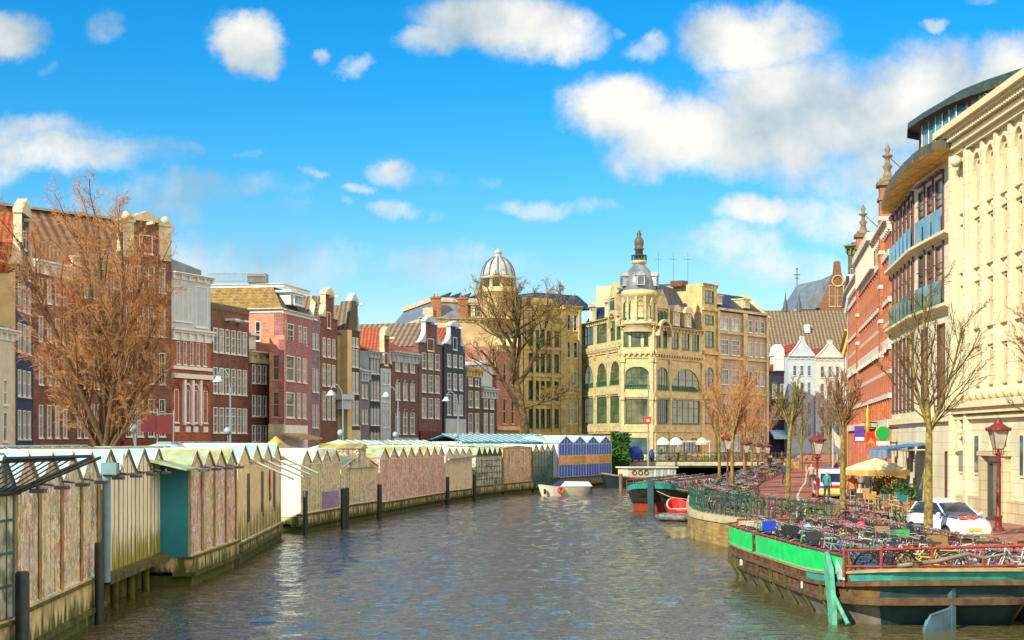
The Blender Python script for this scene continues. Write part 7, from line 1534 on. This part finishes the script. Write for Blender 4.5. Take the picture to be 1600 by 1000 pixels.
person('person in a red coat at the far end of the brick street', (PX(1222,172),172,1.75),.2,(.45,.05,.04),dk,(.05,.03,.02))
person('person in grey walking on the bridge in front of the store awnings', (PX(1072,173),173,2.31),1.2,(.25,.25,.27),(.04,.04,.06),(.1,.06,.03))
person('person in yellow jacket on the bridge near the market cart', (PX(1060,173),173,2.31),1.7,(.55,.42,.05),(.04,.04,.06),(.1,.06,.03))
# ------------------------------------------------------------------ cafe
wood = mat('light_teak', (.46,.28,.11), r=.6, var=.3, sc=5); tealc = mat('teal_cloth', (.01,.14,.16), r=.85, var=.2); yelc = mat('yellow_cloth',(.55,.42,.08),r=.85)
def chair_parts(t, mc, mw=wood):
    b = MB(); b.box(-.24,.24,-.22,.22,.43,.47); b.build('seat',mc,t)
    b = MB(); b.box(-.24,.24,.20,.235,.62,.90); b.build('backrest',mc,t)
    for sx_ in (-1,1):
        for sy_ in (-1,1): b = MB(); b.tube((sx_*.24,sy_*.21,0),(sx_*.24,sy_*.21,.92 if sy_ > 0 else .66),.02,n=5); b.build('leg',mw,t)
        b = MB(); b.box(sx_*.24-.025,sx_*.24+.025,-.24,.24,.65,.68); b.build('armrest',mw,t)
def table_parts(t):
    b = MB(); b.box(-.35,.35,-.35,.35,.72,.75); b.build('tabletop',wood,t)
    for sx_ in (-1,1):
        for sy_ in (-1,1): b = MB(); b.tube((sx_*.3,sy_*.3,0),(sx_*.3,sy_*.3,.72),.02,n=5); b.build('leg',wood,t)
GC = 'cafe chairs on the brick pavement'; rc = random.Random(3)
CH = [(1338,76,'t'),(1347,73,'w'),(1356,76,'w'),(1362,72,'w'),(1372,75,'y'),(1379,71,'t'),(1386,75,'t'),(1392,71,'w'),(1399,70,'w'),(1404,74,'t'),(1412,70,'t'),(1352,80,'w'),(1368,81,'t'),(1384,80,'t'),(1398,79,'w')]
for i,(x,d,c) in enumerate(CH):
    nm_ = {'t':'teal clothed','w':'bare teak','y':'yellow clothed'}[c]
    t_ = thing('cafe_chair','%s cafe chair %s' % (nm_, ['at the left end of the terrace by the orange clad person','in front of the parasol pole','behind the front chairs under the parasol','in the front row under the parasol','beside the yellow leaved plant','in the front row below the yellow plant','behind the front teal chair','in the middle of the front row','just right of the middle front chair','behind the right front chairs','at the right end of the front row by the shop post','in the back row left of the standing people','in the back row between the parasol poles','in the back row under the awnings','in the back row nearest the bare tree'][i]),'chair',(PX(x,d),d,1.212),rc.uniform(-1,1)+(0 if i % 2 else pi*.5),GC); chair_parts(t_,{'t':tealc,'w':wood,'y':yelc}[c])
for i,(x,d) in enumerate(((1352,75),(1377,73.5),(1405,72),(1376,80))):
    t_ = thing('cafe_table','square teak cafe table %s' % ['leftmost under the parasol','in the middle of the front chairs','rightmost near the blue awning','in the back row'][i],'table',(PX(x,d),d,1.212),.2,'cafe tables'); table_parts(t_)
person('person in white seated at the front cafe table', (PX(1343,74),74,1.21),1.6,(.6,.58,.55),(.05,.07,.15),(.06,.04,.02),'sit')
person('person in dark red seated at the cafe under the parasol', (PX(1369,77),77,1.21),-1.4,(.25,.05,.04),dk,(.3,.2,.1),'sit')
for i,(x,d,w_,yt,yb,lb) in enumerate(((1337,77,2.35,716,734,'large cream market parasol over the left cafe tables'),(1375,85,2.4,727,739,'smaller cream parasol behind the large one'))):
    t_ = thing('parasol',lb,'parasol',(PX(x,d)+1.0,d,1.21),.35,'cream parasols'); z1 = PZ(yb,d)-1.21; z2 = PZ(yt,d)-1.21; cm_ = mat('cream_parasol_cloth',(.72,.60,.36),r=.85,var=.1); ym = mat('ochre_valance',(.60,.38,.10),r=.85)
    b = MB(); b.lathe([(w_*.72,z1),(w_*.38,z1+(z2-z1)*.55),(.06,z2)],(0,0,0),4,a0=pi/4,sm=False); b.build('canopy',cm_,t_); b = MB(); b.lathe([(w_*.72,z1-.28),(w_*.725,z1)],(0,0,0),4,a0=pi/4,sm=False); b.build('valance',ym,t_)
    b = MB(); b.tube((0,0,0),(0,0,z2),.035,n=7); b.box(-.3,.3,-.3,.3,0,.08); b.build('pole',white,t_)
for (x,d,lb,m_,sz,n_) in ((1384,77,'bushy yellow leaved plant in a pot beside the cafe chairs',oliv,(.55,.45,1.1),420),(1406,75.5,'green potted plant in front of the shop glass, left one',ivm,(.3,.3,.8),200),(1419,73.5,'green potted plant in front of the shop glass, right one',ivm,(.3,.3,.8),200)):
    t_ = thing('potted_plant',lb,'plant',(PX(x,d),d,1.21),0,'potted plants at the cafe'); b = MB(); b.lathe([(.2,0),(.28,.5),(.26,.5)],(0,0,0),10); b.build('pot',mat('terracotta',(.35,.14,.06)),t_); leaf_mass('foliage',None,None,(0,0,.5),sz,n_,m_,int(x),t_,ls=.1)
leaf_mass('terrace_planting','orange-green planting along the roof terrace edge of the stone building','plant',(PX(1580,66)-.2,65.5,18.7),(.7,2.6,.9),700,mat('autumn_leaves',(.30,.22,.04),r=.7,var=.6,sc=3),8,ls=.12)
t_ = thing('market_cart','white roofed market cart with orange goods on the bridge before the store','cart',(PX(1082,177),176.5,2.3)); b = MB(); b.box(-1.9,1.9,-.9,.9,2.2,2.35); b.build('roof',white,t_)
for sx_ in (-1.8,1.8): b = MB(); b.tube((sx_,-.8,0),(sx_,-.8,2.2),.05); b.build('post',white,t_)
b = MB(); b.box(-1.7,1.7,-.7,.8,.6,1.0); b.build('counter',mat('orange_goods',(.60,.26,.06),var=.5,sc=5),t_)
for x,lb in ((1036,'white domed shop awning left of the market cart'),(1056,'white domed shop awning directly above the market cart'),(1097,'pink-white awning right of the market cart')):
    d = 196; t_ = thing('shop_awning',lb,'awning',(PX(x,d),d,PZ(695,d)),0,'domed awnings of the corner store'); b = MB(); b.lathe([(.85,0),(.85,.1),(.75,.45),(.5,.75),(.1,.95)],(0,0,0),12,sc=(1,.8)); b.build('canopy',mat('awning_white' if x < 1090 else 'awning_pink',(.66,.64,.60) if x < 1090 else (.62,.38,.36),r=.8,var=.15),t_)
# ------------------------------------------------------------------ vehicles
carw = mat('white_car_paint', (.72,.72,.70), r=.25, var=.04, coat=.6); cgl = mat('car_glass', (.02,.04,.07), r=.04, var=.3, spec=.9); pblue = mat('livery_blue',(.02,.08,.45),r=.3); pred = mat('livery_red',(.65,.02,.02),r=.3)
def wheel(t, x, y, r=.31, w=.2):
    b = MB(); b.tube((x,y-w/2,r),(x,y+w/2,r),r,n=18); o = b.build('wheel',tyre,t); b = MB(); b.tube((x,y-w/2-.01,r),(x,y+w/2+.01,r),r*.62,n=12); b.build('rim',chrome,o)
def ringloft(mb, rings, mi=0, cap=True):
    n = len(rings[0]); o = len(mb.v)
    for r in rings: mb.v += [tuple(p) for p in r]
    for k in range(len(rings)-1):
        for i in range(n): mb.f.append((o+k*n+i,o+k*n+(i+1) % n,o+(k+1)*n+(i+1) % n,o+(k+1)*n+i)); mb.m.append(mi); mb.smooth.append(True)
    if cap:
        for k, rev in ((0,True),(len(rings)-1,False)):
            idx = [o+k*n+i for i in range(n)]; mb.f.append(tuple(reversed(idx)) if rev else tuple(idx)); mb.m.append(mi); mb.smooth.append(False)
def rr(x, w, z0, z1, tz=.86, c=.12): return [(x,-w*.93,z0),(x,-w,z0+c),(x,-w,z0+(z1-z0)*.6),(x,-w*tz,z1-.03),(x,-w*tz*.7,z1),(x,w*tz*.7,z1),(x,w*tz,z1-.03),(x,w,z0+(z1-z0)*.6),(x,w,z0+c),(x,w*.93,z0)]
ct = thing('police_car','white small hatchback with blue and red livery stripes parked behind the bicycle barge','car',(PX(1488,52.5),53,1.214),radians(-76)); ct.scale = (.90,.90,.88)
b = MB(); ringloft(b,[rr(-1.95,.72,.28,.75),rr(-1.88,.80,.22,.92),rr(-1.3,.84,.18,.98),(rr(-.2,.85,.18,.97)),rr(.85,.84,.18,.95),rr(1.4,.82,.18,.88),rr(1.82,.76,.22,.74),rr(1.95,.66,.28,.60)]); b.build('body',carw,ct)
b = MB(); ringloft(b,[[(x,-w,z) for x,w,z in ((-1.75,.62,.95),)]*0 or rr(-1.78,.70,.90,.99,.95,.03),rr(-1.35,.68,.90,1.40,.82,.03),rr(-.5,.68,.90,1.46,.80,.03),rr(.25,.68,.90,1.42,.82,.03),rr(1.05,.72,.88,.95,.95,.03)]); b.build('windows',cgl,ct)
b = MB(); ringloft(b,[rr(-1.42,.55,1.37,1.41,.95,.01),rr(-.5,.58,1.42,1.485,.95,.01),rr(.25,.56,1.38,1.44,.95,.01)]); b.build('roof',carw,ct)
for s_ in (-1,1):
    b = MB(); b.path([(1.02,s_*.71,.93),(.25,s_*.60,1.40)],.035,6); b.path([(-.5,s_*.70,.95),(-.5,s_*.60,1.44)],.03,6); b.path([(-1.75,s_*.68,.97),(-1.38,s_*.58,1.38)],.05,6); b.build('pillar',carw,ct)
    b = MB(); b.ball((.85,s_*.90,1.0),.10,8,sc=(.7,1,.7)); b.build('mirror',carw,ct); b = MB(); b.ball((1.80,s_*.58,.62),.14,8,sc=(.6,1,.8)); b.build('headlight',mat('headlight_glass',(.6,.62,.62),r=.1),ct)
    wheel(ct,1.25,s_*.76); wheel(ct,-1.3,s_*.76)
b = MB(); b.add([(1.62,-.62,.855),(1.30,-.3,.925),(1.0,-.62,.975),(1.25,-.75,.915)],[(0,1,2,3)]); b.add([(1.72,.05,.80),(1.45,.45,.895),(1.1,.2,.955),(1.35,-.05,.90)],[(0,1,2,3)],1); b.add([(1.7,-.5,.825),(1.72,-.05,.825),(1.35,-.2,.925),(1.4,-.45,.905)],[(0,1,2,3)],1); b.add([(1.6,.5,.84),(1.3,.7,.89),(1.0,.45,.965),(1.2,.35,.945)],[(0,1,2,3)],0)
for i_, v_ in enumerate(b.v): b.v[i_] = (v_[0], v_[1], v_[2]+.02)
b.build('hood_stripes',[pblue,pred],ct)
b = MB(); b.box(-.62,-.42,-.45,.45,1.49,1.56); b.build('light_bar',mat('pale_light_bar',(.5,.55,.62)),ct); b = MB(); b.box(1.93,1.98,-.26,.26,.40,.51); b.build('number_plate',mat('plate_yellow',(.7,.5,.04)),ct)
vt = thing('police_van','white van with red, blue and yellow rear markings parked at the right kerb','van',(PX(1303,90),91.5,1.216),radians(83)); vt.scale = (.9,.95,.80)
b = MB(); ringloft(b,[rr(-2.35,.88,.30,2.05,.84),rr(-2.3,.92,.25,2.15,.84),rr(.9,.93,.25,2.15,.84),rr(1.5,.92,.25,1.5,.92),rr(2.2,.86,.25,1.15,.92),rr(2.35,.78,.35,.9,.92)]); b.build('body',carw,vt)
b = MB(); b.box(-2.41,-2.36,-.68,.68,1.25,1.85); b.build('rear_window',cgl,vt)
for s_ in (-1,1): 
    b = MB(); b.box(-2.1,-.9,s_*.90-.03,s_*.90+.03,1.25,1.75); b.box(-.7,.6,s_*.90-.03,s_*.90+.03,1.25,1.75); b.build('side_window',cgl,vt); b = MB(); b.box(-2.40,-2.33,s_*.80-.07,s_*.80+.07,.75,1.5); b.build('tail_light',pred,vt); wheel(vt,-1.5,s_*.82,.33); wheel(vt,1.5,s_*.82,.33)
    b = MB(); b.add([(-2.2,s_*.945,.6),(-1.2,s_*.945,.6),(-.6,s_*.945,1.1),(-1.6,s_*.945,1.1)],[(0,1,2,3)]); b.add([(-1.1,s_*.945,.6),(-.5,s_*.945,.6),(.1,s_*.945,1.1),(-.5,s_*.945,1.1)],[(0,1,2,3)],1); b.build('side_stripe',[pred,pblue],vt)
b = MB(); b.box(-2.41,-2.37,-.75,.75,.36,.72); b.build('rear_band',mat('marking_yellow',(.65,.55,.08)),vt); b = MB(); b.add([(-2.39,-.72,.78),(-2.39,.1,.78),(-2.39,.35,1.0),(-2.39,-.72,1.0)],[(0,1,2,3)]); b.add([(-2.39,.2,.78),(-2.39,.7,.78),(-2.39,.72,.95),(-2.39,.4,.95)],[(0,1,2,3)],1); b.build('rear_stripes',[pred,pblue],vt)
b = MB(); b.box(-2.0,-1.6,-.5,.5,2.15,2.25); b.build('light_bar',mat('blue_light_bar',(.05,.15,.6)),vt)
# flags, bunting and banner by the cafe
t_ = thing('banner','leaning pink and white flag hanging beside the medium brown-twigged tree','flag',(PX(1302,96),96,PZ(705,96))); b = MB(); b.add([(0,0,1.3),(.55,.05,.75),(.45,0,.1),(.12,.03,.4)],[(0,1,2,3)]); b.add([(0,.03,1.3),(.55,.08,.75),(.45,.03,.1),(.12,.06,.4)],[(3,2,1,0)]); b.build('cloth',mat('pinkish_flag',(.66,.52,.46)),t_); b = MB(); b.tube((-.02,0,1.4),(-.02,0,-3.9),.03,n=5); b.build('pole',white,t_)

# ------------------------------------------------------------------ small things on the left quay and more people
for x, d, y, m_, lb in ((257,84,664,mat('dark_red_sign',(.12,.012,.01),r=.5),'dark red square hanging sign right of the big orange tree'),(232,86,661,mat('wine_red_banner',(.10,.008,.015),r=.6),'wine red hanging banner between the tree trunk and the square sign')):
    s_ = thing('hanging_sign', lb, 'sign', (PX(x,d),d,PZ(y,d)), 0); b = MB(); b.box(-.42,.42,-.06,.06,-.5,.5); b.build('panel',m_,s_); b = MB(); b.tube((.5,0,.8),(.5,0,PZ(y,d)*-1+1.2),.04,n=6); b.tube((-.4,0,.6),(.5,0,.6),.025,n=5); b.build('post',grey,s_)
t_ = thing('parasol','pointed ochre parasol on the left quay before the pink corner house','parasol',(PX(431,118),118,1.2)); b = MB(); b.lathe([(1.5,2.75),(.7,3.2),(.05,3.75)],(0,0,0),8); b.build('canopy',mat('ochre_valance',(.60,.38,.10)),t_); b = MB(); b.tube((0,0,0),(0,0,3.7),.04,n=6); b.build('pole',white,t_)
leaf_mass('hedge_planting','dark green planting along the foot of the white banded red house','plant',(PX(302,112),112,2.9),(2.1,.5,1.1),900,ivm,19,ls=.16)
for (x,d,lb,tp,lg,sc_) in ((1292,84,'person in a teal jacket on the pavement left of the van',(.03,.22,.24),(.04,.04,.06),1),(1226,120,'person in a dark blue coat walking on the brick street behind the leaning tree',(.03,.05,.12),(.03,.03,.04),1),(1268,112,'person in a beige coat walking up the brick street',(.42,.33,.22),(.05,.05,.08),1),(1312,100,'person with red jacket near the leaning flag',(.5,.04,.05),(.03,.03,.05),1),(1346,90,'person in a grey coat under the shop signs',(.22,.22,.24),(.03,.03,.05),1),(1033,172,'person in a green coat on the bridge left of the market cart',(.05,.22,.10),(.03,.03,.05),1)):
    person(lb,(PX(x,d),d,(2.31 if x < 1100 else 1.22+rise(d))),d*.7,tp,lg,(.06,.04,.02))
